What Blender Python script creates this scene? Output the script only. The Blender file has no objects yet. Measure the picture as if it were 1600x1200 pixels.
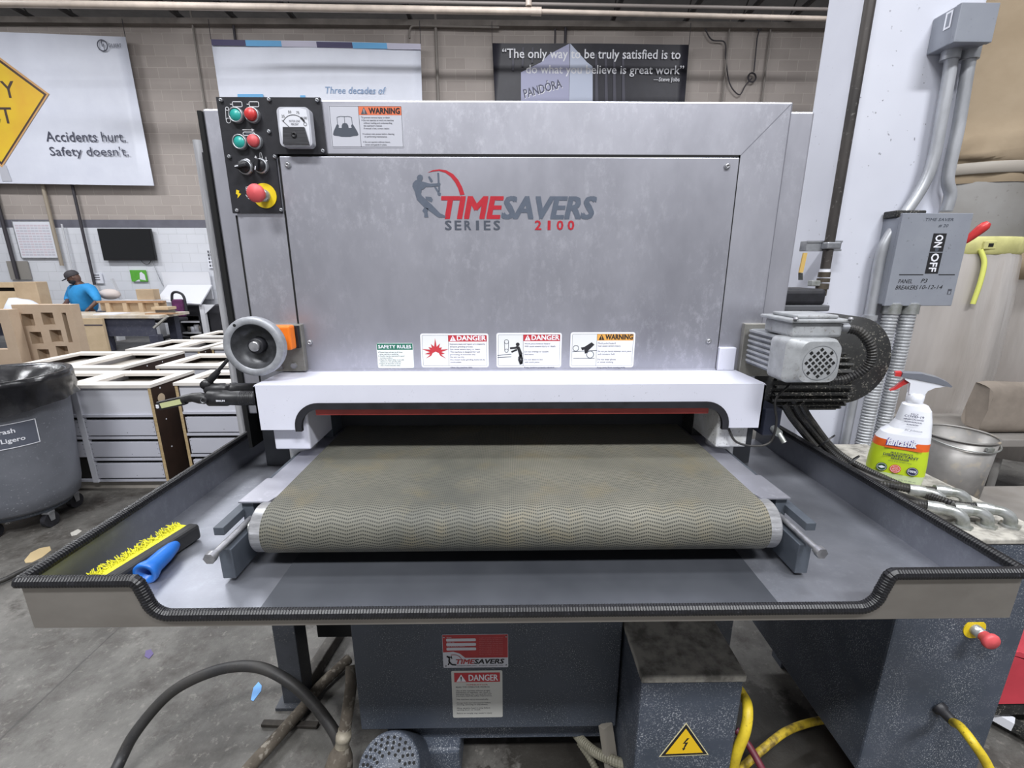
import bpy, bmesh, math, random
from mathutils import Vector, Matrix
random.seed(7)
scene = bpy.context.scene
C = scene.collection

# ------------------------------------------------------------------ camera
FPX, PITCH, YAW, EYE = 705.0, math.radians(14.5), math.radians(0.8), 1.5
cam_data = bpy.data.cameras.new('camera')
cam_data.sensor_width = 36.0
cam_data.lens = FPX / 1600.0 * 36.0
cam_data.clip_start = 0.05
cam_data.clip_end = 100
cam = bpy.data.objects.new('camera', cam_data)
C.objects.link(cam)
cam.location = (0, 0, EYE)
cam.rotation_euler = (math.pi / 2 - PITCH, 0, -YAW)
scene.camera = cam

# ------------------------------------------------------------------ world, lamps, exposure
scene.view_settings.view_transform = 'Standard'
scene.view_settings.look = 'None'
scene.view_settings.gamma = 1.0
scene.view_settings.use_curve_mapping = False
scene.view_settings.exposure = 0.0
world = bpy.data.worlds.new('world')
scene.world = world
world.use_nodes = True
world.node_tree.nodes['Background'].inputs[0].default_value = (0.93, 0.95, 1.0, 1)
world.node_tree.nodes['Background'].inputs[1].default_value = 0.46

def area(name, loc, sx, sy, power, rot=(0, 0, 0), col=(0.96, 0.975, 1.0)):
    d = bpy.data.lights.new(name, 'AREA')
    d.shape = 'RECTANGLE'
    d.size, d.size_y, d.energy, d.color = sx, sy, power, col
    o = bpy.data.objects.new(name, d)
    C.objects.link(o)
    o.location, o.rotation_euler = loc, rot
    return o
# rows of long fluorescent high-bay fixtures under the roof
for i, (lx, ly, pw) in enumerate([(-5, 6.4, 260), (0, 6.4, 300), (5, 6.4, 260), (-10, 6.4, 330),
                                  (-6, 2.5, 260), (-1.2, 1.2, 80), (1.9, 1.0, 95),
                                  (-2, -2.6, 500), (2.5, -2.6, 500)]):
    area('high_bay_light', (lx, ly, 6.66), 2.4, 0.6, pw)

# ------------------------------------------------------------------ pixel to point on a real plane
def ray(px, py):
    u, v = (px - 800) / FPX, (600 - py) / FPX
    c, s = math.cos(PITCH), math.sin(PITCH)
    x, y, z = u, c + v * s, -s + v * c
    cy, sy = math.cos(YAW), math.sin(YAW)
    return Vector((x * cy + y * sy, -x * sy + y * cy, z))
def P(px, py, X=None, Y=None, Z=None):
    r = ray(px, py)
    if X is not None: t = X / r.x
    elif Y is not None: t = Y / r.y
    else: t = (Z - EYE) / r.z
    return Vector((0, 0, EYE)) + r * t

# ------------------------------------------------------------------ materials
def lin(h):
    if isinstance(h, str):
        h = h.lstrip('#')
        h = [int(h[i:i + 2], 16) / 255 for i in (0, 2, 4)]
        h = [c / 12.92 if c <= 0.04045 else ((c + 0.055) / 1.055) ** 2.4 for c in h]
    return (h[0], h[1], h[2], 1.0)
MATS = {}
class NT:
    def __init__(s, m): s.nt = m.node_tree; s.b = s.nt.nodes['Principled BSDF']; s.tc = None
    def n(s, t, **k):
        x = s.nt.nodes.new(t)
        for a, b in k.items():
            if a.startswith('i_'):
                key = a[2:]
                x.inputs[int(key) if key.isdigit() else key].default_value = b
            else: setattr(x, a, b)
        return x
    def l(s, a, b): s.nt.links.new(a, b)
    def obj(s, scale=(1, 1, 1)):
        if s.tc is None: s.tc = s.n('ShaderNodeTexCoord')
        if tuple(scale) == (1, 1, 1): return s.tc.outputs['Object']
        mp = s.n('ShaderNodeMapping'); mp.inputs['Scale'].default_value = scale
        s.l(s.tc.outputs['Object'], mp.inputs[0]); return mp.outputs[0]
    def noise(s, scale, detail=4, rough=0.6, vec=(1, 1, 1)):
        x = s.n('ShaderNodeTexNoise'); x.inputs['Scale'].default_value = scale
        x.inputs['Detail'].default_value = detail; x.inputs['Roughness'].default_value = rough
        s.l(s.obj(vec) if isinstance(vec, tuple) else vec, x.inputs['Vector']); return x.outputs['Fac']
    def ramp(s, fac, p0, p1, c0=(0, 0, 0, 1), c1=(1, 1, 1, 1)):
        r = s.n('ShaderNodeValToRGB'); e = r.color_ramp.elements
        e[0].position, e[0].color, e[1].position, e[1].color = p0, c0, p1, c1
        s.l(fac, r.inputs[0]); return r.outputs[0]
    def mix(s, fac, a, b):
        x = s.n('ShaderNodeMix', data_type='RGBA')
        for sock, v in ((x.inputs[0], fac), (x.inputs[6], a), (x.inputs[7], b)):
            if hasattr(v, 'links') or isinstance(v, bpy.types.NodeSocket): s.l(v, sock)
            else: sock.default_value = v
        return x.outputs[2]
    def math(s, op, a, b=0.0, c=None):
        x = s.n('ShaderNodeMath', operation=op)
        for i, v in enumerate((a, b) if c is None else (a, b, c)):
            if isinstance(v, bpy.types.NodeSocket): s.l(v, x.inputs[i])
            else: x.inputs[i].default_value = v
        return x.outputs[0]
    def bump(s, h, strength=0.3, dist=0.01):
        x = s.n('ShaderNodeBump'); x.inputs['Strength'].default_value = strength
        x.inputs['Distance'].default_value = dist
        s.l(h, x.inputs['Height']); s.l(x.outputs[0], s.b.inputs['Normal'])

def new_mat(name, col, rough=0.5, metal=0.0, spec=None):
    m = bpy.data.materials.new(name); m.use_nodes = True
    b = m.node_tree.nodes['Principled BSDF']
    b.inputs['Base Color'].default_value = lin(col)
    b.inputs['Roughness'].default_value = rough
    b.inputs['Metallic'].default_value = metal
    if spec is not None: b.inputs['Specular IOR Level'].default_value = spec
    MATS[name] = m
    return m, NT(m)
def M(name, col, rough=0.5, metal=0.0, var=None, vscale=6.0, vec=(1, 1, 1), lo=0.35, hi=0.65,
      speck=None, sscale=120, slo=0.66, shi=0.72, bump=0, bscale=60, spec=None, rvar=0):
    """procedural material: base colour, noise variation, dust specks, bump"""
    if name in MATS: return MATS[name]
    m, t = new_mat(name, col, rough, metal, spec)
    out = lin(col)
    if var is not None:
        out = t.mix(t.ramp(t.noise(vscale, vec=vec), lo, hi), out, lin(var))
    if speck is not None:
        fac = t.ramp(t.noise(sscale, 2, 0.5), slo, shi)
        big = t.ramp(t.noise(sscale * 0.03, 3), 0.35, 0.7)
        fac = t.math('MULTIPLY', fac, big)
        out = t.mix(fac, out, lin(speck))
    if isinstance(out, bpy.types.NodeSocket): t.l(out, t.b.inputs['Base Color'])
    if rvar:
        r = t.n('ShaderNodeMapRange'); r.inputs['To Min'].default_value = max(0.02, rough - rvar)
        r.inputs['To Max'].default_value = min(1, rough + rvar)
        t.l(t.noise(vscale * 1.7, 5, 0.65, vec=vec), r.inputs['Value']); t.l(r.outputs[0], t.b.inputs['Roughness'])
    if bump: t.bump(t.noise(bscale, 4), bump, 0.004)
    return m

def steel_mat(name, col, var, rough, vec, scuff='#ececf4', vscale=5):
    m, t = new_mat(name, col, rough, 0.85)
    a = t.mix(t.ramp(t.noise(vscale, 5, 0.6, vec=vec), 0.3, 0.72), lin(col), lin(var))
    sc = t.math('MULTIPLY', t.ramp(t.noise(46, 7, 0.8, vec=(1, 1, .6)), 0.50, 0.70), t.ramp(t.noise(3.2, 3, 0.6), 0.40, 0.66))
    a = t.mix(t.math('MULTIPLY', sc, 0.55), a, lin(scuff))
    t.l(a, t.b.inputs['Base Color'])
    r = t.n('ShaderNodeMapRange'); r.inputs['To Min'].default_value = rough - 0.1; r.inputs['To Max'].default_value = rough + 0.16
    t.l(t.noise(7, 6, 0.7, vec=vec), r.inputs['Value']); t.l(r.outputs[0], t.b.inputs['Roughness'])
    t.bump(t.noise(90, 3, 0.6, vec=vec), 0.04, 0.002)
    return m
STEEL = steel_mat('brushed_steel', '#c6c6cf', '#b0b0b9', 0.42, (1.0, 1.0, 0.55))
STEEL_P = steel_mat('scuffed_panel_steel', '#bcbcc5', '#a2a2ab', 0.43, (0.9, 1, 0.5))
TRAY = steel_mat('tray_steel', '#a4a6af', '#898c94', 0.45, (1, 1, 1), '#b9bcc6', 4)
TRAYF = steel_mat('tray_front_steel', '#a8a39d', '#938e88', 0.5, (1, 1, 2), '#a49f96', 4)
GALV = M('galvanised', '#b2b4b8', 0.42, 0.75, '#8f9196', 14, rvar=0.1)
BOLT = M('bolt_steel', '#b4b4b7', 0.32, 0.6, '#85858a', 30)
CHROME = M('roller_chrome', '#cfcfd2', 0.3, 0.6, '#a5a5a8', 25, vec=(1, 6, 6))
WHITE = M('white_enamel', '#d6d7e3', 0.3, 0, '#cbccd8', 3, speck='#77757a', sscale=260, slo=0.71, shi=0.75)
WHITE_DIRTY = M('white_enamel_dusty', '#cfd0d4', 0.4, 0, '#b6b6b4', 20, speck='#4b4845', sscale=180, slo=0.6, shi=0.7)
BLACK = M('black_rubber', '#17171b', 0.5, 0, '#232329', 30)
TRIMB = M('rim_trim_rubber', '#0d0d10', 0.4, 0, '#17171b', 90, speck='#4a4950', sscale=300, slo=0.66, shi=0.74)
GAP = M('gap_black', '#0a0a0b', 0.8)
PANELB = M('control_plate_black', '#26262b', 0.45, 0, '#1e1e23', 40, bump=0.05, bscale=500)
DARK = M('machine_grey_paint', '#474d58', 0.5, 0, '#3c424b', 5, speck='#b3b6bb', sscale=330, slo=0.60, shi=0.68, rvar=0.12)
DARK2 = M('machine_grey_paint_dusty', '#464c58', 0.55, 0, '#3c434e', 6, speck='#b3b6bb', sscale=330, slo=0.57, shi=0.66)
DUSTTOP_LIT = M('dusty_box_top_lit', '#b3afa6', 0.8, 0, '#77746e', 22, lo=0.4, hi=0.62, speck='#a9a7a0', sscale=90, slo=0.55, shi=0.65)  # dust colour lightened to stand in for bounced light under the tray
BRACK = M('bracket_grey', '#4d535b', 0.5, 0, '#41464e', 20)
REDBAR = M('red_bar', '#a03a34', 0.5, 0, '#8a302c', 12)
CAST = M('cast_alloy', '#a4a6ab', 0.45, 0.25, '#8a8c91', 40)
CUP = M('handwheel_cup', '#3a3b3d', 0.4, 0.4, '#55565a', 30)
ORANGE = M('orange_plastic', '#e8761c', 0.4)
MOTG = M('motor_grey', '#a9abae', 0.45, 0.15, '#8f9193', 25, speck='#6d675c', sscale=140, slo=0.6, shi=0.72)
MOTR = M('motor_ribs', '#8e9195', 0.45, 0.3, '#74777b', 18)
MOTB = M('dusty_black', '#1d1d1e', 0.6, 0, '#2a2a29', 25, speck='#aaa59a', sscale=210, slo=0.6, shi=0.68)
CABLE = M('cable_black', '#1b1b1d', 0.5, 0, '#34322f', 40)
ZINC = M('zinc_fitting', '#b4b6b6', 0.32, 0.6, '#8f928b', 40)
SW = M('sign_white', '#e6e7ee', 0.45)
SIL = M('sign_silver', '#c6c7d0', 0.4, 0.2)
INK = M('ink_black', '#1a1a1e', 0.6)
INKG = M('ink_grey', '#454b56', 0.6)
INKM = M('ink_mid', '#4c4d55', 0.6)
RED = M('sign_red', '#b8323a', 0.5)
ORG = M('sign_orange', '#d9714d', 0.5)
AMB = M('sign_amber', '#dca04a', 0.5)
GRN = M('sign_green', '#1f6a55', 0.5)
LOGOR = M('logo_red', '#b4202f', 0.5, 0, '#a81c2a', 60)
LOGOG = M('logo_grey', '#5a6270', 0.5, 0, '#535b69', 60)
YEL = M('yellow', '#e2c41e', 0.45)
BTNG = M('button_green', '#2fa39a', 0.35)
BTNR = M('button_red', '#cf3a3a', 0.38, 0, '#b93232', 40)
BTNRF = M('button_red_faded', '#cc5256', 0.5)
W_ICON = M('icon_white', '#d8d8dc', 0.6)
GLASSW = M('meter_face', '#dcdde4', 0.25)

# ------------------------------------------------------------------ mesh builder
def frame_of(axis):
    a = axis.normalized()
    h = Vector((0, 0, 1)) if abs(a.z) < 0.9 else Vector((1, 0, 0))
    u = h.cross(a).normalized()
    return u, a.cross(u).normalized(), a
class Plane:
    """a flat face: origin at bottom-left, u to the right, v up, n towards the viewer"""
    def __init__(s, o, u=(1, 0, 0), v=(0, 0, 1)):
        s.o, s.u, s.v = Vector(o), Vector(u).normalized(), Vector(v).normalized()
        s.n = s.u.cross(s.v).normalized()
    def at(s, a, b, h=0.0): return s.o + s.u * a + s.v * b + s.n * h
_TXT = {}
def text_geo(txt, bold=0.0, shear=0.0):
    k = (txt, bold, shear)
    if k not in _TXT:
        cu = bpy.data.curves.new('t', 'FONT')
        cu.body, cu.size, cu.offset, cu.shear, cu.resolution_u = txt, 1.0, bold, shear, 2
        o = bpy.data.objects.new('t', cu); C.objects.link(o)
        bpy.context.view_layer.update()
        me = o.evaluated_get(bpy.context.evaluated_depsgraph_get()).to_mesh()
        vs = [(v.co.x, v.co.y) for v in me.vertices]
        fs = [tuple(p.vertices) for p in me.polygons]
        o.to_mesh_clear() if False else None
        bpy.data.objects.remove(o); bpy.data.curves.remove(cu)
        _TXT[k] = (vs, fs)
    return _TXT[k]
class MB:
    def __init__(s): s.v, s.f, s.m, s.s, s.mats = [], [], [], [], []
    def mi(s, mat):
        if mat not in s.mats: s.mats.append(mat)
        return s.mats.index(mat)
    def add(s, vs, fs, mat, smooth=False):
        b = len(s.v); k = s.mi(mat)
        s.v += [Vector(v) for v in vs]
        for f in fs:
            s.f.append(tuple(i + b for i in f)); s.m.append(k); s.s.append(smooth)
        return s
    def box(s, x0, x1, y0, y1, z0, z1, mat, bev=0.0, seg=2, M4=None):
        if x0 > x1: x0, x1 = x1, x0
        if y0 > y1: y0, y1 = y1, y0
        if z0 > z1: z0, z1 = z1, z0
        vs = [Vector((x, y, z)) for z in (z0, z1) for y in (y0, y1) for x in (x0, x1)]
        fs = [(0, 2, 3, 1), (4, 5, 7, 6), (0, 1, 5, 4), (2, 6, 7, 3), (0, 4, 6, 2), (1, 3, 7, 5)]
        if bev > 0:
            bm = bmesh.new()
            bv = [bm.verts.new(v) for v in vs]
            for f in fs: bm.faces.new([bv[i] for i in f])
            bmesh.ops.bevel(bm, geom=bm.edges[:], offset=bev, segments=seg, affect='EDGES', profile=0.5)
            bm.verts.index_update()
            vs = [v.co.copy() for v in bm.verts]; fs = [tuple(v.index for v in f.verts) for f in bm.faces]
            bm.free()
        if M4 is not None: vs = [M4 @ v for v in vs]
        return s.add(vs, fs, mat, False)
    def obox(s, c, sx, sy, sz, R, mat, bev=0.0):
        return s.box(-sx / 2, sx / 2, -sy / 2, sy / 2, -sz / 2, sz / 2, mat, bev, M4=Matrix.Translation(Vector(c)) @ R.to_4x4())
    def beam(s, p0, p1, w, h, mat, bev=0.0, up=Vector((0, 0, 1))):
        p0, p1 = Vector(p0), Vector(p1); a = (p1 - p0).normalized()
        x = a.cross(up).normalized() if abs(a.dot(up)) < 0.99 else Vector((1, 0, 0))
        z = x.cross(a).normalized()
        R = Matrix((x, a, z)).transposed()
        return s.obox((p0 + p1) / 2, w, (p1 - p0).length, h, R, mat, bev)
    def cyl(s, p0, p1, r0, mat, r1=None, n=24, cap0=True, cap1=True, capmat=None):
        p0, p1 = Vector(p0), Vector(p1); r1 = r0 if r1 is None else r1
        u, w, a = frame_of(p1 - p0)
        cs = [(math.cos(2 * math.pi * i / n), math.sin(2 * math.pi * i / n)) for i in range(n)]
        A = [p0 + (u * c + w * d) * r0 for c, d in cs]; B = [p1 + (u * c + w * d) * r1 for c, d in cs]
        s.add(A + B, [(i, (i + 1) % n, n + (i + 1) % n, n + i) for i in range(n)], mat, True)
        if cap0 and r0 > 0: s.add(A, [tuple(range(n))[::-1]], capmat or mat)
        if cap1 and r1 > 0: s.add(B, [tuple(range(n))], capmat or mat)
        return s
    def lathe(s, prof, o, axis, mat, n=32, smooth=True, a0=0, sweep=2 * math.pi):
        u, w, a = frame_of(Vector(axis)); o = Vector(o)
        vs, fs = [], []; full = abs(sweep - 2 * math.pi) < 1e-6; cols = n if full else n + 1
        for r, h in prof:
            for i in range(cols):
                t = a0 + sweep * i / n
                vs.append(o + a * h + (u * math.cos(t) + w * math.sin(t)) * r)
        for j in range(len(prof) - 1):
            for i in range(n):
                k = (i + 1) % cols
                fs.append((j * cols + i, j * cols + k, (j + 1) * cols + k, (j + 1) * cols + i))
        return s.add(vs, fs, mat, smooth)
    def tube(s, pts, r, mat, n=10, closed=False, caps=True, rf=None, smooth=True):
        pts = [Vector(p) for p in pts]; N = len(pts)
        vs, fs = [], []; u = None
        for i in range(N):
            if closed: t = pts[(i + 1) % N] - pts[i - 1]
            else: t = pts[min(i + 1, N - 1)] - pts[max(i - 1, 0)]
            t = t.normalized() if t.length > 1e-9 else Vector((0, 0, 1))
            if u is None: u = frame_of(t)[0]
            u = (u - t * u.dot(t))
            u = u.normalized() if u.length > 1e-6 else frame_of(t)[0]
            w = t.cross(u)
            rr = r if rf is None else rf(i) * r
            for k in range(n):
                an = 2 * math.pi * k / n
                vs.append(pts[i] + (u * math.cos(an) + w * math.sin(an)) * rr)
        for i in range(N if closed else N - 1):
            j = (i + 1) % N
            for k in range(n):
                l = (k + 1) % n
                fs.append((i * n + k, i * n + l, j * n + l, j * n + k))
        s.add(vs, fs, mat, smooth)
        if caps and not closed:
            s.add(vs[:n], [tuple(range(n))[::-1]], mat); s.add(vs[-n:], [tuple(range(n))], mat)
        return s
    def ball(s, c, rx, ry, rz, mat, n=20, m=12, R=None):
        vs, fs = [], []; c = Vector(c)
        for j in range(m + 1):
            ph = math.pi * j / m
            for i in range(n):
                th = 2 * math.pi * i / n
                v = Vector((rx * math.sin(ph) * math.cos(th), ry * math.sin(ph) * math.sin(th), rz * math.cos(ph)))
                vs.append(c + (R @ v if R else v))
        for j in range(m):
            for i in range(n):
                k = (i + 1) % n
                fs.append((j * n + i, (j + 1) * n + i, (j + 1) * n + k, j * n + k))
        return s.add(vs, fs, mat, True)
    def poly(s, pl, pts, mat, h=0.0004):
        return s.add([pl.at(a, b, h) for a, b in pts], [tuple(range(len(pts)))], mat)
    def prism(s, pl, pts, h0, h1, mat, sidemat=None):
        n = len(pts); A = [pl.at(a, b, h0) for a, b in pts]; B = [pl.at(a, b, h1) for a, b in pts]
        s.add(B, [tuple(range(n))], mat); s.add(A, [tuple(range(n))[::-1]], mat)
        return s.add(A + B, [(i, (i + 1) % n, n + (i + 1) % n, n + i) for i in range(n)], sidemat or mat)
    def rect(s, pl, a0, b0, a1, b1, mat, h=0.0004): return s.poly(pl, [(a0, b0), (a1, b0), (a1, b1), (a0, b1)], mat, h)
    def stroke(s, pl, pts, w, mat, h=0.0008, closed=False):
        q = list(pts) + ([pts[0]] if closed else [])
        for (a, b), (c, d) in zip(q, q[1:]):
            L = math.hypot(c - a, d - b)
            if L < 1e-9: continue
            x, y = -(d - b) / L * w / 2, (c - a) / L * w / 2
            s.poly(pl, [(a + x, b + y), (a - x, b - y), (c - x, d - y), (c + x, d + y)], mat, h)
        return s
    def text(s, pl, txt, a0, b0, cap, mat, width=None, bold=0.0, shear=0.0, h=0.0008, align='L', rot=0):
        """baseline starts at (a0, b0); cap = capital height; width squeezes the line to a given length"""
        if bold > 0:      # thicker strokes: the outline laid down again a hair to each side
            k_ = bold * cap * 1.25
            for i, (e, g) in enumerate(((-1, -1), (1, -1), (1, 1), (-1, 1))):
                s.text(pl, txt, a0 + e * k_, b0 + g * k_ * .6, cap, mat, width, 0.0, shear, h + .00002 * (i + 1), align, rot)
        vs, fs = text_geo(txt, 0.0, shear)
        if not vs: return s
        hv, _ = text_geo('H', 0, 0)
        ch = max(v[1] for v in hv) - min(v[1] for v in hv)
        x0, x1 = min(v[0] for v in vs), max(v[0] for v in vs)
        sy = cap / ch; sx = sy if width is None else width / (x1 - x0)
        off = {'L': -x0, 'R': -x1, 'C': -(x0 + x1) / 2}[align]
        cr, sr = math.cos(rot), math.sin(rot)
        out = []
        for x, y in vs:
            x, y = (x + off) * sx, y * sy
            out.append(pl.at(a0 + x * cr - y * sr, b0 + x * sr + y * cr, h))
        return s.add(out, fs, mat)
    def build(s, name, parent=None, mod=None, origin=None):
        me = bpy.data.meshes.new(name)
        if origin is None:
            lo = [min(v[i] for v in s.v) for i in range(3)]; hi = [max(v[i] for v in s.v) for i in range(3)]
            origin = Vector(((lo[0] + hi[0]) / 2, (lo[1] + hi[1]) / 2, lo[2]))
        origin = Vector(origin)
        me.from_pydata([v - origin for v in s.v], [], s.f)
        for m in s.mats: me.materials.append(m)
        me.polygons.foreach_set('material_index', s.m)
        me.polygons.foreach_set('use_smooth', s.s)
        me.update()
        o = bpy.data.objects.new(name, me); C.objects.link(o)
        attach(o, origin, parent)
        return o
WORLD_AT = {}
def attach(o, at, parent):
    WORLD_AT[o.name] = Vector(at)
    if parent is not None:
        o.parent = parent; o.location = Vector(at) - WORLD_AT[parent.name]
    else: o.location = at
def tag(o, label, cat, group=None, kind=None):
    o['label'] = label; o['category'] = cat
    if group: o['group'] = group
    if kind: o['kind'] = kind
    return o
def thing(name, at, label, cat, group=None):
    o = bpy.data.objects.new(name, None); C.objects.link(o); o.empty_display_size = 0.05
    attach(o, Vector(at), None)
    return tag(o, label, cat, group)
def struct(o):
    o['kind'] = 'structure'; return o
def copy_tree(o, loc, label=None):
    c = o.copy(); C.objects.link(c); c.location = loc
    if label: c['label'] = label
    for ch in o.children:
        d = ch.copy(); C.objects.link(d); d.parent = c
        for g in ch.children:
            e = g.copy(); C.objects.link(e); e.parent = d
    return c
def catmull(pts, k=8):
    pts = [Vector(p) for p in pts]
    q = [pts[0] * 2 - pts[1]] + pts + [pts[-1] * 2 - pts[-2]]; out = []
    for i in range(1, len(q) - 2):
        a, b, c, d = q[i - 1:i + 3]
        for j in range(k):
            t = j / k
            out.append(0.5 * ((2 * b) + (c - a) * t + (2 * a - 5 * b + 4 * c - d) * t * t + (3 * b - a - 3 * c + d) * t ** 3))
    return out + [pts[-1]]
def even(pts, step):
    pts = [Vector(p) for p in pts]; out = [pts[0]]; acc = 0.0
    for a, b in zip(pts, pts[1:]):
        L = (b - a).length; d = step - acc
        while d <= L and L > 0:
            out.append(a + (b - a) * (d / L)); d += step
        acc = (acc + L) % step
    return out
def rrect(a0, b0, a1, b1, r, k=5):
    out = []
    for cx, cy, s in ((a1 - r, b1 - r, 0), (a0 + r, b1 - r, 90), (a0 + r, b0 + r, 180), (a1 - r, b0 + r, 270)):
        for i in range(k + 1):
            t = math.radians(s + 90 * i / k); out.append((cx + r * math.cos(t), cy + r * math.sin(t)))
    return out
def circ(a, b, r, n=24, rb=None): return [(a + r * math.cos(2 * math.pi * i / n), b + (rb or r) * math.sin(2 * math.pi * i / n)) for i in range(n)]
def px_plane(Y, px, py):
    return Plane(P(px, py, Y=Y))

# ================================================================== the setting
FLOOR, ft = new_mat('stained_concrete', '#4e4c4a', 0.5)
_a = ft.mix(ft.ramp(ft.noise(1.9, 7, 0.68), 0.36, 0.64), lin('#35322f'), lin('#6c6a66'))
_a = ft.mix(ft.ramp(ft.noise(5, 9, 0.78), 0.50, 0.66), _a, lin('#36312d'))
_a = ft.mix(ft.math('MULTIPLY', ft.ramp(ft.noise(34, 7, 0.75), 0.55, 0.66), 0.6), _a, lin('#7d7974'))
_sep = ft.n('ShaderNodeSeparateXYZ'); ft.l(ft.obj(), _sep.inputs[0])
_d = ft.math('ABSOLUTE', ft.math('ADD', _sep.outputs[0], 1.665))          # saw-cut joint running away from the camera
_jit = ft.math('MULTIPLY', ft.math('SUBTRACT', ft.noise(14, 3), 0.5), 0.02)
_j = ft.math('LESS_THAN', ft.math('ADD', _d, _jit), 0.004)
_a = ft.mix(ft.math('MULTIPLY', _j, 0.75), _a, lin('#2c2a28'))
# oily wet dirt round the machine base
_ox = ft.math('DIVIDE', ft.math('SUBTRACT', _sep.outputs[0], 0.55), 0.62)
_oy = ft.math('DIVIDE', ft.math('SUBTRACT', _sep.outputs[1], 1.0), 0.42)
_r = ft.math('ADD', ft.math('MULTIPLY', _ox, _ox), ft.math('MULTIPLY', _oy, _oy))
_r = ft.math('ADD', _r, ft.math('MULTIPLY', ft.math('SUBTRACT', ft.noise(6, 6, 0.7), 0.5), 2.4))
_o = ft.ramp(_r, 0.85, 1.0, (1, 1, 1, 1), (0, 0, 0, 1))
_a = ft.mix(ft.math('MULTIPLY', _o, 0.86), _a, lin('#24211d'))
ft.l(_a, ft.b.inputs['Base Color'])
_rr = ft.n('ShaderNodeMapRange'); _rr.inputs['To Min'].default_value = 0.3; _rr.inputs['To Max'].default_value = 0.62
ft.l(ft.noise(3.5, 6, 0.7), _rr.inputs['Value']); ft.l(_rr.outputs[0], ft.b.inputs['Roughness'])
ft.bump(ft.noise(30, 8, 0.75), 0.45, 0.005)
struct(MB().box(-18, 16, -8, 12, -0.1, 0, FLOOR).build('floor', origin=(0, 0, 0)))

def block_mat(name, c1, c2, mortar, msize, bump):
    m, t = new_mat(name, c1, 0.8)
    s = t.n('ShaderNodeSeparateXYZ'); t.l(t.obj(), s.inputs[0])
    c = t.n('ShaderNodeCombineXYZ'); t.l(s.outputs[0], c.inputs[0]); t.l(s.outputs[2], c.inputs[1])
    b = t.n('ShaderNodeTexBrick'); t.l(c.outputs[0], b.inputs['Vector'])
    b.inputs['Color1'].default_value = lin(c1); b.inputs['Color2'].default_value = lin(c2); b.inputs['Mortar'].default_value = lin(mortar)
    b.inputs['Scale'].default_value = 1.0; b.inputs['Mortar Size'].default_value = msize; b.inputs['Mortar Smooth'].default_value = 0.6
    b.inputs['Brick Width'].default_value = 0.40; b.inputs['Row Height'].default_value = 0.20
    o = t.mix(t.math('MULTIPLY', t.ramp(t.noise(1.1, 4), 0.3, 0.7), 0.35), b.outputs['Color'], lin(mortar))
    t.l(o, t.b.inputs['Base Color'])
    i = t.math('SUBTRACT', 1.0, b.outputs['Fac']); t.bump(i, bump, 0.01)
    return m
BLOCK = block_mat('concrete_block', '#a69d98', '#9a918c', '#b5aca6', 0.008, 0.35)
BLOCKW = block_mat('painted_block', '#d9dbe2', '#d4d6dd', '#c3c5cb', 0.006, 0.3)
STRIPE = M('grey_stripe', '#6a6a75', 0.6, 0, '#60606a', 4)
WY = 10.5
wb = MB()
wb.box(-18, 16, WY, WY + 0.2, 0, 2.335, BLOCKW)
wb.box(-18, 16, WY, WY + 0.2, 2.335, 2.50, STRIPE)
wb.box(-18, 16, WY, WY + 0.2, 2.50, 6.15, BLOCK)
struct(wb.build('wall_back', origin=(0, WY, 0)))
ROOF = M('roof_deck', '#5b5653', 0.8, 0, '#4b4744', 3)
struct(MB().box(-18, 16, -8, 12, 6.75, 6.85, ROOF).build('ceiling'))
JOIST = M('joist_steel', '#2f2c2c', 0.7)
n_trim = 0
for px, py in ((40, 20), (110, 20), (282, 25), (362, 22), (445, 10), (640, 25), (965, 12), (1085, 12), (1180, 8), (1250, 15)):
    p = P(px, py, Z=6.25)
    n_trim += 1
    b = MB()
    b.box(p.x - 0.035, p.x + 0.035, 2.0, WY, 6.2, 6.26, JOIST)
    b.box(p.x - 0.03, p.x + 0.03, 2.0, WY, 6.69, 6.75, JOIST)
    y = 2.0
    while y < WY - 0.5:
        b.beam((p.x, y, 6.24), (p.x, y + 0.42, 6.7), 0.02, 0.02, JOIST); b.beam((p.x, y + 0.42, 6.7), (p.x, y + 0.84, 6.24), 0.02, 0.02, JOIST)
        y += 0.84
    struct(b.build('trim_%d' % n_trim))
p0, p1 = P(660, 42, Y=10.42), P(1292, 50, Y=10.42)
struct(MB().box(-18, 16, 10.36, 10.5, 6.1, 6.2, M('ledge', '#7d7671', 0.8, 0, '#6a645f', 3)).build('trim_%d' % (n_trim + 1)))

# ================================================================== wide belt sander
S = thing('wide_belt_sander', (0.02, 1.3, 0), 'stainless steel wide belt sander with a grey conveyor belt and a wide drip tray', 'sanding machine')
YF = 1.15
FX0, FX1, TOPZ = -0.640, 0.660, 1.866
def q(px, py, Y): p = P(px, py, Y=Y); return (p.x, p.z)
b = MB()
b.box(FX0, FX1, YF, 1.26, 1.14, TOPZ, STEEL, 0.004)
b.build('front_frame', S)
fr = b
MB().box(-0.725, 0.756, 1.22, 2.05, 1.10, 1.868, STEEL, 0.005).build('rear_housing', S)
MB().box(-0.70, 0.72, 1.23, 2.0, 0.938, 1.10, M('body_shade_black', '#202226', 0.6, 0, '#2a2c31', 8)).build('lower_body_shade', S)  # black box set forward to darken the tray's rear: shade plus dark body
MB().box(-0.735, -0.725, 1.215, 1.30, 1.0, 1.862, GAP).box(-0.644, FX0 + 0.001, YF + 0.002, 1.21, 1.2, 1.62, GAP).build('edge_seal', S)
b = MB(); b.cyl((-0.806, 1.32, 1.0), (-0.806, 1.32, 1.822), 0.0135, M('post_bright', '#c4c4c8', 0.35, 0.35, '#a5a5a9', 30, vec=(6, 6, .3))); b.box(-0.79, -0.733, 1.30, 1.34, 1.0, 1.79, BLACK)
b.build('side_post', S)
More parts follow.
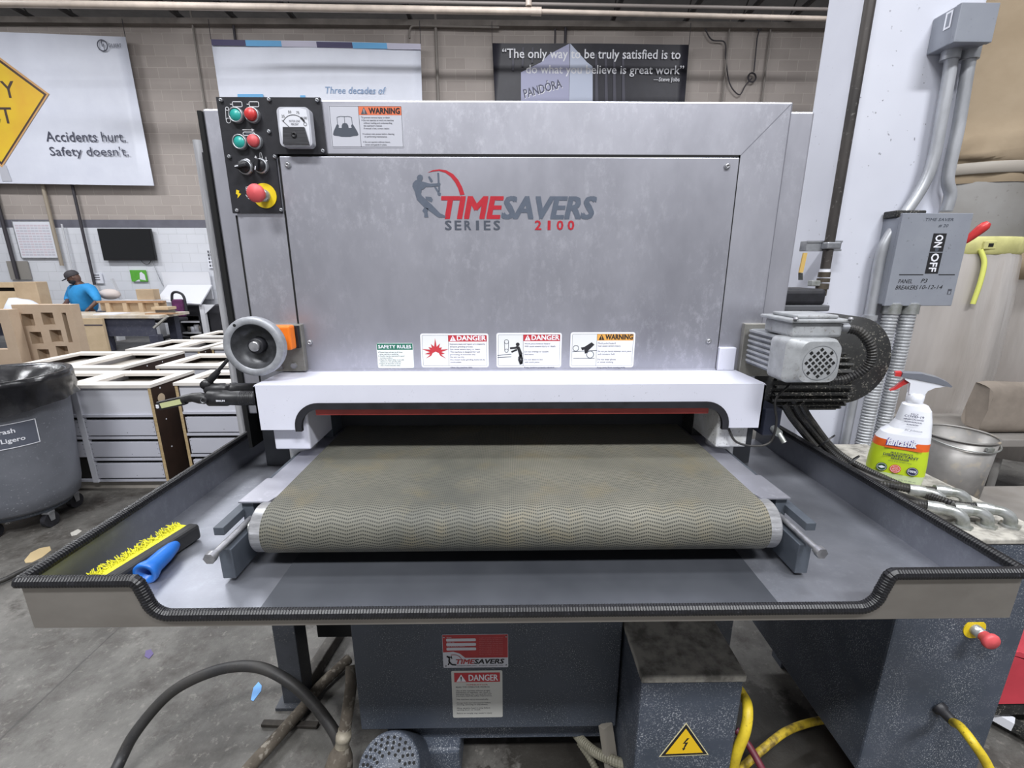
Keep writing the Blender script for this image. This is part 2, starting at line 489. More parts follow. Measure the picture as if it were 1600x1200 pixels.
# weld line across the upper right corner and the seam along the right band
pl = Plane((0, YF, 0))
b = MB()
b.stroke(pl, [(0.55, 1.752), (0.655, 1.862)], 0.0018, M('weld_line', '#8f8f98', 0.4, 0.7), 0.0003)
b.stroke(pl, [(0.6565, 1.2), (0.6565, 1.86)], 0.0018, M('weld_line', '#8f8f98'), 0.0003)
b.build('weld_seam', S)
# removable front panel with its dark gap
PX0, PX1, PZ0, PZ1 = -0.520, 0.547, 1.240, 1.7475
b = MB()
for a in ((PX0 - 0.006, PX0, PZ0, PZ1 + 0.006), (PX1, PX1 + 0.004, PZ0, PZ1 + 0.006), (PX0 - 0.006, PX1 + 0.004, PZ1, PZ1 + 0.007)):
    b.box(a[0], a[1], YF - 0.0015, YF + 0.001, a[2], a[3], GAP)
b.build('panel_gasket', S)
YP = YF - 0.006
fp = MB().box(PX0, PX1, YP, YF - 0.0005, PZ0, PZ1, STEEL_P, 0.0015).build('front_panel', S)
def screw(px, py, Y, r, name, parent, mat=BOLT, washer=True):
    x, z = q(px, py, Y); b = MB()
    if washer: b.cyl((x, Y + 0.0005, z), (x, Y - 0.0015, z), r * 1.25, GALV, n=16)
    b.lathe([(r, 0), (r, 0.002), (r * 0.75, 0.004), (r * 0.4, 0.0045), (r * 0.38, 0.002), (0, 0.002)], (x, Y - 0.001, z), (0, -1, 0), mat, 14)
    b.build(name, parent)
for px, py in ((450, 258), (1136, 260), (484, 535), (1107, 533)): screw(px, py, YP, 0.0062, 'panel_screw', fp)

# ---------------------------------------------------------------- decals on the panel
def label(name, Y, x0, z0, x1, z1, parent, bg=SW, border=None, r=0.004):
    pl = Plane((0, Y, 0)); b = MB()
    b.prism(pl, rrect(x0, z0, x1, z1, r), 0.0, 0.0006, bg)
    return b, pl
def lines(b, pl, rows, x, ztop, step, cap, mat=INKM, wmax=None, ind=0.0):
    z = ztop
    for t in rows:
        if t:
            bullet = t.startswith('*')
            s = t[1:] if bullet else t
            if bullet: b.poly(pl, circ(x + cap * 0.4, z + cap * 0.5, cap * 0.35, 8), mat, 0.0009)
            if t[0] == '+': s = t[1:]
            vs_ = text_geo(s)[0]; hv_ = text_geo('H')[0]
            nat = (max(v[0] for v in vs_) - min(v[0] for v in vs_)) * cap / (max(v[1] for v in hv_) - min(v[1] for v in hv_))
            b.text(pl, s, x + (ind if t[0] in '*+' else 0), z, cap, mat, h=0.0009, bold=0.012, width=min(nat, wmax) if wmax else None)
        z -= step
def hazard_tri(b, pl, cx, z0, w, h, tri, mark):
    b.poly(pl, [(cx - w / 2, z0), (cx + w / 2, z0), (cx, z0 + h)], tri, 0.0012)
    b.rect(pl, cx - w * 0.055, z0 + h * 0.3, cx + w * 0.055, z0 + h * 0.7, mark, 0.0016)
    b.rect(pl, cx - w * 0.055, z0 + h * 0.1, cx + w * 0.055, z0 + h * 0.21, mark, 0.0016)
def box_px(Y, l, t, r_, bt): a = q(l, bt, Y); c = q(r_, t, Y); return a[0], a[1], c[0], c[1]

# warning decal right of the control panel
x0, z0, x1, z1 = box_px(YF, 519, 165, 633, 231)
x1 = x0 + 0.166
b, pl = label('w', YF, x0, z0, x1, z1, S, SIL); W, H = x1 - x0, z1 - z0
b.stroke(pl, [(x0 + .002, z0 + .002), (x1 - .002, z0 + .002), (x1 - .002, z1 - .002), (x0 + .002, z1 - .002)], 0.0009, INKM, 0.0008, True)
xm = x0 + W * 0.405
b.stroke(pl, [(xm, z0 + .002), (xm, z1 - .002)], 0.0009, INKM)
b.rect(pl, xm, z1 - H * 0.225, x1 - .002, z1 - .002, ORG, 0.0008)
b.text(pl, 'WARNING', xm + W * 0.14, z1 - H * 0.19, H * 0.13, INK, width=W * 0.42, bold=0.035, h=0.0014)
hazard_tri(b, pl, xm + W * 0.075, z1 - H * 0.205, W * 0.09, H * 0.165, INKM, SIL)
# reader silhouette seen from behind, holding an open manual
cx = x0 + W * 0.205; zb = z0 + H * 0.28
body = [(-.178, .03), (-.165, .09), (-.115, .215), (-.10, .225), (-.085, .20), (-.09, .155), (-.05, .15), (-.045, .2), (-.03, .235), (0, .25), (.03, .235), (.045, .2), (.05, .15), (.09, .155), (.085, .20), (.10, .225), (.115, .215), (.165, .09), (.178, .03), (.165, .01), (.10, 0), (.06, -.015), (-.06, -.015), (-.10, 0), (-.165, .01)]
b.poly(pl, [(cx + u * W * 0.98, zb + v * H * 1.25) for u, v in body], INKG, 0.0010)
b.stroke(pl, [(cx - W * .1, zb + H * .27), (cx - W * .1, zb + H * .44), (cx - W * .05, zb + H * .46), (cx, zb + H * .455), (cx + W * .05, zb + H * .46), (cx + W * .1, zb + H * .44), (cx + W * .1, zb + H * .27)], 0.0012, INKG)
b.stroke(pl, [(cx, zb + H * .3), (cx, zb + H * .455)], 0.001, INKG)
lines(b, pl, ['To prevent serious injury or death', '*Do not operate or work on machine', '+without reading and understanding', "+the operator's manual.", '+If manual is lost, contact dealer.', '', '*Lockout main power before cleaning', '+or performing maintenance.', '', '*Do not operate without doors,', '+covers and guards in place.'],
      xm + W * 0.03, z1 - H * 0.30, H * 0.064, H * 0.036, INKM, ind=W * 0.025)
b.build('warning_label', S)['label'] = 'orange topped warning decal with a black reader silhouette beside the control panel'

# safety rules
x0, z0, x1, z1 = box_px(YP, 591, 536, 645, 575); b, pl = label('s', YP, x0, z0, x1, z1, fp, M('label_green_white', '#dfe6e2', 0.5)); W, H = x1 - x0, z1 - z0
b.rect(pl, x0 + .001, z1 - H * 0.27, x1 - .001, z1 - .001, GRN, 0.0008)
b.text(pl, 'SAFETY RULES', x0 + W * 0.05, z1 - H * 0.205, H * 0.13, SW, width=W * 0.9, bold=0.03, h=0.0012)
lines(b, pl, ['*Protect eyes and ears at all times', '+when machine is operating.', '*Guards must be maintained in good', '+working condition.', '*Adjust the infeed safety to provide', '+clearance to the grinding table.', '*Inspect all electrical cords per', '+rules of environmental safety.'], x0 + W * 0.03, z1 - H * 0.38, H * 0.077, H * 0.046, INKM, W * .88, ind=W * 0.04)
b.build('safety_label', fp)['label'] = 'small green topped safety rules decal low on the panel'
def big_label(l, t, r_, bt, word, col, tcol, tri, mark, rows, kind, desc):
    x0, z0, x1, z1 = box_px(YP, l, t, r_, bt); b, pl = label('d', YP, x0, z0, x1, z1, fp, SW, r=0.006); W, H = x1 - x0, z1 - z0
    e = H * 0.05
    b.stroke(pl, rrect(x0 + e, z0 + e, x1 - e, z1 - e, 0.003, 3), 0.0007, INKM, 0.0008, True)
    xm = x0 + W * 0.41
    b.rect(pl, x0 + e, z0 + e, xm, z1 - e, M('pale_pictogram_ground', '#d8d9d8', 0.5), 0.0007)
    b.stroke(pl, [(xm, z0 + e), (xm, z1 - e)], 0.0008, INKM)
    b.rect(pl, xm, z1 - H * 0.235, x1 - e, z1 - e, col, 0.0008)
    b.text(pl, word, xm + W * 0.13, z1 - H * 0.20, H * 0.135, tcol, width=W * 0.42, bold=0.035, h=0.0012)
    hazard_tri(b, pl, xm + W * 0.068, z1 - H * 0.215, W * 0.09, H * 0.16, tri, mark)
    lines(b, pl, rows, xm + W * 0.02, z1 - H * 0.33, H * 0.077, H * 0.045, INKM, x1 - e - xm - W * .04)
    cx, cz = (x0 + e + xm) / 2, z0 + H * 0.45
    if kind == 'burst':
        pts = []
        for i in range(11):
            a = math.radians(-35 + 250 * i / 10); rr = [0.40, 0.30, 0.44, 0.28, 0.36, 0.52, 0.34, 0.30, 0.46, 0.36, 0.40][i] * H * 0.95
            pts.append((cx + rr * math.cos(a) * 0.95, cz + rr * math.sin(a) * 0.85))
            if i < 10:
                a2 = math.radians(-35 + 250 * (i + .5) / 10); pts.append((cx + H * .17 * math.cos(a2), cz + H * .17 * math.sin(a2)))
        pts += [(cx - H * .13, cz - H * .1), (cx - H * .09, cz - H * .02), (cx, cz + H * .02), (cx + H * .09, cz - H * .02), (cx + H * .13, cz - H * .1)]
        b.poly(pl, pts, RED, 0.001)
    elif kind == 'kick':
        s = H
        b.stroke(pl, [(cx - .38 * s, cz - .1 * s), (cx + .02 * s, cz - .06 * s)], s * .02, INKG); b.stroke(pl, [(cx - .38 * s, cz - .16 * s), (cx + .02 * s, cz - .14 * s)], s * .02, INKG)
        b.stroke(pl, circ(cx - .12 * s, cz + .3 * s, .06 * s, 14), s * .015, INKG, 0.001, True); b.stroke(pl, circ(cx - .12 * s, cz + .04 * s, .05 * s, 14), s * .015, INKG, 0.001, True)
        b.stroke(pl, [(cx - .18 * s, cz + .3 * s), (cx - .17 * s, cz + .04 * s)], s * .015, INKG); b.stroke(pl, [(cx - .06 * s, cz + .3 * s), (cx - .07 * s, cz + .04 * s)], s * .015, INKG)
        b.poly(pl, circ(cx + .2 * s, cz + .22 * s, .055 * s, 14), INK, 0.001)
        b.poly(pl, [(cx + .14 * s, cz + .17 * s), (cx + .25 * s, cz + .16 * s), (cx + .34 * s, cz - .06 * s), (cx + .24 * s, cz - .1 * s), (cx + .2 * s, cz + .05 * s)], INK, 0.001)
        b.stroke(pl, [(cx + .2 * s, cz + .13 * s), (cx - .02 * s, cz + .11 * s)], .055 * s, INK, 0.0011); b.stroke(pl, [(cx + .18 * s, cz + .07 * s), (cx + .02 * s, cz + .0 * s)], .05 * s, INK, 0.0011)
        b.stroke(pl, [(cx + .3 * s, cz - .07 * s), (cx + .24 * s, cz - .2 * s), (cx + .3 * s, cz - .36 * s)], .075 * s, INK, 0.0012)
        b.stroke(pl, [(cx + .29 * s, cz - .07 * s), (cx + .33 * s, cz - .22 * s), (cx + .31 * s, cz - .34 * s)], .06 * s, INK, 0.0012)
    else:
        s = H
        b.stroke(pl, circ(cx - .24 * s, cz + .1 * s, .08 * s, 16), s * .016, INKG, 0.001, True); b.stroke(pl, circ(cx + .17 * s, cz - .08 * s, .1 * s, 16), s * .018, INKG, 0.001, True)
        b.stroke(pl, [(cx - .33 * s, cz + .0 * s), (cx + .36 * s, cz + .04 * s)], s * .018, INKG); b.stroke(pl, [(cx - .3 * s, cz - .19 * s), (cx + .3 * s, cz - .19 * s)], s * .018, INKG)
        b.poly(pl, [(cx + .28 * s, cz + .2 * s), (cx + .2 * s, cz + .27 * s), (cx + .0 * s, cz + .14 * s), (cx - .1 * s, cz + .12 * s), (cx - .06 * s, cz + .04 * s), (cx + .0 * s, cz + .06 * s), (cx + .02 * s, cz - .06 * s), (cx + .08 * s, cz - .03 * s), (cx + .12 * s, cz + .04 * s)], INK, 0.001)
    b.build('safety_label', fp)['label'] = desc
DR = ['Explosive dusts and vapors are created by', 'abrasive grinding process.', 'Can cause severe injury or death.', 'This machine is designed for wet', 'processing of materials only.', 'Do not run dry.', 'Dry mixed metal grinding dusts can be', 'combustible.', '', 'Clean this machine daily.']
big_label(659, 521, 763, 574, 'DANGER', RED, SW, SW, RED, DR, 'burst', 'red topped danger decal with a red burst pictogram')
big_label(776, 520, 878, 574, 'DANGER', RED, SW, SW, RED, ['Work piece kickout hazard.', 'Will cause severe injury or death.', '', 'Do not overlap or double', 'feed parts.', '', 'Do not stand in line', 'with work piece.', '', 'Keep machine properly adjusted.', 'See owners manual.'][:11], 'kick', 'red topped danger decal with a falling figure pictogram')
big_label(890, 519, 993, 574, 'WARNING', AMB, INK, INK, AMB, ['Pinch point hazard.', 'Can cause severe injury.', '', 'Do not put hands between work piece', 'and conveyor belt.', '', 'Do not wear gloves', 'or loose clothing.', '', 'Keep away from moving parts.'], 'hand', 'amber topped warning decal with a hand pictogram')

# maker's lettering printed on the panel
b = MB(); pl = Plane((0, YP, 0))
xa, za = q(692, 341, YP); xb, zb = q(931, 308, YP); cap = zb - za
xm = q(785, 341, YP)[0]
b.text(pl, 'TIME', xa, za, cap, LOGOR, width=xm - xa + 0.001, bold=0.045, shear=0.22)
b.text(pl, 'SAVERS', xm, za, cap, LOGOG, width=xb - xm, bold=0.045, shear=0.22)
for t, l, r_, m in (('SERIES', 696, 781, M('logo_dark', '#4a4f5a', 0.5)), ('2100', 836, 897, LOGOR)):
    xs, zs = q(l, 359, YP); xe, ze = q(r_, 345, YP)
    n = len(t)
    for i, ch in enumerate(t):
        wd = 0.0145 if ch not in 'I1' else 0.0055
        b.text(pl, ch, xs + (xe - xs - 0.0145) * i / (n - 1) + (0 if wd > .006 else .0045), zs, ze - zs, m, width=wd, bold=0.03)
arc_o = [q(x, y, YP) for x, y in ((668, 270), (676, 266), (686, 264.5), (697, 266), (708, 272), (716, 281), (722, 292), (726, 304))]
arc_i = [q(x, y, YP) for x, y in ((719, 305), (716, 295), (711, 285), (704, 276), (696, 270), (686, 267), (676, 268))]
b.poly(pl, arc_o + arc_i, LOGOR, 0.0007)
def sil(pts, mat, h=0.0009): b.poly(pl, [q(600 + x / 4, 240 + y / 4, YP) for x, y in pts], mat, h)
sil([(205, 150), (212, 136), (226, 131), (240, 137), (244, 150), (240, 164), (232, 172), (258, 180), (290, 188), (330, 186), (346, 178), (354, 190), (348, 204), (330, 204), (290, 208), (262, 208), (248, 222), (236, 226), (232, 252), (236, 262), (300, 320), (352, 374), (386, 390), (384, 400), (344, 400), (330, 392), (282, 356), (248, 332), (206, 288), (198, 262), (194, 240), (178, 206), (180, 186), (196, 168), (208, 164)], LOGOG)
sil([(258, 268), (296, 272), (306, 288), (298, 304), (280, 296), (262, 284)], LOGOG, 0.0007)
sil([(252, 336), (278, 344), (272, 366), (278, 398), (252, 398), (252, 372), (240, 358)], LOGOG)
sil([(333, 120), (344, 120), (347, 182), (336, 184)], LOGOG, 0.0007); sil([(275, 145), (285, 141), (298, 158), (306, 172), (298, 182), (286, 172)], LOGOG, 0.0007)
sil([(312, 208), (324, 206), (346, 240), (356, 248), (354, 262), (342, 264), (334, 254), (334, 244)], LOGOG, 0.0007); sil([(338, 196), (350, 196), (350, 236), (340, 238)], LOGOG, 0.0007)
b.build('printed_lettering', fp)['label'] = 'red and grey printed machine name with a striking figure and a red arc'

# ---------------------------------------------------------------- control panel
YC = YF - 0.006
b = MB(); pl = Plane((0, YF, 0))
pts = [q(x, y, YC) for x, y in ((343, 153), (503, 152), (512, 242), (437, 242), (445, 333), (370, 334))]
X0 = -0.645
b.prism(pl, [(X0, 1.868), (-0.414, 1.868), (-0.411, 1.752), (-0.529, 1.752), (-0.529, 1.624), (X0, 1.624)], 0.0, 0.006, PANELB)
pc = Plane((0, YC, 0))
def ic(px, py): return q(px, py, YC)
# pictograms and arrows
for cx in (371, 397):
    a, c = ic(cx, 163); b.stroke(pc, rrect(a - .0105, c - .005, a + .0105, c + .005, .002, 2), .0014, W_ICON, 0.0006, True); b.stroke(pc, [(a - .016, c), (a - .0105, c)], .0016, W_ICON, 0.0006)
a, c = ic(388, 203); b.stroke(pc, [(a - .013, c), (a + .008, c)], .0012, W_ICON); b.poly(pc, [(a + .008, c + .003), (a + .014, c), (a + .008, c - .003)], W_ICON, 0.0008)
a, c = ic(389, 209); b.stroke(pc, rrect(a - .013, c - .0035, a + .013, c + .0035, .0034, 3), .0013, W_ICON, 0.0006, True); b.rect(pc, a - .007, c - .0015, a + .007, c + .0015, INKG, 0.0006)
a, c = ic(356, 177); b.stroke(pc, circ(a, c + .009, .0035, 12), .0012, W_ICON, 0.0006, True)
a2, c2 = ic(357, 187); b.stroke(pc, circ(a2, c2 - .002, .005, 12), .0012, W_ICON, 0.0006, True); b.stroke(pc, [(a - .0035, c + .008), (a2 - .005, c2)], .001, W_ICON); b.stroke(pc, [(a + .0035, c + .008), (a2 + .005, c2)], .001, W_ICON)
a, c = ic(385, 252); b.poly(pc, [(a - .008, c), (a - .004, c + .005), (a + .003, c + .006), (a + .009, c + .002), (a + .009, c - .003), (a, c - .001)], W_ICON, 0.0008)
for px, py, d in ((400, 248, 1), (416, 249, -1)):
    a, c = ic(px, py); b.poly(pc, [(a - .003, c + .002 * d), (a, c + .007 * d), (a + .003, c + .002 * d)], W_ICON, 0.0008); b.stroke(pc, [(a, c + .002 * d), (a, c - .005 * d)], .0015, W_ICON)
a, c = ic(408, 244); b.stroke(pc, [(a - .003, c - .004), (a - .0015, c + .007), (a + .0015, c + .007), (a + .003, c - .004)], .001, W_ICON, 0.0008, True); b.stroke(pc, circ(a, c - .007, .003, 10), .001, W_ICON, 0.0008, True)
a, c = ic(373, 303); b.poly(pc, [(a - .004, c + .009), (a + .003, c + .007), (a + .001, c + .002), (a + .006, c), (a - .004, c - .010), (a - .002, c - .002), (a - .006, c)], YEL, 0.0008)
a, c = ic(392, 303)
for k in range(3):
    b.stroke(pc, [(a - .012 + .002 * k, c - .004 * k - .002), (a - .006 + .002 * k, c - .010 - .001 * k), (a + .004, c - .013 + .001 * k)], .0012, W_ICON); b.stroke(pc, [(a - .010, c + .008 + .003 * k), (a - .002, c + .010 + .003 * k), (a + .006, c + .006 + .003 * k)], .0012, W_ICON)
cp = b.build('control_panel', S)
cp['label'] = 'black control plate with buttons, knobs and a load meter'
for px, py in ((346, 157), (421, 156), (496, 157), (421, 206), (505, 236), (359, 245), (430, 245), (371, 329), (440, 328)):
    screw(px, py, YC, 0.0042, 'plate_screw', cp, GALV, False)
for px, py, red in ((371, 181, 0), (396, 181, 1), (377, 223, 0), (400, 222, 1)):
    x, z = ic(px, py); b = MB(); r = 0.0165
    b.lathe([(r, 0), (r, .007), (r * .93, .010), (r * .8, .010), (r * .77, .006)], (x, YC, z), (0, -1, 0), GALV, 24)
    m = (BTNR if py < 200 else BTNRF) if red else BTNG
    hgt = .017 if red else .009
    b.lathe([(r * .76, .004), (r * .76, hgt - .002), (r * .70, hgt), (0, hgt + .0008)], (x, YC, z), (0, -1, 0), m, 24)
    b.build('push_button', cp)['label'] = ('red' if red else 'green') + ' push button with a silver bezel'
for px, py, an in ((385, 262, 80), (409, 260, 15)):
    x, z = ic(px, py); b = MB(); r = 0.0165
    b.lathe([(r, 0), (r, .006), (r * .9, .009), (r * .78, .009), (r * .76, .006)], (x, YC, z), (0, -1, 0), GALV, 24)
    b.lathe([(r * .76, .003), (r * .74, .016), (0, .016)], (x, YC, z), (0, -1, 0), BLACK, 24)
    R = Matrix.Rotation(math.radians(an), 3, 'Y')
    b.obox((x, YC - .018, z), .008, .016, .026, R, BLACK, .002)
    tip = R @ Vector((0, 0, .0)); v = R @ Vector((0, 0, .0085)); b.obox(Vector((x, YC - .0262, z)) - v, .002, .0006, .008, R, SW)
    b.build('selector_knob', cp)['label'] = 'black selector knob with a silver bezel'
def estop(x, z, Y, parent, k=1.0, desc='red mushroom stop button on a yellow disc', flat_top=None):
    b = MB()
    n = 40; pts = [(x + .0275 * k * math.cos(2 * math.pi * i / n), min(z + .0275 * k * math.sin(2 * math.pi * i / n), z + (flat_top or 1))) for i in range(n)]
    b.prism(Plane((0, Y, 0)), pts, 0, .002, YEL)
    b.lathe([(.0140 * k, 0), (.0140 * k, .018 * k), (.0125 * k, .018 * k), (.0125 * k, .026 * k)], (x, Y, z), (0, -1, 0), ZINC, 20)
    b.lathe([(.0135 * k, .022 * k), (.015 * k, .03 * k), (.0195 * k, .036 * k), (.0200 * k, .042 * k), (.017 * k, .0465 * k), (0, .048 * k)], (x, Y, z), (0, -1, 0), BTNRF, 28)
    b.build('emergency_stop', parent)['label'] = desc
x, z = ic(414, 306); estop(x, z, YC, cp)
# load meter
KM = .80; x, z = q(461, 199, YC - .018); b = MB()
def mk(pts): return [(x + a * KM, z + c * KM) for a, c in pts]
b.prism(pc, rrect(x - .045 * KM, z - .050 * KM, x + .045 * KM, z + .050 * KM, .010), 0, .020, M('meter_clear_case', '#b9bac2', 0.12))
pm = Plane((0, YC - .0202, 0))
b.prism(pm, mk([(-.037, .043), (-.02, .047), (.02, .047), (.037, .043), (.041, 0), (.039, -.046), (-.036, -.046), (-.041, 0)]), 0, .001, GLASSW)
pm = Plane((0, YC - .0214, 0))
b.prism(pm, mk([(-.029, -.002), (.029, -.002), (.038, -.045), (-.034, -.045)]), 0, .006, M('meter_cover', '#3c3c40', 0.5, 0, '#2b2b2e', 160, vec=(.1, 1, 5), lo=.45, hi=.55))
b.lathe([(.006, 0), (.006, .002), (.003, .0025), (.003, .0005), (0, .0005)], (x, YC - .0272, z - .022 * KM), (0, -1, 0), BLACK, 16)
arc = mk([(.034 * math.cos(math.radians(t)), -.004 + .034 * math.sin(math.radians(t))) for t in range(150, 25, -6)])
b.stroke(pm, arc, .001, INK, 0.0004); b.stroke(pm, arc[-5:], .004, INK, 0.0006)
for i, t in enumerate(('25', '50', '75', '100')):
    an = math.radians(134 - 32 * i); b.text(pm, t, x + .040 * KM * math.cos(an), z + KM * (-.006 + .041 * math.sin(an)), .0050, INK, align='C', h=0.0005)
b.text(pm, 'MOTOR LOAD', x + .002, z + .012 * KM, .0042, INKM, width=.030 * KM, align='C', h=0.0005); b.text(pm, 'PERCENT', x + .002, z + .004 * KM, .0042, INKM, width=.021 * KM, align='C', h=0.0005)
b.stroke(pm, mk([(-.032, .017), (-.012, -.002)]), .001, INK, 0.0008); b.stroke(pm, circ(x + .031 * KM, z + .007 * KM, .0034, 10), .0008, INK, 0.0005, True)
b.build('load_meter', cp)['label'] = 'square analogue load meter with a white dial'

# ---------------------------------------------------------------- white hood over the conveyor
YH = 1.0; HX0, HX1, HZ0, HZ1 = -0.575, 0.601, 1.1325, 1.240
AX0, AX1, AZ = -0.488, 0.522, 1.196     # arch opening
b = MB(); ph = Plane((0, YH, 0))
def arch(x0, x1, z0, z1, r, k=8):
    out = [(x0, z0)]
    for i in range(k + 1):
        t = math.pi - (math.pi / 2) * i / k; out.append((x0 + r + r * math.cos(t), z1 - r + r * math.sin(t)))
    for i in range(k + 1):
        t = math.pi / 2 - (math.pi / 2) * i / k; out.append((x1 - r + r * math.cos(t), z1 - r + r * math.sin(t)))
    return out + [(x1, z0)]
A = arch(AX0, AX1, HZ0, AZ, 0.055)
b.prism(ph, [(HX0, HZ0), (HX0, HZ1 - .004), (HX0 + .004, HZ1), (HX1 - .004, HZ1), (HX1, HZ1 - .004), (HX1, HZ0)] + A[::-1], -0.004, 0.0, WHITE)
b.box(HX0, HX1, YH + .004, YF - 0.006, HZ1 - .004, HZ1, WHITE)
b.cyl((HX0 + .004, YH + .004, HZ1 - .004), (HX1 - .004, YH + .004, HZ1 - .004), .004, WHITE, n=12)
b.box(HX0, HX0 + .004, YH, YF, HZ0, HZ1 - .002, WHITE); b.box(HX1 - .004, HX1, YH, YF, HZ0, HZ1 - .002, WHITE)
b.build('hood', S)['label'] = 'white enamelled hood over the conveyor opening'
# back flanges of the hood either side of the panel
b = MB()
b.box(-0.556, -0.522, YF - 0.010, YF + .001, HZ1, 1.300, WHITE_DIRTY, .002); b.build('hood_flange', S)
MB().box(0.550, 0.594, YF - 0.012, YF + .001, HZ1, 1.300, WHITE, .002).build('hood_flange', S)
MB().box(PX0, PX1, YF - .009, YF - .006, HZ1, HZ1 + .004, STEEL).build('hood_lip', S)
# black edging round the arch
pts = arch(AX0 + .004, AX1 - .004, HZ0 - .002, AZ - .005, 0.053, 10)
b = MB(); R_ = [Vector((a, YH - .002, c)) for a, c in pts]
w = .0075
inner = arch(AX0 + .013, AX1 - .013, HZ0 - .003, AZ - .013, 0.044, 10); outer = arch(AX0 - .002, AX1 + .002, HZ0 - .003, AZ + .002, 0.057, 10)
for i in range(len(inner) - 1):
    b.prism(ph, [outer[i], outer[i + 1], inner[i + 1], inner[i]], -.006, .004, BLACK)
b.build('arch_edging', S)
MB().box(AX0 + .045, AX1 - .045, YH + .006, YH + .016, AZ - .030, AZ - .012, REDBAR, .001).build('red_bar', S)['label'] = 'red safety bar under the arch edging'
# white hood columns behind the arch, bellow posts under them
for sx, xa, xb in ((-1, -0.555, -0.470), (1, 0.510, 0.585)):
    MB().box(xa, xb, YH + .02, 1.16, 1.075, HZ1 - .01, WHITE_DIRTY if sx > 0 else WHITE, .004).build('hood_leg', S)
    c = (xa + xb) / 2
    MB().lathe([(.030, 0), (.034, .004), (.034, .17)], (c + .012 * sx, 1.10, .94), (0, 0, 1), WHITE_DIRTY, 24).build('lift_post', S)
# dark inside of the opening
b = MB(); b.box(-0.475, 0.515, 1.24, 1.9, 1.066, 1.14, GAP); b.box(-0.47, 0.51, 1.16, 1.26, 1.150, 1.20, BLACK)
b.box(-0.500, -0.470, 1.16, 1.3, 0.95, 1.15, BRACK); b.box(0.51, 0.54, 1.16, 1.3, 0.95, 1.15, MOTB)
b.build('throat', S)

# ---------------------------------------------------------------- conveyor
BELT, bt = new_mat('conveyor_weave', '#8b887c', 0.62)
uv = bt.n('ShaderNodeUVMap'); sp = bt.n('ShaderNodeSeparateXYZ'); bt.l(uv.outputs[0], sp.inputs[0])
U, V = sp.outputs[0], sp.outputs[1]
zig = bt.math('MULTIPLY', bt.math('PINGPONG', bt.math('ADD', U, bt.math('MULTIPLY', bt.math('SUBTRACT', bt.noise(9, 2), .5), .008)), .0295), .25)
vv = bt.math('ADD', V, zig)
row = bt.math('FRACT', bt.math('DIVIDE', vv, .0068))
rowd = bt.math('ABSOLUTE', bt.math('SUBTRACT', row, .5))
dot = bt.math('FRACT', bt.math('DIVIDE', U, .0041)); dotd = bt.math('ABSOLUTE', bt.math('SUBTRACT', dot, .5))
g1 = bt.ramp(rowd, .16, .28, (1, 1, 1, 1), (0, 0, 0, 1)); g2 = bt.ramp(dotd, .22, .36, (1, 1, 1, 1), (0.06, .06, .06, 1))
hole = bt.math('MULTIPLY', g1, g2)
wear = bt.ramp(bt.noise(2.2, 5, .65), .35, .68)
base = bt.mix(wear, lin('#53534c'), lin('#787569'))
base = bt.mix(bt.math('MULTIPLY', bt.ramp(bt.noise(11, 4, .6), .52, .7), .45), base, lin('#7a6f53'))
col = bt.mix(bt.math('MULTIPLY', hole, .95), base, lin('#2c2d29'))
bt.l(col, bt.b.inputs['Base Color'])
bt.bump(bt.math('SUBTRACT', 1.0, hole), .5, .0012)
BX0, BX1, DY, DZ, DR_ = -0.455, 0.496, 0.787, 1.012, 0.048
prof = [(1.95, DZ + DR_)]
for i in range(20):
    prof.append((1.80 - (1.80 - DY) * i / 19.0, DZ + DR_))
for i in range(1, 25):
    t = math.pi / 2 + math.pi * i / 24; prof.append((DY + DR_ * math.cos(t), DZ + DR_ * math.sin(t)))
prof += [(1.2, DZ - DR_), (1.95, DZ - DR_)]
NX = 24; vs, fs, uvs = [], [], []
s = 0
for j, (y, z) in enumerate(prof):
    if j: s += math.hypot(y - prof[j - 1][0], z - prof[j - 1][1])
    for i in range(NX + 1):
        x = BX0 + (BX1 - BX0) * i / NX
        vs.append((x, y, z)); uvs.append((x, s))
for j in range(len(prof) - 1):
    for i in range(NX):
        a = j * (NX + 1) + i; fs.append((a, a + 1, a + NX + 2, a + NX + 1))
b = MB(); b.add(vs, fs, BELT, True)
ob = b.build('conveyor_belt', S)
ob['label'] = 'grey green woven conveyor belt with a zigzag weave'
me = ob.data; ul = me.uv_layers.new(name='UVMap')
for p in me.polygons:
    for li in p.loop_indices: ul.data[li].uv = uvs[me.loops[li].vertex_index]
MB().lathe([(0, 0), (.012, 0), (.012, .0), (DR_ - .004, 0), (DR_ - .0015, .003), (DR_ - .0015, .993), (DR_ - .004, .996), (0, .996)], (-0.477, DY, DZ), (1, 0, 0), CHROME, 40).build('roller', S)['label'] = 'shiny steel conveyor roller'
MIR = (BX0 + BX1)          # mirror: x -> MIR - x
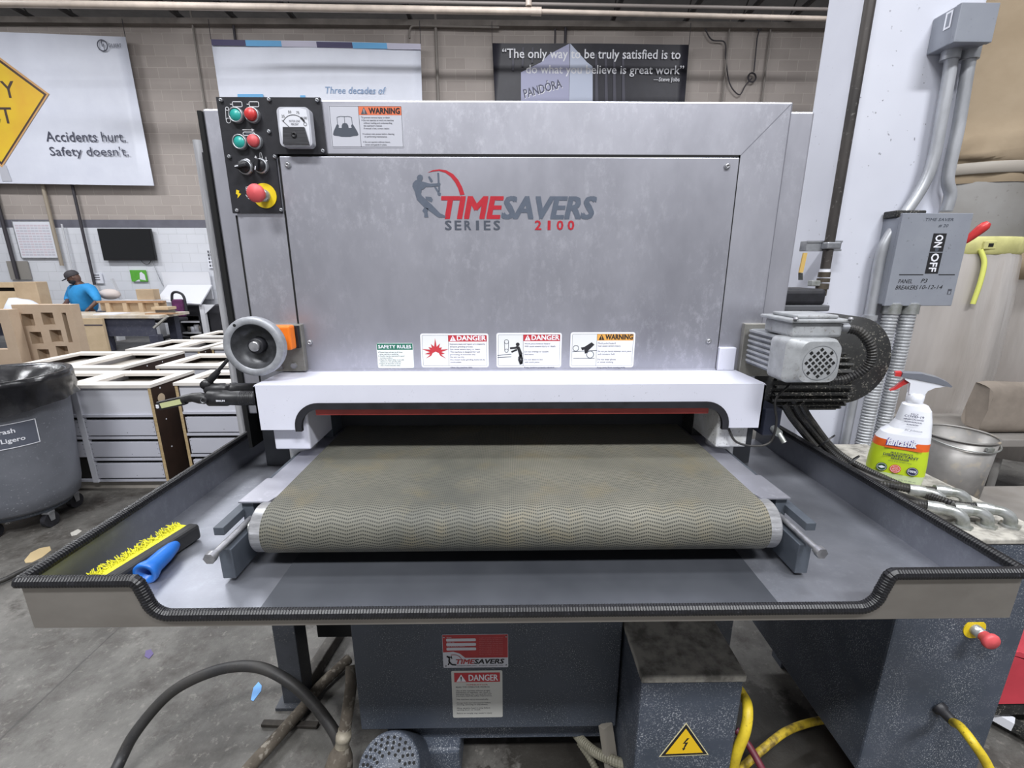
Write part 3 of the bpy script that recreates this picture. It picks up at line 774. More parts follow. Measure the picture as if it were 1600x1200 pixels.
for side in (0, 1):
    mx = (lambda x: x) if side == 0 else (lambda x: MIR - x)
    b = MB()
    b.box(mx(-0.515), mx(-0.450), 0.86, 1.9, 1.030, 1.052, STEEL, .001); b.box(mx(-0.515), mx(-0.511), 0.86, 1.9, 0.99, 1.05, STEEL)
    b.build('side_rail', S)
    b = MB(); pz = Plane((0, 0, 1.0535), (1, 0, 0), (0, 1, 0))
    b.prism(pz, [(mx(x), y) for x, y in ((-0.524, .803), (-0.466, .803), (-0.456, .83), (-0.456, .905), (-0.520, .905))][::(1 if side == 0 else -1)], 0, .003, STEEL)
    b.build('cover_plate', S)
    b = MB(); b.box(mx(-0.522), mx(-0.498), .722, 1.15, .945, 1.006, BRACK, .0015); b.box(mx(-0.538), mx(-0.519), .742, 1.15, 1.022, 1.038, BRACK, .001)
    b.box(mx(-0.522), mx(-0.500), .81, 1.15, .99, 1.05, BRACK)
    b.build('roller_bracket', S)
    b = MB(); xb = mx(-0.509); zb_ = 1.0165
    b.cyl((xb, .69, zb_), (xb, .86, zb_), .0055, BOLT, n=16)
    b.cyl((xb, .679, zb_), (xb, .691, zb_), .0105, BOLT, n=6)
    b.cyl((mx(-0.497), DY, DZ), (mx(-0.477), DY, DZ), .012, ZINC, n=16)
    b.build('tension_bolt', S)

# ---------------------------------------------------------------- drip tray
TX0, TX1, TY0, TY1, TZB, TZ, LIPZ = -0.772, 0.846, 0.625, 1.42, 0.931, 1.018, 0.953
b = MB(); t_ = .003
b.box(TX0, TX1, TY0 + .003, TY1, TZB, TZB + .006, TRAY)
b.box(TX0, TX0 + t_, TY0 + .003, TY1, TZB, TZ, TRAY); b.box(TX1 - t_, TX1, TY0 + .003, TY1, TZB, TZ, TRAY)
NL, NR, rr = -0.588, 0.625, 0.032
def notch():
    out = [(TX0, TZ), (NL - .004, TZ)]
    k = 8
    for i in range(k + 1):      # rounded top shoulder into the dip
        t = i / k
        out.append((NL + .002 + .008 * t, TZ - .006 - (TZ - LIPZ - rr - .004) * t))
    for i in range(1, k + 1):
        a = math.pi + math.pi / 2 * i / k; out.append((NL + .010 + rr + rr * math.cos(a), LIPZ + rr + rr * math.sin(a)))
    for i in range(k + 1):
        a = -math.pi / 2 + math.pi / 2 * i / k; out.append((NR - .010 - rr + rr * math.cos(a), LIPZ + rr + rr * math.sin(a)))
    for i in range(1, k + 1):
        t = 1 - i / k; out.append((NR - .002 - .008 * t, TZ - .006 - (TZ - LIPZ - rr - .004) * t))
    return out + [(NR + .004, TZ), (TX1, TZ)]
npts = notch()
pf = Plane((0, TY0, 0))
b.prism(pf, [(TX0, TZB - .002)] + npts + [(TX1, TZB - .002)], -.003, .0, TRAYF)
tray = b.build('drip_tray', S)
tray['label'] = 'wide shallow steel drip tray with a dipped front'
rim = [Vector((TX0 + .001, y, TZ)) for y in [TY1 - .05 * i for i in range(16)]] + [Vector((a, TY0 - .001, c)) for a, c in npts] + [Vector((TX1 - .001, TY0 + .05 * i, TZ)) for i in range(16)]
rim = even(rim, .0016)
RF = lambda i: (1.0, 1.0, 0.93)[i % 3]
b = MB(); b.tube(rim, .0100, TRIMB, n=10, rf=RF, smooth=False); b.build('rim_edging', tray)['label'] = 'black ribbed rubber edging'
MB().box(-0.42, 0.47, .631, 1.22, TZB + .006, TZB + .0075, M('tray_centre_sheet', '#686b72', 0.45, 0.65, '#54575e', 3), .0005).build('tray_sheet', tray)

# ---------------------------------------------------------------- handwheel at the left
x, z = P(396, 542, Y=1.03).x, P(396, 542, Y=1.03).z
b = MB(); r = .0685
o = (x, 1.04, z)
b.lathe([(r * .97, -.012), (r, -.004), (r, .008), (r * .985, .012), (r * .80, .012), (r * .76, .010)], o, (0, -1, 0), CAST, 48)
b.lathe([(r * .76, .010), (r * .62, -.012), (r * .30, -.020), (r * .27, -.018)], o, (0, -1, 0), CUP, 48)
b.lathe([(r * .97, -.012), (r * .7, -.024), (.02, -.03), (.02, -.09), (0, -.09)], o, (0, -1, 0), CAST, 40)
hw = b.build('handwheel', S); hw['label'] = 'grey dished handwheel at the left of the hood'
b = MB(); b.lathe([(r * .27, -.02), (r * .27, .0), (r * .22, .002), (r * .13, .002), (r * .13, .005), (r * .10, .006), (0, .006)], o, (0, -1, 0), BLACK, 28)
b.lathe([(r * .17, .004), (r * .17, .0085), (r * .15, .0095), (0, .0095)], o, (0, -1, 0), BOLT, 20, False); b.build('hub', hw)
a = math.radians(125); MB().cyl((x + r * .88 * math.cos(a), 1.0285, z + r * .88 * math.sin(a)), (x + r * .88 * math.cos(a), 1.0275, z + r * .88 * math.sin(a)), .0035, GAP, n=14).build('handle_hole', hw)
x0, z0 = q(425, 580, 1.13); x1, z1 = q(470, 507, 1.13)
MB().box(x0, x1, 1.128, 1.15, z0, z1, M('mount_plate', '#9d9b95', 0.45, 0.6, '#84827b', 20), .002).build('mount_plate', S)
b = MB(); x0, z0 = q(430, 547, 1.09); x1, z1 = q(453, 509, 1.09)
b.box(x0 - .02, x1, 1.085, 1.115, z0, z1, ORANGE, .005); b.box(x0 - .02, x1 + .004, 1.115, 1.13, z0, z1 - .004, BLACK); b.build('position_indicator', S)['label'] = 'orange position indicator behind the handwheel'
for px, py in ((438, 573), (460, 571)):
    x_, z_ = q(px, py, 1.126); MB().cyl((x_, 1.13, z_), (x_, 1.120, z_), .0075, BOLT, n=6).build('plate_bolt', S)

# ---------------------------------------------------------------- gear motor on the right of the hood
GX0, GX1, GZ0, GZ1 = 0.598, 0.712, 1.257, 1.353
cx, cz = 0.652, 1.305
b = MB()
x0, z0 = q(1158, 585, 1.14); x1, z1 = q(1216, 507, 1.14)
b.box(0.606, 0.70, 1.135, 1.15, 1.225, 1.362, M('mount_plate', '#9d9b95'), .002)
gm = b.build('gear_motor', S); gm['label'] = 'small light grey geared motor with a perforated fan cover'
b = MB(); b.box(GX0 + .02, GX1 - .004, 1.00, 1.135, GZ0 + .003, GZ1 - .003, MOTR, .006)
for k in range(7):
    zz = GZ0 + .012 + k * .0125
    b.box(GX0 + .015, GX0 + .021, 1.00, 1.125, zz, zz + .005, MOTG); b.box(GX1 - .006, GX1 + .002, 1.00, 1.125, zz, zz + .005, MOTB)
b.build('rib_body', gm)
b = MB()
pm = Plane((0, .93, 0))
fo = rrect(GX0, GZ0, GX1, GZ1, .014, 6)
fi = rrect(GX0 + .026, GZ0 + .004, GX1 - .003, GZ1 - .004, .020, 6)
n = len(fo)
A = [Vector((a, 1.0, c)) for a, c in fo]; B = [Vector((a, .945, c)) for a, c in fo]; D = [Vector((a, .93, c)) for a, c in fi]
for L0, L1, sm in ((A, B, True), (B, D, True)):
    b.add(L0 + L1, [(i, (i + 1) % n, n + (i + 1) % n, n + i) for i in range(n)], MOTG, sm)
b.add(D, [tuple(range(n))], MOTG)
hcx, hcz, hr = GX0 + .069, (GZ0 + GZ1) / 2 - .002, .037
b.stroke(pm, circ(hcx, hcz, hr, 32), .0012, MOTR, .0006, True)
for i in range(-4, 5):
    for j in range(-4, 5):
        if (i + j) % 2: continue
        u_, v_ = i * .0072, j * .0072
        if abs(u_) + abs(v_) > .05 or math.hypot(u_, v_) > hr * .86: continue
        c_ = .0046; b.poly(pm, [(hcx + u_ - c_, hcz + v_), (hcx + u_, hcz + v_ - c_), (hcx + u_ + c_, hcz + v_), (hcx + u_, hcz + v_ + c_)], GAP, .0006)
b.build('fan_cover', gm)
x0, x1 = .612, .742
b = MB(); b.box(x0 + .008, x1 - .012, .965, 1.075, 1.352, 1.384, MOTG, .006); b.box(x0, x1, .958, 1.085, 1.384, 1.392, MOTG, .003); b.box(x0 + .02, x1 - .02, .972, 1.07, 1.392, 1.400, MOTG, .003)
for sx in (x0 + .006, x1 - .006): b.lathe([(.005, 0), (.005, .004), (0, .006)], (sx, .956, 1.392), (0, 0, 1), BOLT, 12)
b.cyl((x1 - .012, .985, 1.370), (x1 + .012, .985, 1.370), .011, GALV, n=16)
b.build('terminal_box', gm)
ln = catmull([(x1 + .008, .985, 1.370), (x1 + .035, .975, 1.362), (x1 + .060, .965, 1.325), (x1 + .062, .97, 1.285), (x1 + .035, .985, 1.255), (x1 + .0, 1.0, 1.245)], 30)
b = MB(); b.tube(even(ln, .0016), .0105, CABLE, n=12, rf=lambda i: (1, 1, .86, .86)[i % 4], smooth=False); b.build('motor_cable', gm)
# main drive motor behind it: finned body and round dusty belt guard
b = MB()
c0 = Vector((0.62, 1.22, 1.195)); r = .072
b.cyl(c0, c0 + Vector((.30, 0, 0)), r, MOTB, n=32)
for k in range(26):
    a = 2 * math.pi * k / 26; d = Vector((0, math.cos(a), math.sin(a)))
    b.beam(c0 + d * (r + .006) + Vector((.09, 0, 0)), c0 + d * (r + .006) + Vector((.30, 0, 0)), .006, .016, MOTB, up=d)
dm = b.build('drive_motor', S); dm['label'] = 'dusty black finned drive motor'
_g = P(1325, 565, Y=1.235); gx, gz, gy = _g.x, _g.z, 1.285
b = MB(); b.lathe([(.0, .05), (.121, .05), (.126, .044), (.126, -.06)], (gx, gy, gz), (0, -1, 0), MOTB, 56)
b.lathe([(.126, -.06), (0, -.06)], (gx, gy, gz), (0, -1, 0), MOTB, 56)
dg = b.build('belt_guard', S); dg['label'] = 'round dusty black guard right of the geared motor'
x_, z_ = q(1327, 615, gy - .05); screw(1327, 615, gy - .05, .006, 'guard_screw', dg)
b = MB(); x0, z0 = q(1232, 482, 1.3); x1, z1 = q(1283, 452, 1.3)
b.box(.757, x1, 1.27, 1.40, z0 + .01, z1 + .002, BLACK, .012, 3); b.box(.757, x1 + .006, 1.26, 1.41, z0 - .004, z0 + .012, M('dusty_lid', '#55565a', 0.6), .003); b.build('switch_box', S)['label'] = 'black rounded box above the geared motor'
# under-hood coupling and the thin air line
b = MB(); x_, z_ = q(1198, 665, 1.06); b.box(x_ - .02, x_ + .022, 1.04, 1.12, z_ - .02, z_ + .05, M('blue_black_bracket', '#262a3a', 0.5), .004)
b.cyl((x_ + .005, 1.04, z_), (x_ + .005, 1.015, z_ - .004), .009, ZINC, n=14); b.cyl((x_ + .005, 1.015, z_ - .004), (x_ + .012, 1.0, z_ - .022), .006, ZINC, n=12)
b.build('air_fitting', S)
ln = catmull([P(1137, 667, Y=1.015), P(1150, 690, Y=1.01), P(1180, 697, Y=1.0), P(1204, 690, Y=1.0), P(1213, 660, Y=1.0), P(1212, 625, Y=1.01), P(1235, 600, Y=1.03)], 10)
b = MB(); b.tube(ln, .0028, CABLE, n=8); b.build('air_line', S)

# ---------------------------------------------------------------- base under the tray
b = MB(); b.box(-0.414, 0.310, 1.0, 1.8, 0.228, 0.9, DARK, .004); b.box(-0.36, 0.33, 1.06, 1.8, .115, .228, DARK2)
base = b.build('base_cabinet', S); base['label'] = 'dark grey base cabinet under the tray'
YB = 1.0
x0, z0, x1, z1 = box_px(YB, 693, 990, 794, 1043); pl = Plane((0, YB, 0)); b = MB(); W, H = x1 - x0, z1 - z0
PLR = M('plate_red', '#a83034', 0.4, 0, '#9a2b30', 30)
b.prism(pl, rrect(x0, z0, x1, z1, .003, 3), 0, .0012, SIL)
b.poly(pl, [(x0 + .001, z1 - .001), (x0 + .001, z0 + H * .47), (x0 + W * .16, z0 + H * .49), (x0 + W * .26, z0 + H * .43), (x0 + W * .34, z0 + H * .30), (x1 - .001, z0 + H * .30), (x1 - .001, z1 - .001)], PLR, .0014)
for i in range(3): b.poly(pl, rrect(x0 + W * .06, z1 - H * (.20 + .135 * i), x0 + W * .51, z1 - H * (.115 + .135 * i), .0028, 4), SIL, .0017)
for i, t in enumerate(('MODEL', 'SERIAL NO.', 'FOR TECHNICAL SERVICE')): b.text(pl, t, x0 + W * .07, z1 - H * (.10 + .135 * i), H * .026, SIL, h=.0017)
for i in range(10): b.text(pl, 'PATENTS ISSUED IN THE U.S.A.' if i % 3 else 'AND OTHER COUNTRIES', x0 + W * .56, z1 - H * (.12 + .055 * i), H * .026, M('plate_pink', '#c07274', 0.5), width=W * .36, h=.0017)
b.text(pl, 'TIME', x0 + W * .20, z0 + H * .12, H * .135, PLR, width=W * .285, bold=.04, shear=.22, h=.0017); b.text(pl, 'SAVERS', x0 + W * .478, z0 + H * .12, H * .135, INK, width=W * .46, bold=.04, shear=.22, h=.0017)
arc = [(x0 + W * (.165 + .125 * math.cos(math.radians(t))), z0 + H * (.19 + .21 * math.sin(math.radians(t)))) for t in range(110, -5, -8)]
b.stroke(pl, arc, .0014, PLR, .0017)
for pts_, wd in (([(.06, .36), (.10, .30), (.09, .20), (.13, .10), (.20, .09)], .0045), ([(.075, .34), (.13, .32)], .003), ([(.10, .18), (.075, .09)], .0035), ([(.13, .36), (.135, .27)], .002)):
    b.stroke(pl, [(x0 + W * u, z0 + H * v) for u, v in pts_], wd, INK, .0018)
b.text(pl, 'TIMESAVERS INC.  MAPLE GROVE, MN', x0 + W * .2, z0 + H * .045, H * .03, INKM, width=W * .72, h=.0017)
for u, v in ((.03, .93), (.97, .93), (.04, .06), (.97, .07)): b.cyl(pl.at(x0 + W * u, z0 + H * v, .001), pl.at(x0 + W * u, z0 + H * v, .003), .002, BOLT, n=10)
b.build('rating_plate', base)['label'] = 'red and silver maker plate'
x0, z0, x1, z1 = box_px(YB, 708, 1047, 785, 1121); b = MB(); W, H = x1 - x0, z1 - z0
b.prism(pl, rrect(x0, z0, x1, z1, .004, 3), 0, .0008, M('label_ivory', '#c9c9c4', 0.5))
b.rect(pl, x0 + W * .055, z1 - H * .235, x1 - W * .05, z1 - H * .04, RED, .0011)
b.text(pl, 'DANGER', x0 + W * .34, z1 - H * .205, H * .125, SW, width=W * .57, bold=.02, h=.0015)
hazard_tri(b, pl, x0 + W * .19, z1 - H * .225, W * .19, H * .15, SW, INK)
b.text(pl, 'OPERATOR', x0 + W * .5, z1 - H * .305, H * .022, RED, width=W * .42, h=.0012, align='C')
lines(b, pl, ['READ THE OPERATOR MANUAL', '', 'Use of this machine without proper', 'instruction of operator can result in', 'personal injury. Do not operate until', 'you have read the safety instructions.', '', 'This machine starts automatically.', '', 'Always lock out main power before', 'cleaning, servicing or adjustment.', '', 'Allow abrasive head to stop before', 'opening doors or covers.', '', 'Failure to comply may result in injury'], x0 + W * .08, z1 - H * .355, H * .0375, H * .0275, INKM, W * .84)
b.build('danger_label', base)['label'] = 'red topped danger notice'
# elbow box with the lightning sign
b = MB(); b.box(.318, .562, .85, 1.3, 0, .552, DARK2, .006); b.box(.316, .565, .846, 1.3, .552, .572, DUSTTOP_LIT, .004); eb = b.build('wiring_box', S); eb['label'] = 'dusty grey wiring box with a lightning triangle'
pl = Plane((0, .85, 0)); b = MB()
tri = [q(x, y, .85) for x, y in ((1032, 1181), (1105, 1178), (1072, 1131))]
cxm = sum(t[0] for t in tri) / 3; czm = sum(t[1] for t in tri) / 3
def sc(k): return [(cxm + (a - cxm) * k, czm + (c - czm) * k) for a, c in tri]
b.prism(pl, sc(1.06), 0, .0008, M('pale_edge', '#d9cfa5', 0.5)); b.poly(pl, sc(1.0), INK, .001); b.poly(pl, sc(.80), M('sign_yellow', '#e6bb1e', 0.45), .0013)
bolt_ = [(.004, .022), (-.006, .003), (.001, .004), (-.003, -.012), (-.006, -.011), (-.003, -.020), (.003, -.013), (.0005, -.0125), (.008, .008), (.000, .007), (.010, .022)]
b.poly(pl, [(cxm + u * .95, czm + v * .95 + .002) for u, v in bolt_], INK, .0016); b.build('electric_hazard_sign', eb)['label'] = 'yellow triangle with a black lightning bolt'
# legs
LEGM = M('leg_grey', '#41444b', 0.55, 0, '#35383e', 12, speck='#85837e', sscale=200, slo=.64, shi=.72)
for xa in (-0.83, 0.695):
    x_ = xa if xa > 0 else P(425, 985, Y=1.27).x
    MB().box(x_, x_ + .075, 1.27, 1.345, 0, .92, LEGM, .003).build('leg', S)
    MB().box(x_ - .02, x_ + .095, 1.25, 1.365, 0, .012, LEGM).build('foot_plate', S)
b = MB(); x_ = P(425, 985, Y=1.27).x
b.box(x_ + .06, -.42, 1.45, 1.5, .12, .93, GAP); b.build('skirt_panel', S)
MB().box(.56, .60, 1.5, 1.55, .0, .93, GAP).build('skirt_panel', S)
# floor-standing pump motor with a perforated fan guard
fc = P(607, 1203, Z=.21)
ax = Vector((-.05, -.62, .78)).normalized()
b = MB(); r = .082
b.lathe([(r * 1.02, -.16), (r * 1.02, -.01), (r, .0), (r * .94, .004), (0, .010)], fc, ax, DARK2, 40)
u, w, a_ = frame_of(ax)
for ring, n_ in ((.26, 0), (.42, 12), (.56, 16), (.70, 21), (.84, 25)):
    for i in range(n_):
        t = 2 * math.pi * i / n_ + ring * 9; c_ = fc + u * math.cos(t) * r * ring + w * math.sin(t) * r * ring + ax * (.0102 - .006 * ring)
        b.cyl(c_, c_ + ax * .0008, .0042, GAP, n=8)
b.lathe([(.006, .009), (.006, .013), (0, .014)], fc, ax, BOLT, 12)
b.build('pump_motor', S)['label'] = 'grey motor with a perforated round fan guard near the floor'
MB().box(-.32, -.14, 1.02, 1.3, 0, .12, DARK2, .01).build('pump_base', S)
# ================================================================== right side
# ---------------------------------------------------------------- electrical cabinet with the stop button
CX0, CX1, CY0, CY1, CZ0, CZ1 = 0.958, 1.292, 0.917, 1.50, 0.16, 0.885
ec = thing('electrical_cabinet', ((CX0 + CX1) / 2, 1.14, 0), 'dark grey electrical cabinet with a red stop button beside the drip tray', 'electrical cabinet')
MB().box(CX0, CX1, CY0, CY1, CZ0, CZ1 - .012, DARK2, .006).build('body', ec)
MB().box(CX0 - .004, CX1 + .004, CY0 - .004, CY1, CZ1 - .014, CZ1, DUSTTOP_LIT, .003).build('top_plate', ec)
for xa in (CX0 + .10, CX1 - .09):
    for ya in (CY0 + .03, CY1 - .1): MB().box(xa, xa + .06, ya, ya + .06, 0, CZ0 + .01, DARK).build('foot', ec)
x_, z_ = q(1522, 982, CY0); estop(x_, z_, CY0, ec, 1.0, 'red mushroom stop button on a yellow disc', .0185)
x_, z_ = q(1466, 1104, CY0); b = MB()
b.lathe([(.018, 0), (.018, .010), (.013, .014), (.012, .04), (.009, .045)], (x_, CY0, z_), (0.25, -1, -.25), BLACK, 20); b.build('cable_gland', ec)
ln = catmull([(x_ + .008, CY0 - .035, z_ - .01), P(1500, 1135, Y=.84), P(1520, 1160, Y=.80), P(1545, 1200, Y=.78), P(1570, 1270, Y=.76), (.98, .78, .02), (1.05, .9, .012), (1.35, 1.0, .012)], 10)
YCAB = M('yellow_cable_jacket', '#d9bf2e', 0.5, 0, '#b79f25', 18, speck='#6b5a1e', sscale=160, slo=.62, shi=.7)
tag(MB().tube(ln, .0105, YCAB, n=14).build('power_cable'), 'thick yellow cable plugged into the front of the electrical cabinet', 'cable')
# bent zinc cable fittings on the cabinet top, each with its cable running back along the tray
ends = [((1470, 793), (1446, 772)), ((1507, 791), (1478, 771)), ((1503, 823), (1470, 798)), ((1541, 822), (1509, 800)), ((1577, 822), (1545, 799))]
back = [P(1236, 628, Y=1.16), P(1255, 660, Y=1.2), P(1300, 712, Y=1.21), P(1352, 754, Y=1.16)]
for i, (e, nn) in enumerate(ends):
    p0 = P(e[0], e[1], Z=CZ1); d = P(nn[0], nn[1], Z=CZ1 + .030) - p0; d.z = 0
    dl = d.length; d.normalize()
    t = thing('cable_elbow', p0, '', 'cable fitting', 'zinc cable elbows on the electrical cabinet')
    arc = [p0 + Vector((0, 0, .004))] + [p0 + Vector((0, 0, .012)) + d * (.030 * (1 - math.cos(a))) + Vector((0, 0, .024 * math.sin(a))) for a in [math.pi / 2 * k / 8 for k in range(9)]]
    end = arc[-1] + d * .012
    MB().tube(arc + [end], .0125, ZINC, n=18).build('elbow', t)
    MB().cyl(end - d * .002, end + d * .010, .0150, ZINC, n=24).cyl(end + d * .010, end + d * .030, .0165, ZINC, r1=.0140, n=8).build('hex_nut', t)
    MB().cyl(p0, p0 + Vector((0, 0, .005)), .021, ZINC, n=6).build('lock_nut', t)
    t['label'] = ['zinc cable elbow at the rear left of the cabinet top, half behind the tray rim', 'zinc cable elbow at the rear of the cabinet top, in front of the grey pail', 'zinc cable elbow at the front of the cabinet top, nearest the tray rim', 'zinc cable elbow in the middle of the front row on the cabinet top', 'zinc cable elbow farthest right on the cabinet top'][i]
    s0 = end + d * .028
    off = Vector((.011 * (i - 2), .010 * (i % 2), .004 * (i % 3)))
    route = [s0, s0 + d * .05] + [p + off for p in back[::-1]]
    if i in (1, 4): route[2] = route[2] + Vector((.05, .0, .0))
    rib = i % 2 == 0
    ln = catmull(route, 14 if rib else 8)
    b = MB()
    if rib: b.tube(even(ln, .003), .0105, CABLE, n=10, rf=lambda k: (1, .88)[k % 2], smooth=False)
    else: b.tube(ln, .0085, CABLE, n=10)
    tag(b.build('cable'), ['black ribbed cable to the rear left elbow fitting', 'smooth black cable to the elbow in front of the pail', 'black ribbed cable nearest the tray rim', 'smooth black cable to the middle elbow of the front row', 'black ribbed cable to the elbow farthest right'][i], 'cable', 'black cables along the right tray rim')
# cable ties
for k, p in enumerate((P(1290, 690, Y=1.20), P(1328, 722, Y=1.19))):
    tag(MB().lathe([(.030, -.002), (.030, .002)], p, (.5, -.6, -.6), BLACK, 24).build('cable_tie'), ['black cable tie round the bundle just below the geared motor', 'black cable tie round the bundle left of the spray bottle'][k], 'cable tie')

# ---------------------------------------------------------------- spray bottle on the cabinet
sb_at = P(1407, 757, Z=CZ1 + .0); sb_at.y += .03
SBW, SBH = .060, .31
t = thing('spray_bottle', sb_at, 'white trigger spray bottle of disinfectant with an orange and green wrap', 'spray bottle')
RB = Matrix.Rotation(math.radians(-32), 3, 'Z')
RB = Matrix.Rotation(math.radians(-32), 3, 'Z')
RB = Matrix.Rotation(math.radians(-32), 3, 'Z')
RB = Matrix.Rotation(math.radians(-32), 3, 'Z')
RB = Matrix.Rotation(math.radians(-32), 3, 'Z')
RB = Matrix.Rotation(math.radians(-32), 3, 'Z')
RB = Matrix.Rotation(math.radians(-32), 3, 'Z')
RB = Matrix.Rotation(math.radians(-32), 3, 'Z')
RB = Matrix.Rotation(math.radians(-32), 3, 'Z')
RB = Matrix.Rotation(math.radians(-32), 3, 'Z')
def oval_loft(b, secs, mat_of, n=36):
    rows = []
    for z, cx_, rx, ry in secs:
        rows.append([sb_at + RB @ Vector((cx_ + rx * math.copysign(abs(math.cos(a)) ** .72, math.cos(a)), ry * math.copysign(abs(math.sin(a)) ** .72, math.sin(a)), z)) for a in [2 * math.pi * i / n for i in range(n)]])
    for j in range(len(rows) - 1):
        b.add(rows[j] + rows[j + 1], [(i, (i + 1) % n, n + (i + 1) % n, n + i) for i in range(n)], mat_of((secs[j][0] + secs[j + 1][0]) / 2), True)
    b.add(rows[0], [tuple(range(n))[::-1]], mat_of(0)); b.add(rows[-1], [tuple(range(n))], mat_of(secs[-1][0]))
PW = M('bottle_white', '#e6e8f0', 0.3); PGR = M('wrap_green', '#b9cf2a', 0.35); POR = M('wrap_orange', '#e0642a', 0.35); PPALE = M('liquid_pale_green', '#c9d8a8', 0.3)
def bm_(z): return PPALE if z < .030 else PGR if z < .098 else POR if z < .118 else PW
secs = [(0, 0, .050, .028), (.006, 0, .058, .033), (.03, 0, .0605, .035), (.06, 0, .060, .035), (.098, 0, .057, .034), (.118, .001, .0555, .033), (.135, .004, .051, .032), (.15, .011, .042, .029), (.17, .015, .036, .026), (.20, .014, .031, .023), (.212, .011, .026, .021), (.216, .008, .017, .016), (.222, .008, .0165, .0165)]
b = MB(); oval_loft(b, secs, bm_)
# printing on the front of the bottle
pb = Plane(sb_at + RB @ Vector((0, -.0365, 0)), RB @ Vector((1, 0, 0)))
b.poly(pb, [(-.036, .0985), (.038, .0985), (.038, .106), (.0, .116), (-.036, .112)], POR, -.0012)
for m_, dx, hh in ((M('print_blue', '#3b3f9a', 0.4), -.0008, .0002), (PW, .0, .0008)):
    b.text(pb, 'fantastik', -.033 + dx, .107 + dx, .019, m_, width=.058, bold=.07 if hh < .0005 else .03, shear=.2, h=hh, rot=.03)
INKB = M('print_navy', '#26264f', 0.5)
b.text(pb, 'MULTI-SURFACE', 0, .086, .0042, INKB, width=.044, align='C', h=.0004, bold=.03)
b.text(pb, 'DISINFECTANT', -.001, .0775, .0064, INKB, width=.070, align='C', h=.0004, bold=.03)
b.text(pb, 'DEGREASER', -.001, .0705, .0046, INKB, width=.036, align='C', h=.0004, bold=.03)
b.text(pb, 'KILLS 99.9% OF BACTERIA', 0, .064, .0026, INKB, width=.046, align='C', h=.0004)
for cx_, m_ in ((-.034, M('print_dark_green', '#24452f', 0.5)), (-.006, M('print_red', '#d8553a', 0.5)), (.028, INKB)):
    b.poly(pb, circ(cx_, .045, .0115, 24), m_, .0002); b.stroke(pb, circ(cx_, .045, .0095, 24), .0007, PW, .0005, True)
b.poly(pb, [(-.042, .045), (-.034, .049), (-.026, .045), (-.034, .041)], PW, .0006)
for i, tx in enumerate(('KILLS', 'GERMS', 'ODORS')): b.text(pb, tx, -.006, .0485 - .005 * i, .003, PW, align='C', h=.0006)
b.text(pb, '100%', .028, .0425, .006, PW, align='C', h=.0006, width=.015, bold=.03)
b.text(pb, 'FRESH SCENT', 0, .030, .0026, INKB, align='C', h=.0004); b.text(pb, '32 FL OZ (946 mL)', .022, .016, .003, INKB, align='C', h=.0004)
b.text(pb, 'CAUTION', -.044, .021, .0024, INKB, h=.0003); b.text(pb, 'KEEP OUT OF REACH', -.044, .017, .002, INKB, h=.0003)
pb2 = Plane(sb_at + RB @ Vector((.014, -.0305, 0)), RB @ Vector((1, 0, 0)))
for i, (tx, c_) in enumerate((('KILLS', .0042), ('COVID-19', .0058), ('VIRUS* ON HARD', .0034), ('NON-POROUS', .0034), ('SURFACES', .0034))): b.text(pb2, tx, -.006, .192 - .0068 * i, c_, INKB, align='C', h=.0015 + .0005 * i, bold=.02)
b.text(pb2, 'SC Johnson', -.002, .150, .005, INKB, align='C', h=.0048, shear=.3)
b.build('bottle', t)
b = MB(); o_ = sb_at + RB @ Vector((.008, 0, 0))
b.lathe([(.0175, .220), (.018, .224), (.018, .240), (.014, .243)], o_, (0, 0, 1), PW, 28); b.build('collar', t)
ps = Plane(o_ + RB @ Vector((0, .013, 0)), RB @ Vector((1, 0, 0)))
b = MB(); b.prism(ps, [(-.016, .240), (.014, .240), (.018, .252), (.030, .262), (.050, .268), (.056, .272), (-.010, .282), (-.030, .284), (-.030, .276), (-.018, .268)], 0, .026, PW); b.build('trigger_head', t)
b = MB(); b.prism(ps, [(-.038, .282), (-.036, .292), (.0, .294), (.030, .288), (.050, .279), (.060, .270), (.058, .267), (.034, .273), (-.010, .279)], -.002, .028, M('spray_cap_grey', '#70737c', 0.35)); b.build('cap', t)
b = MB(); b.prism(ps, [(-.050, .281), (-.050, .291), (-.038, .293), (-.038, .281)], .003, .023, BTNR); b.build('nozzle', t)['label'] = 'red nozzle'
b = MB(); b.prism(ps, [(-.022, .276), (-.030, .274), (-.038, .262), (-.046, .250), (-.054, .243), (-.052, .241), (-.040, .247), (-.030, .258), (-.018, .268)], .006, .020, BTNR); b.build('trigger', t)['label'] = 'red trigger'

t.scale = (1.12, 1.12, 1.12)
# ---------------------------------------------------------------- galvanised pail on a low grey bench behind the cabinet
BENZ = .60
bn = thing('low_bench', (1.95, 1.62, 0), 'low dusty grey steel bench behind the electrical cabinet', 'bench')
BNM = M('bench_steel', '#8f8b87', 0.6, 0.2, '#7d7873', 5)
MB().box(1.42, 3.0, 1.42, 1.72, BENZ - .03, BENZ, BNM, .003).build('top', bn)
for xa in (1.46, 2.9): MB().box(xa, xa + .05, 1.45, 1.70, 0, BENZ - .03, BNM).build('leg', bn)
pc_ = P(1506, 783, Z=BENZ); pc_.y += .10; pc_.x += .02
pc_.y = max(pc_.y, 1.56)
t = thing('pail', pc_, 'dull galvanised pail standing behind the spray bottle', 'bucket')
PA = M('pail_zinc', '#9b9895', 0.45, 0.35, '#6f6d6b', 4, speck='#b5a78f', sscale=25, slo=.58, shi=.7, rvar=.1)
b = MB(); b.lathe([(0, .012), (.098, .012), (.100, 0), (.103, .004), (.116, .246), (.1145, .246), (.1, .016), (0, .016)], pc_, (0, 0, 1), PA, 48); b.build('body', t)
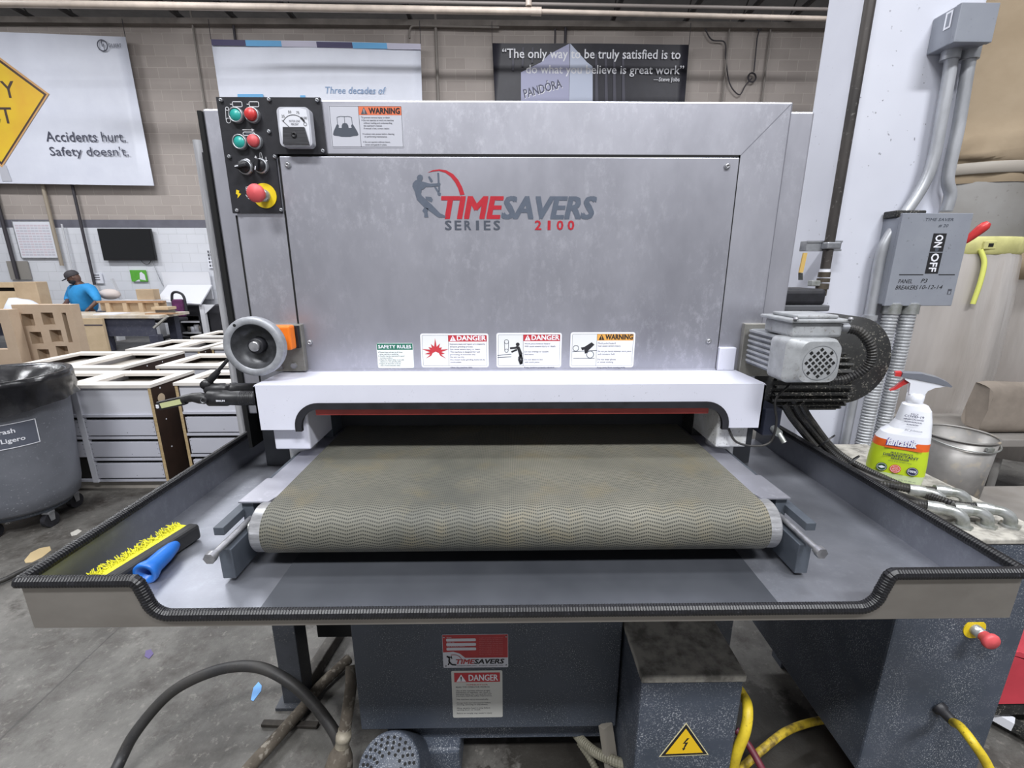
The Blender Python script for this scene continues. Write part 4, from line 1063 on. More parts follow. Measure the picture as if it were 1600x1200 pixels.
b = MB(); b.tube([pc_ + Vector((.1165 * math.cos(a), .1165 * math.sin(a), .246)) for a in [2 * math.pi * i / 48 for i in range(48)]], .0045, PA, closed=True, n=8); b.build('rim', t)
b = MB(); b.tube([pc_ + Vector((.122 * math.cos(a), .122 * math.sin(a), .233 - .018 * math.sin(a - math.pi) )) for a in [math.pi + math.pi * i / 24 for i in range(25)]], .003, ZINC, n=8)
b.box(pc_.x - .012, pc_.x + .016, pc_.y - .127, pc_.y - .116, .820, .836, ZINC, .003); b.build('handle', t)

# ---------------------------------------------------------------- painted column, its pipes and boxes
COLW = M('column_white_paint', '#d3d5df', 0.42, 0, '#c6c8d3', 1.3, speck='#56545a', sscale=60, slo=.72, shi=.76, bump=.04, bscale=60)
KX0, KX1, KY0, KY1 = 1.205, 1.610, 1.75, 1.97
b = MB(); b.box(KX0, KX1, KY0, KY1, 0, 6.7, COLW, .012, 3)
col_ = b.build('steel_column'); tag(col_, 'tall white painted column right of the sander', 'column', kind='structure')
# black pipe down the near corner with a valve
px_, py_ = P(1347, 0, Y=1.70).x, 1.70
PIP = M('black_pipe', '#2e2b2a', 0.5, 0.2, '#4a4542', 9, vec=(1, 1, .3), speck='#8d8a85', sscale=70, slo=.62, shi=.72)
px_ = 1.178
t = thing('air_pipe', (px_, py_, 1.3), 'dark iron pipe with a yellow handled valve running down the column corner', 'pipe')
zt = lambda y: P(1290, y, Y=1.70).z
b = MB(); b.cyl((px_, py_, zt(420)), (px_, py_, 6.4), .0165, PIP, n=20); b.build('pipe', t)
b = MB()
for a0, a1, r in ((425, 433, .020), (435, 441, .0215), (443, 452, .0215), (452, 462, .018)): b.cyl((px_, py_, zt(a1)), (px_, py_, zt(a0)), r, M('valve_brown', '#5a5247', 0.5, .3, '#433c33', 30), n=12)
b.cyl((px_, py_, zt(425)), (px_, py_, zt(421)), .0175, SW, n=16)
b.box(px_ - .05, px_ - .01, py_ - .012, py_ + .012, zt(447), zt(438), ZINC, .003); b.build('valve', t)
b = MB(); hp = [P(1251, 437, Y=1.67), P(1251, 426, Y=1.66), P(1255, 415, Y=1.66), P(1258, 395, Y=1.66)]
b.beam(hp[0], hp[1], .014, .005, ZINC); b.beam(hp[1], hp[3], .014, .006, M('valve_handle_yellow', '#c9a862', 0.5)); b.build('valve_handle', t)['label'] = 'yellow valve handle'
b = MB(); zz = zt(384); b.box(px_ - .075, px_ + .055, 1.713, 1.752, zz - .018, zz + .018, GALV, .002)
b.box(px_ - .075, px_ + .055, 1.709, 1.714, zz + .012, zz + .018, GALV); b.box(px_ - .075, px_ + .055, 1.709, 1.714, zz - .018, zz - .012, GALV)
b.box(px_ - .02, px_ + .03, 1.679, 1.714, zz - .012, zz + .012, GALV, .004); tag(b.build('strut_clamp'), 'short slotted steel strut clamping the dark pipe to the column', 'clamp')
# junction box high up
JB = M('box_grey', '#8f939c', 0.45, 0.1, '#858993', 6, speck='#5e5f62', sscale=90, slo=.68, shi=.74)
YJ = 1.655
x0, zt_ = q(1512, 5, YJ); x1, _ = q(1556, 5, YJ); _, zb_ = q(1510, 66, YJ)
x0, x1 = P(1494, 40, Y=YJ).x, P(1552, 40, Y=YJ).x
t = thing('junction_box', ((x0 + x1) / 2, YJ, zb_), 'small grey junction box high on the column', 'junction box')
MB().box(x0, x1, YJ, KY0, zb_, zt_, JB, .003).build('body', t)
b = MB(); b.box(x0 - .002, x1 + .002, YJ - .006, YJ + .012, zb_ - .002, zt_, JB, .002); b.build('cover', t)
pj = Plane((x0 - .001, 0, 0), (0, -1, 0), (0, 0, 1)); b = MB()
b.rect(pj, -KY0 + .05, zb_ + .05, -KY0 + .075, zb_ + .10, SW, .0006); b.rect(pj, -KY0 + .056, zb_ + .056, -KY0 + .069, zb_ + .094, JB, .0009); b.build('sticker', t)
# conduits between the boxes
CON = M('conduit_paint', '#b9bbc0', 0.4, 0.45, '#9c9ea2', 14, vec=(1, 1, .4))
YK = 1.715
def zc(px, py): return P(px, py, Y=YK)
for i, (pts_, lab) in enumerate((([(1487, 78), (1484, 110), (1470, 190), (1458, 250), (1437, 300), (1390, 368), (1376, 400), (1365, 460), (1359, 492)], 'grey conduit bending left from the junction box down behind the disconnect switch'),
                                 ([(1517, 78), (1510, 120), (1497, 200), (1483, 265), (1481, 285), (1485, 305), (1478, 330)], 'grey conduit from the junction box into the top of the disconnect switch'))):
    ln = catmull([zc(*p) for p in pts_], 8); t = thing('conduit', ln[-1], lab, 'conduit')
    MB().tube(ln, .0185, CON, n=16).build('tube', t)
    MB().cyl(ln[0] + Vector((0, 0, -.03)), ln[0] + Vector((0, 0, .01)), .027, CON, n=20).build('coupling', t)
    if i == 0: MB().cyl(ln[-1], ln[-1] + Vector((0, 0, -.02)), .026, CON, n=18).cyl(ln[-1] + Vector((0, 0, -.01)), ln[-1] + Vector((0, 0, -.7)), .017, CON, n=18).build('lower_fitting', t)
# disconnect switch
YD = 1.665
x0, x1 = P(1398, 400, Y=YD).x, P(1503, 400, Y=YD).x; zt_, zb_ = P(1519, 333, Y=YD).z, P(1485, 478, Y=YD).z
W, H = x1 - x0, zt_ - zb_
t = thing('disconnect_switch', ((x0 + x1) / 2, 1.67, zb_), 'grey disconnect switch box with an ON OFF plate and a red lever', 'switch box')
MB().box(x0, x1, YD + .01, KY0, zb_ + .004, zt_ - .012, JB, .004).build('body', t)
b = MB(); pl = Plane((0, YD, 0)); b.box(x0 - .001, x1 + .006, YD, YD + .012, zb_, zt_, JB, .002)
bx, bz0, bz1 = x0 + W * .60, zb_ + H * .36, zt_ - H * .21
b.rect(pl, bx - .024, bz0, bx + .024, bz1, INK, .0006)
for s_, zz in (('ON', bz1 - .006), ('OFF', bz0 + (bz1 - bz0) * .50)):
    b.text(pl, s_, bx - .013, zz, .026, SW, width=(bz1 - bz0) * (.30 if s_ == 'ON' else .45), bold=.03, h=.001, rot=-math.pi / 2)
b.poly(pl, circ(bx, bz0 + (bz1 - bz0) * .605, .007, 12), INKG, .001); b.rect(pl, bx - .026, bz0 + (bz1 - bz0) * .525, bx + .026, bz0 + (bz1 - bz0) * .545, JB, .001)
b.stroke(pl, [(x0 + .03, bz0 - .004), (bx - .028, bz0 - .004)], .003, GAP, .0005); b.stroke(pl, [(bx + .028, bz0 - .004), (x1 - .01, bz0 - .004)], .003, GAP, .0005)
b.text(pl, 'PANEL', x0 + W * .13, zb_ + H * .255, .014, INK, width=.052, shear=.2, h=.0008); b.text(pl, 'P3', x0 + W * .47, zb_ + H * .26, .014, INK, width=.024, shear=.25, h=.0008)
b.text(pl, 'BREAKERS', x0 + W * .11, zb_ + H * .185, .014, INK, width=.082, shear=.2, h=.0008); b.text(pl, '10-12-14', x0 + W * .47, zb_ + H * .19, .014, INK, width=.085, shear=.25, h=.0008)
b.text(pl, 'TIME SAVER', x0 + W * .34, zt_ - H * .08, .009, INKG, width=.10, shear=.2, h=.0008); b.text(pl, '# 20', x0 + W * .55, zt_ - H * .145, .010, INKG, width=.035, shear=.2, h=.0008)
b.rect(pl, x1 - .022, zb_ + H * .13, x1 - .008, zb_ + H * .19, INKM, .0006); b.rect(pl, x1 - .019, zb_ + H * .135, x1 - .011, zb_ + H * .165, JB, .0009)
b.build('cover', t)
b = MB(); lev0 = P(1507, 378, Y=YD + .05); lev1 = P(1545, 348, Y=YD + .02); b.box(x1, x1 + .016, YD + .03, YD + .07, lev0.z - .05, lev0.z + .02, ZINC, .003)
b.beam(P(1500, 390, Y=YD + .05), lev0, .01, .012, ZINC); b.build('lever_base', t)
b = MB(); ln = [lev0 + (lev1 - lev0) * k / 8 for k in range(9)]; b.tube(ln, .0165, BTNR, n=14, rf=lambda i: (.6, .72, .8, .86, .92, .98, 1.0, .95, .55)[i]); b.build('lever', t)['label'] = 'red lever handle'
b = MB(); x_ = x0 + .012; b.box(x_ - .02, x0 + .10, YD + .02, YD + .08, zt_ - .012, zt_ + .012, MOTB, .004); b.build('clamp', t)
# flexible conduits under the switch
FLX = M('flex_conduit', '#c3c5c8', 0.38, 0.45, '#a9abae', 30)
for i, (xa, lab) in enumerate(((P(1396, 490, Y=YK).x, 'left ribbed metal hose under the disconnect switch'), (P(1421, 490, Y=YK).x, 'right ribbed metal hose under the disconnect switch'))):
    xa = x0 + .045 + .068 * i
    ln = even(catmull([(xa, YK - .03, zb_ + .01), (xa - .005, YK - .035, 1.2), (xa - .012, YK - .04, .9), (xa - .012, YK - .04, .45)], 30), .0040)
    t = thing('flexible_conduit', ln[-1], lab, 'flexible conduit', 'ribbed metal hoses under the disconnect switch')
    MB().tube(ln, .0255, FLX, n=18, rf=lambda k: (1, 1, .84)[k % 3], smooth=False).build('ribbed_hose', t)
    MB().cyl((xa, YK - .03, zb_ - .03), (xa, YK - .03, zb_ + .006), .030, ZINC, n=8).build('connector', t)

# ---------------------------------------------------------------- dust collector behind the column
DYC = 2.6
rx = P(1583, 280, Y=DYC).x
R_ = .32; dcx = rx - R_ + .01
def zd(y): return P(1540, y, Y=DYC).z
t = thing('dust_collector', (dcx, DYC, 0), 'dust collector with a tan filter bag over a grey drum and a clear waste bag', 'dust collector')
TAN = M('tan_filter_cloth', '#a3927b', 0.9, 0, '#94836c', 3, bump=.25, bscale=22)
TAN2 = M('tan_filter_cloth_folds', '#a08a66', 0.9, 0, '#8b7758', 6, bump=.3, bscale=30)
b = MB()
zb_ = zd(300)
prof = [(R_ * .98, zb_), (R_ * 1.02, zd(288)), (R_ * .99, zd(276)), (R_ * 1.0, zd(268)), (R_ * 1.06, zd(262)), (R_ * 1.04, zd(255)), (R_ * 1.09, zd(245)), (R_ * 1.04, zd(235)), (R_ * 1.06, zd(200)), (R_ * 1.12, zd(100)), (R_ * 1.15, zd(-60)), (R_ * 1.1, zd(-200)), (0, zd(-230))]
n = 48; vs = []
for j, (r, z) in enumerate(prof):
    for i in range(n):
        a = 2 * math.pi * i / n; rr = r * (1 + .010 * math.sin(7 * a + j) + .008 * math.sin(13 * a - j * 2)); vs.append((dcx + rr * math.cos(a), DYC + rr * math.sin(a), z + (.012 * math.sin(3 * a + j) if 0 < j < 8 else 0)))
b.add(vs, [(j * n + i, j * n + (i + 1) % n, (j + 1) * n + (i + 1) % n, (j + 1) * n + i) for j in range(len(prof) - 1) for i in range(n)], TAN, True)
b.build('filter_bag', t)['label'] = 'tan cloth filter bag'
b = MB(); b.lathe([(R_ * 1.035, zd(288)), (R_ * 1.05, zd(286)), (R_ * 1.05, zd(274)), (R_ * 1.035, zd(272))], (dcx, DYC, 0), (0, 0, 1), M('band_grey', '#9a938a', 0.6), 48); b.build('clamp_band', t)
DRM = M('drum_grey', '#a9a7a5', 0.45, 0.35, '#97948f', 3, speck='#7a766e', sscale=40, slo=.66, shi=.74)
b = MB(); b.lathe([(R_ * .97, zd(300) + .05), (R_ * .97, zd(385)), (R_ * .94, zd(392))], (dcx, DYC, 0), (0, 0, 1), DRM, 48); b.build('drum', t)
ec_ = [(dcx + R_ * .75, DYC - .1, zd(330)), (dcx + R_ * 1.05, DYC - .12, zd(332)), (dcx + R_ * 1.28, DYC - .14, zd(342)), (dcx + R_ * 1.42, DYC - .15, zd(366))]
b = MB(); b.tube(catmull(ec_, 8), .17, DRM, n=28); b.tube([ec_[0], Vector(ec_[0]) * .5 + Vector(ec_[1]) * .5, ec_[1]], .185, DRM, n=28); b.build('inlet_duct', t)
PLAS, pt = new_mat('clear_waste_bag', '#b7b0a8', 0.3)
pt.b.inputs['Transmission Weight'].default_value = 0.15; pt.b.inputs['Alpha'].default_value = 1
pt.l(pt.mix(pt.ramp(pt.noise(2.5, 4, .6, vec=(2, 2, .35)), .35, .65), lin('#a29b95'), lin('#bcb6b2')), pt.b.inputs['Base Color']); pt.bump(pt.noise(5, 3, .5, vec=(2, 2, .3)), .5, .03)
b = MB(); prof = [(R_ * .95, zd(376)), (R_ * .95, zd(392)), (R_ * .99, zd(405)), (R_ * 1.03, zd(470)), (R_ * 1.05, zd(560)), (R_ * 1.0, zd(640)), (R_ * .9, zd(700)), (R_ * .86, .34)]
b2 = []; n = 56
for j, (r, z) in enumerate(prof):
    for i in range(n):
        a = 2 * math.pi * i / n; rr = r * (1 + (.016 * math.sin(9 * a + .3 * j) + .012 * math.sin(17 * a)) * (j > 1)); b2.append((dcx + rr * math.cos(a), DYC + rr * math.sin(a), z))
b.add(b2, [(j * n + i, j * n + (i + 1) % n, (j + 1) * n + (i + 1) % n, (j + 1) * n + i) for j in range(len(prof) - 1) for i in range(n)], PLAS, True)
b.build('waste_bag', t)['label'] = 'translucent plastic waste bag'
STR = M('strap_yellow_green', '#cfcb8a', 0.8, 0, '#b7b377', 12)
b = MB(); b.lathe([(R_ * .97, zd(400)), (R_ * 1.0, zd(396)), (R_ * .99, zd(386)), (R_ * 1.0, zd(378)), (R_ * .96, zd(374))], (dcx, DYC, 0), (0, 0, 1), STR, 48)
b.tube(catmull([P(1532, 390, Y=2.29), P(1538, 410, Y=2.27), P(1532, 440, Y=2.26), P(1520, 475, Y=2.26)], 6), .011, M('strap_tail', '#cdd06a', 0.8), n=6)
p_ = P(1545, 383, Y=2.29); b.box(p_.x - .03, p_.x + .03, p_.y - .01, p_.y + .02, p_.z - .02, p_.z + .02, STR, .004); b.box(p_.x - .012, p_.x + .012, p_.y - .012, p_.y, p_.z - .008, p_.z + .008, GAP)
b.build('bag_strap', t)['label'] = 'pale yellow green bag strap with a hanging tail'
b = MB(); b.lathe([(0, .30), (.38, .30), (.40, .34), (.40, .30), (.38, .26), (0, .26)], (dcx, DYC, 0), (0, 0, 1), DRM, 40); b.build('base', t)
for a in (45, 135, 225, 315): MB().cyl((dcx + .33 * math.cos(math.radians(a)), DYC + .33 * math.sin(math.radians(a)), 0), (dcx + .33 * math.cos(math.radians(a)), DYC + .33 * math.sin(math.radians(a)), .27), .02, DRM, n=12).build('leg', t)
# second collector bag further right and the grey sack on a shelf
d2 = thing('dust_collector', (dcx + 1.0, DYC + .3, 0), 'second dust collector at the right edge, with a folded tan bag end', 'dust collector')
b = MB(); b.lathe([(.33, zd(303)), (.35, zd(285)), (.32, zd(278)), (.36, zd(255)), (.33, zd(240)), (.37, zd(200)), (.38, zd(0)), (.36, zd(-200)), (0, zd(-215))], (dcx + 1.0, DYC + .3, 0), (0, 0, 1), TAN2, 40); b.build('filter_bag', d2)
b = MB(); b.lathe([(.32, zd(305)), (.32, zd(395)), (.34, zd(400)), (.36, zd(425)), (.33, zd(440))], (dcx + 1.0, DYC + .3, 0), (0, 0, 1), TAN, 40); b.build('cloth_sleeve', d2)
b = MB(); b.lathe([(.33, zd(430)), (.355, zd(480)), (.36, zd(600)), (.33, .3), (0, .3)], (dcx + 1.0, DYC + .3, 0), (0, 0, 1), PLAS, 40); b.build('waste_bag', d2)
for a in (45, 135, 225, 315): MB().cyl((dcx + 1.0 + .25 * math.cos(math.radians(a)), DYC + .3 + .25 * math.sin(math.radians(a)), 0), (dcx + 1.0 + .25 * math.cos(math.radians(a)), DYC + .3 + .25 * math.sin(math.radians(a)), .31), .02, DRM, n=12).build('leg', d2)
SACK = M('sack_brown', '#8d8379', 0.85, 0, '#6f665d', 5, bump=.3, bscale=14)
YS_ = 1.95
x0, zs0 = q(1520, 676, YS_); x1 = x0 + .62; zs1 = P(1560, 598, Y=YS_).z
t = thing('low_shelf', (x0 + .35, YS_ + .1, 0), 'low steel shelf under the brown dust sack at the right edge', 'shelf')
MB().box(x0 - .15, x1 + .2, YS_ - .08, YS_ + .30, zs0 - .04, zs0 - .005, BNM, .003).build('board', t)
for xa in (x0 - .12, x1 + .1): MB().box(xa, xa + .04, YS_ + .02, YS_ + .06, 0, zs0 - .04, DARK).build('leg', t)
b = MB(); n = 24; secs = 14; vs = []
for j in range(secs + 1):
    f = j / secs; xx = x0 + .02 + (x1 - x0) * f; k = 1.0 if 0 < j < secs else .92
    for i in range(n):
        a = 2 * math.pi * i / n; c_, s_ = math.cos(a), math.sin(a)
        vs.append((xx + .012 * math.sin(3 * a), YS_ + .03 + .055 * k * math.copysign(abs(c_) ** .6, c_), (zs0 + zs1) / 2 - .002 + (zs1 - zs0) / 2 * k * math.copysign(abs(s_) ** .6, s_) + .006 * math.sin(5 * f + a * 2) * (s_ > -.5)))
b.add(vs, [(j * n + i, j * n + (i + 1) % n, (j + 1) * n + (i + 1) % n, (j + 1) * n + i) for j in range(secs) for i in range(n)], SACK, True); b.add(vs[:n], [tuple(range(n))[::-1]], SACK); b.add(vs[-n:], [tuple(range(n))], SACK)
tag(b.build('dust_sack'), 'flat topped brown dust sack on the low shelf at the right edge', 'sack')

# ---------------------------------------------------------------- red machine at the right edge, yellow/red hoses behind the wiring box
RM = M('red_paint', '#c8414e', 0.45, 0, '#b83a46', 6)
t = thing('red_machine', (1.9, 1.3, 0), 'red painted machine guard low at the right edge', 'machine')
a_, c_ = P(1582, 1024, Y=1.12), P(1560, 1100, Y=1.12)
pr = Plane((0, 1.12, 0)); b = MB()
b.prism(pr, [(c_.x - .03, c_.z), (a_.x - .03, a_.z + .01), (a_.x + .02, a_.z + .012), (a_.x + .6, a_.z - .22), (a_.x + .6, c_.z)], -.35, 0, RM); b.build('guard', t)
MB().box(c_.x - .05, c_.x + .7, 1.13, 1.46, c_.z - .06, c_.z - .002, MOTB, .004).build('base_frame', t)
for xa in (c_.x + .0, c_.x + .55): MB().box(xa, xa + .08, 1.20, 1.40, 0, c_.z - .05, MOTB).build('leg', t)
r0, r1 = P(1556, 1117, Z=.05), P(1600, 1144, Z=.04)
t = thing('steel_bar', r0, 'white tipped dark bar on the floor beside the red machine', 'bar')
e_ = r0 + (r1 - r0).normalized() * .5
e_.z = .02
b = MB(); b.beam(r0, e_, .03, .03, MOTB); b.build('bar', t); b = MB(); b.beam(r0 - (e_ - r0).normalized() * .03, r0 + (e_ - r0).normalized() * .04, .032, .032, SW); b.build('tip', t)
YEL2 = M('grimy_yellow_hose', '#c8ac2f', 0.55, 0, '#6d5a25', 22, lo=.42, hi=.6, speck='#2c2618', sscale=90, slo=.56, shi=.64)
ln = catmull([(.580, .98, .46), P(1160, 1085, Y=.95), P(1168, 1105, Y=.90), P(1165, 1140, Y=.87), P(1150, 1180, Y=.86), P(1138, 1230, Y=.86), (.50, .80, .02), (.40, .70, .012)], 8)
tag(MB().tube(ln, .0125, YCAB, n=14).build('yellow_hose'), 'clean yellow hose curving down the right side of the wiring box', 'hose')
ln = catmull([P(1310, 1122, Z=.02), P(1270, 1128, Z=.06), P(1230, 1142, Z=.07), P(1195, 1168, Z=.06), P(1160, 1200, Z=.03), P(1120, 1250, Z=.013)], 8)
ln = [Vector((v.x, v.y, max(v.z, .013))) for v in ln]
tag(MB().tube(ln, .0115, YEL2, n=12).build('yellow_hose'), 'grimy oil stained yellow hose looping over the wet floor', 'hose')
ln = catmull([P(1150, 1140, Z=.13), P(1170, 1165, Z=.11), P(1190, 1200, Z=.085), P(1215, 1250, Z=.02)], 6)
ln = [Vector((v.x, v.y, max(v.z, .013))) for v in ln]
tag(MB().tube(ln, .0105, M('maroon_hose', '#6f2a39', 0.5, 0, '#5b2230', 20), n=12).build('red_hose'), 'dark red hose crossing over the grimy yellow hose', 'hose')
# ================================================================== left foreground
# ---------------------------------------------------------------- broom head lying in the tray
def T3(p, x, y): return p
t0_ = P(312, 815, Z=.955); t1_ = P(150, 915, Z=.955)
zfl = TZB + .006
A_, B_ = P(306, 828, Z=zfl + .02), P(186, 905, Z=zfl + .02)
dirx = (B_ - A_); dirx.z = 0; L_ = .235; dirx.normalize(); nrm = Vector((-dirx.y, dirx.x, 0))
if nrm.x > 0: nrm = -nrm            # towards the tray's left wall
L_ = min(L_, (A_.y - .662) / -dirx.y); B_ = A_ + dirx * L_
bh = thing('broom_head', (A_ + B_) / 2 - Vector((0, 0, .02)), 'black broom head with yellow bristles and a blue socket lying in the tray', 'broom head')
R_b = Matrix((dirx, nrm, Vector((0, 0, 1)))).transposed()
b = MB(); b.obox((A_ + B_) / 2 - Vector((0, 0, .0)), L_, .026, .034, R_b, M('broom_block_black', '#1f1f21', 0.55, 0, '#2b2b2c', 40), .006); b.build('block', bh)
b = MB(); BR = M('bristle_yellow', '#d9d42b', 0.6, 0, '#c2bd22', 60)
b.obox((A_ + B_) / 2 + nrm * .024 + Vector((0, 0, .004)), L_ - .012, .026, .020, R_b, BR, .002)
rnd = random.Random(3)
for i in range(420):
    s0 = A_ + dirx * (.008 + (L_ - .016) * rnd.random()) + nrm * (.020 + .012 * rnd.random()) + Vector((0, 0, .004 + .012 * rnd.random()))
    e0 = s0 + nrm * (.007 + .006 * rnd.random()) + dirx * rnd.uniform(-.012, .012) + Vector((0, 0, rnd.uniform(.0, .010)))
    m0 = (s0 + e0) / 2 + Vector((0, 0, rnd.uniform(0, .003)))
    b.tube([s0, m0, e0], .0009, BR, n=3, caps=False)
b.build('bristles', bh)['label'] = 'yellow bristles'
BLU = M('socket_blue', '#2a6fc8', 0.35, 0, '#2564b6', 20)
m_ = A_ + dirx * (L_ * .50) - nrm * .010
so, se = m_ + Vector((0, 0, .006)) - dirx * .045 - nrm * .004, P(226, 897, Z=zfl + .020)
ax = (se - so).normalized(); Ls = (se - so).length
b = MB(); b.lathe([(.008, 0), (.012, .01), (.0155, Ls * .4), (.0165, Ls * .75), (.0215, Ls * .92), (.0215, Ls), (.0195, Ls + .002), (.0125, Ls), (.0120, Ls - .035), (0, Ls - .036)], so, ax, BLU, 28); b.build('socket', bh)['label'] = 'blue handle socket with an open end'

# ---------------------------------------------------------------- work lights at the left of the hood
BLT = M('torch_black', '#1a1a1c', 0.42, 0, '#28282a', 60)
YW = 1.06
def w(px, py, Y=YW): return P(px, py, Y=Y)
t = thing('work_light', w(340, 628), 'black folding work light with a lit strip sticking out left of the hood', 'work light')
h0, h1 = w(400, 622), w(325, 622)
d = (h1 - h0).normalized(); L = (h1 - h0).length
b = MB(); WK = 1.45; prof = [(0, 0), (.0125, .0)]
for k in range(14): prof += [(.0125 if k % 2 else .0115, .004 + k * .0022), (.0125 if k % 2 else .0115, .0058 + k * .0022)]
prof += [(.0118, L * .55), (.0135, L * .6), (.0135, L * .96), (.010, L), (0, L)]
prof = [(r * WK, h) for r, h in prof]
b.lathe(prof, h0, d, BLT, 22)
pt_ = Plane(h0 + d * (L * .62) + Vector((0, -.0200, -.002)), (1, 0, 0), (0, 0, 1)); b.text(pt_, 'BRAUN', -.012, -.001, .0042, SW, width=.020, bold=.04, h=.0004); b.build('handle', t)
b = MB(); c_ = w(327, 622); b.lathe([(.0085, .0), (.0085, .006), (.006, .007), (.0055, .005), (0, .005)], c_ + Vector((0, -.017, 0)), (0, -1, 0), BLT, 20); b.lathe([(.0065, .0062), (.0058, .0072), (.0052, .0062)], c_ + Vector((0, -.017, 0)), (0, -1, 0), GALV, 20); b.build('switch_button', t)
b = MB(); b.tube([w(326, 623), w(312, 622), w(300, 621), w(286, 624)], .012, BLT, n=10, rf=lambda i: (1, 1.15, .9, .8)[i]); b.build('hinge', t)
p0, p1 = w(290, 625), w(249, 634); up_ = Vector((0, 0, 1))
b = MB(); b.beam(p0, p1, .014, .0215, BLT, .002); b.build('light_bar', t)
q0, q1 = p0 + (p1 - p0) * .10, p0 + (p1 - p0) * .86
LED = bpy.data.materials.new('led_strip'); LED.use_nodes = True
LED.node_tree.nodes['Principled BSDF'].inputs['Base Color'].default_value = lin('#b9bd8d'); LED.node_tree.nodes['Principled BSDF'].inputs['Roughness'].default_value = .3
b = MB(); b.beam(q0 + Vector((0, -.0072, 0)), q1 + Vector((0, -.0072, 0)), .002, .0125, LED); b.build('led_strip', t)['label'] = 'pale yellow light strip'
b = MB(); b.beam(p1 + Vector((-.001, -.004, 0)), p1 + Vector((.004, -.007, 0)), .008, .008, SW); b.build('end_lens', t)
t = thing('pole_torch', w(350, 607), 'black tubular torch with a jointed arm lying above the folding work light', 'torch')
h0, h1 = w(402, 607, 1.085), w(322, 608, 1.085); d = (h1 - h0).normalized(); L = (h1 - h0).length
b = MB(); b.lathe([(r * 1.25, h) for r, h in [(0, 0), (.011, 0), (.011, L * .42), (.0125, L * .43), (.0125, L * .5), (.0095, L * .52), (.0095, L * .62), (.0115, L * .64), (.0115, L * .95), (.009, L), (0, L)]], h0, d, BLT, 20); b.build('tube', t)
b = MB(); j = w(323, 600, 1.085); b.lathe([(0, -.012), (.011, -.012), (.012, -.006), (.012, .006), (.011, .012), (0, .012)], j, (.2, -1, 0), BLT, 20); b.tube([w(322, 608, 1.085), j], .007, BLT, n=10); b.build('joint', t)
b = MB(); b.tube([j, w(334, 588, 1.085), w(341, 580, 1.085)], .0085, BLT, n=12, rf=lambda i: (1, 1, .75)[i]); b.tube([w(338, 583, 1.085), w(356, 562, 1.085), w(372, 545, 1.10)], .0042, BLT, n=10); b.build('arm', t)

# ---------------------------------------------------------------- trash can, its bag and dolly
TX, TY = -2.91, 2.515
CANM = M('can_grey_plastic', '#70737b', 0.5, 0, '#62656d', 5, speck='#8f9299', sscale=80, slo=.62, shi=.7, bump=.06, bscale=50)
zc0, zc1 = .125, .91
t = thing('trash_can', (TX, TY, zc0), 'round grey plastic trash can with a printed label plate', 'trash can')
b = MB(); b.lathe([(0, zc0), (.225, zc0), (.245, zc0 + .02), (.262, zc0 + .10), (.300, zc1 - .18), (.303, zc1 - .17), (.316, zc1 - .16), (.320, zc1 - .02), (.332, zc1 - .015), (.332, zc1), (.308, zc1), (.25, zc0 + .06), (0, zc0 + .06)], (TX, TY, 0), (0, 0, 1), CANM, 64); b.build('body', t)
# label plate wrapped on the front
LAB = M('label_slate', '#5a5e6a', 0.5)
a0 = math.atan2(-TY, -TX)          # towards the camera
fx = P(25, 690, Y=2.3)
a0 = math.atan2(fx.y - TY, fx.x - TX) - .10
def can_pt(a, z, h=0): r = .262 + (.300 - .262) * (z - (zc0 + .10)) / (zc1 - .28 - zc0) + h; return Vector((TX + r * math.cos(a), TY + r * math.sin(a), z))
b = MB(); zl0, zl1 = .545, .685; wl = .62; a0 += .13
for k in range(16):
    a, c = a0 - wl + wl * 1.5 * k / 16, a0 - wl + wl * 1.5 * (k + 1) / 16
    b.add([can_pt(a, zl0, .002), can_pt(c, zl0, .002), can_pt(c, zl1, .002), can_pt(a, zl1, .002)], [(0, 1, 2, 3)], LAB)
    for za, zb_ in ((zl0, zl0 + .004), (zl1 - .004, zl1)): b.add([can_pt(a, za, .003), can_pt(c, za, .003), can_pt(c, zb_, .003), can_pt(a, zb_, .003)], [(0, 1, 2, 3)], SW)
aR = a0 + wl * .5; b.add([can_pt(aR - .014, zl0, .003), can_pt(aR, zl0, .003), can_pt(aR, zl1, .003), can_pt(aR - .014, zl1, .003)], [(0, 1, 2, 3)], SW)
for s_, zz, rt in (('Trash', .632, .085), ('Peso Ligero', .580, .055)):
    vs_, fs_ = text_geo(s_, .02, 0); x1_ = max(v[0] for v in vs_); k_ = .036
    b.add([can_pt(aR - (rt + (x1_ - v[0]) * k_) / .285, zz + v[1] * k_ * 1.0, .004) for v in vs_], fs_, SW)
b.build('label_plate', t)['label'] = 'slate label plate reading Trash'
for sg in (3.7,):
    c_ = can_pt(a0 + sg, .84); d_ = Vector((math.cos(a0 + sg), math.sin(a0 + sg), 0)); MB().obox(c_ + d_ * .02, .05, .14, .035, Matrix.Rotation(a0 + sg, 3, 'Z'), CANM, .008).build('handle', t)
BAG = M('bag_black_film', '#121214', 0.25, 0, '#1e1e21', 9, bump=.5, bscale=16)
b = MB(); n = 72; prof = [(.16, zc1 - .09), (.27, zc1 - .03), (.315, zc1 + .004), (.340, zc1 + .006), (.343, zc1 - .03), (.338, zc1 - .09), (.336, zc1 - .14), (.344, zc1 - .185)]
vs_ = []
for j, (r, z) in enumerate(prof):
    for i in range(n):
        a = 2 * math.pi * i / n; rr = r + (.006 * math.sin(11 * a + j) + .004 * math.sin(23 * a - 2 * j)) * (j > 3) + .012 * math.sin(5 * a + j * 1.3) * (j < 2)
        zz = z - .035 * math.cos(a + 2.5) * (j > 5) * (j - 5) * .6 + .012 * math.sin(6 * a) * (j < 2); vs_.append((TX + rr * math.cos(a), TY + rr * math.sin(a), zz))
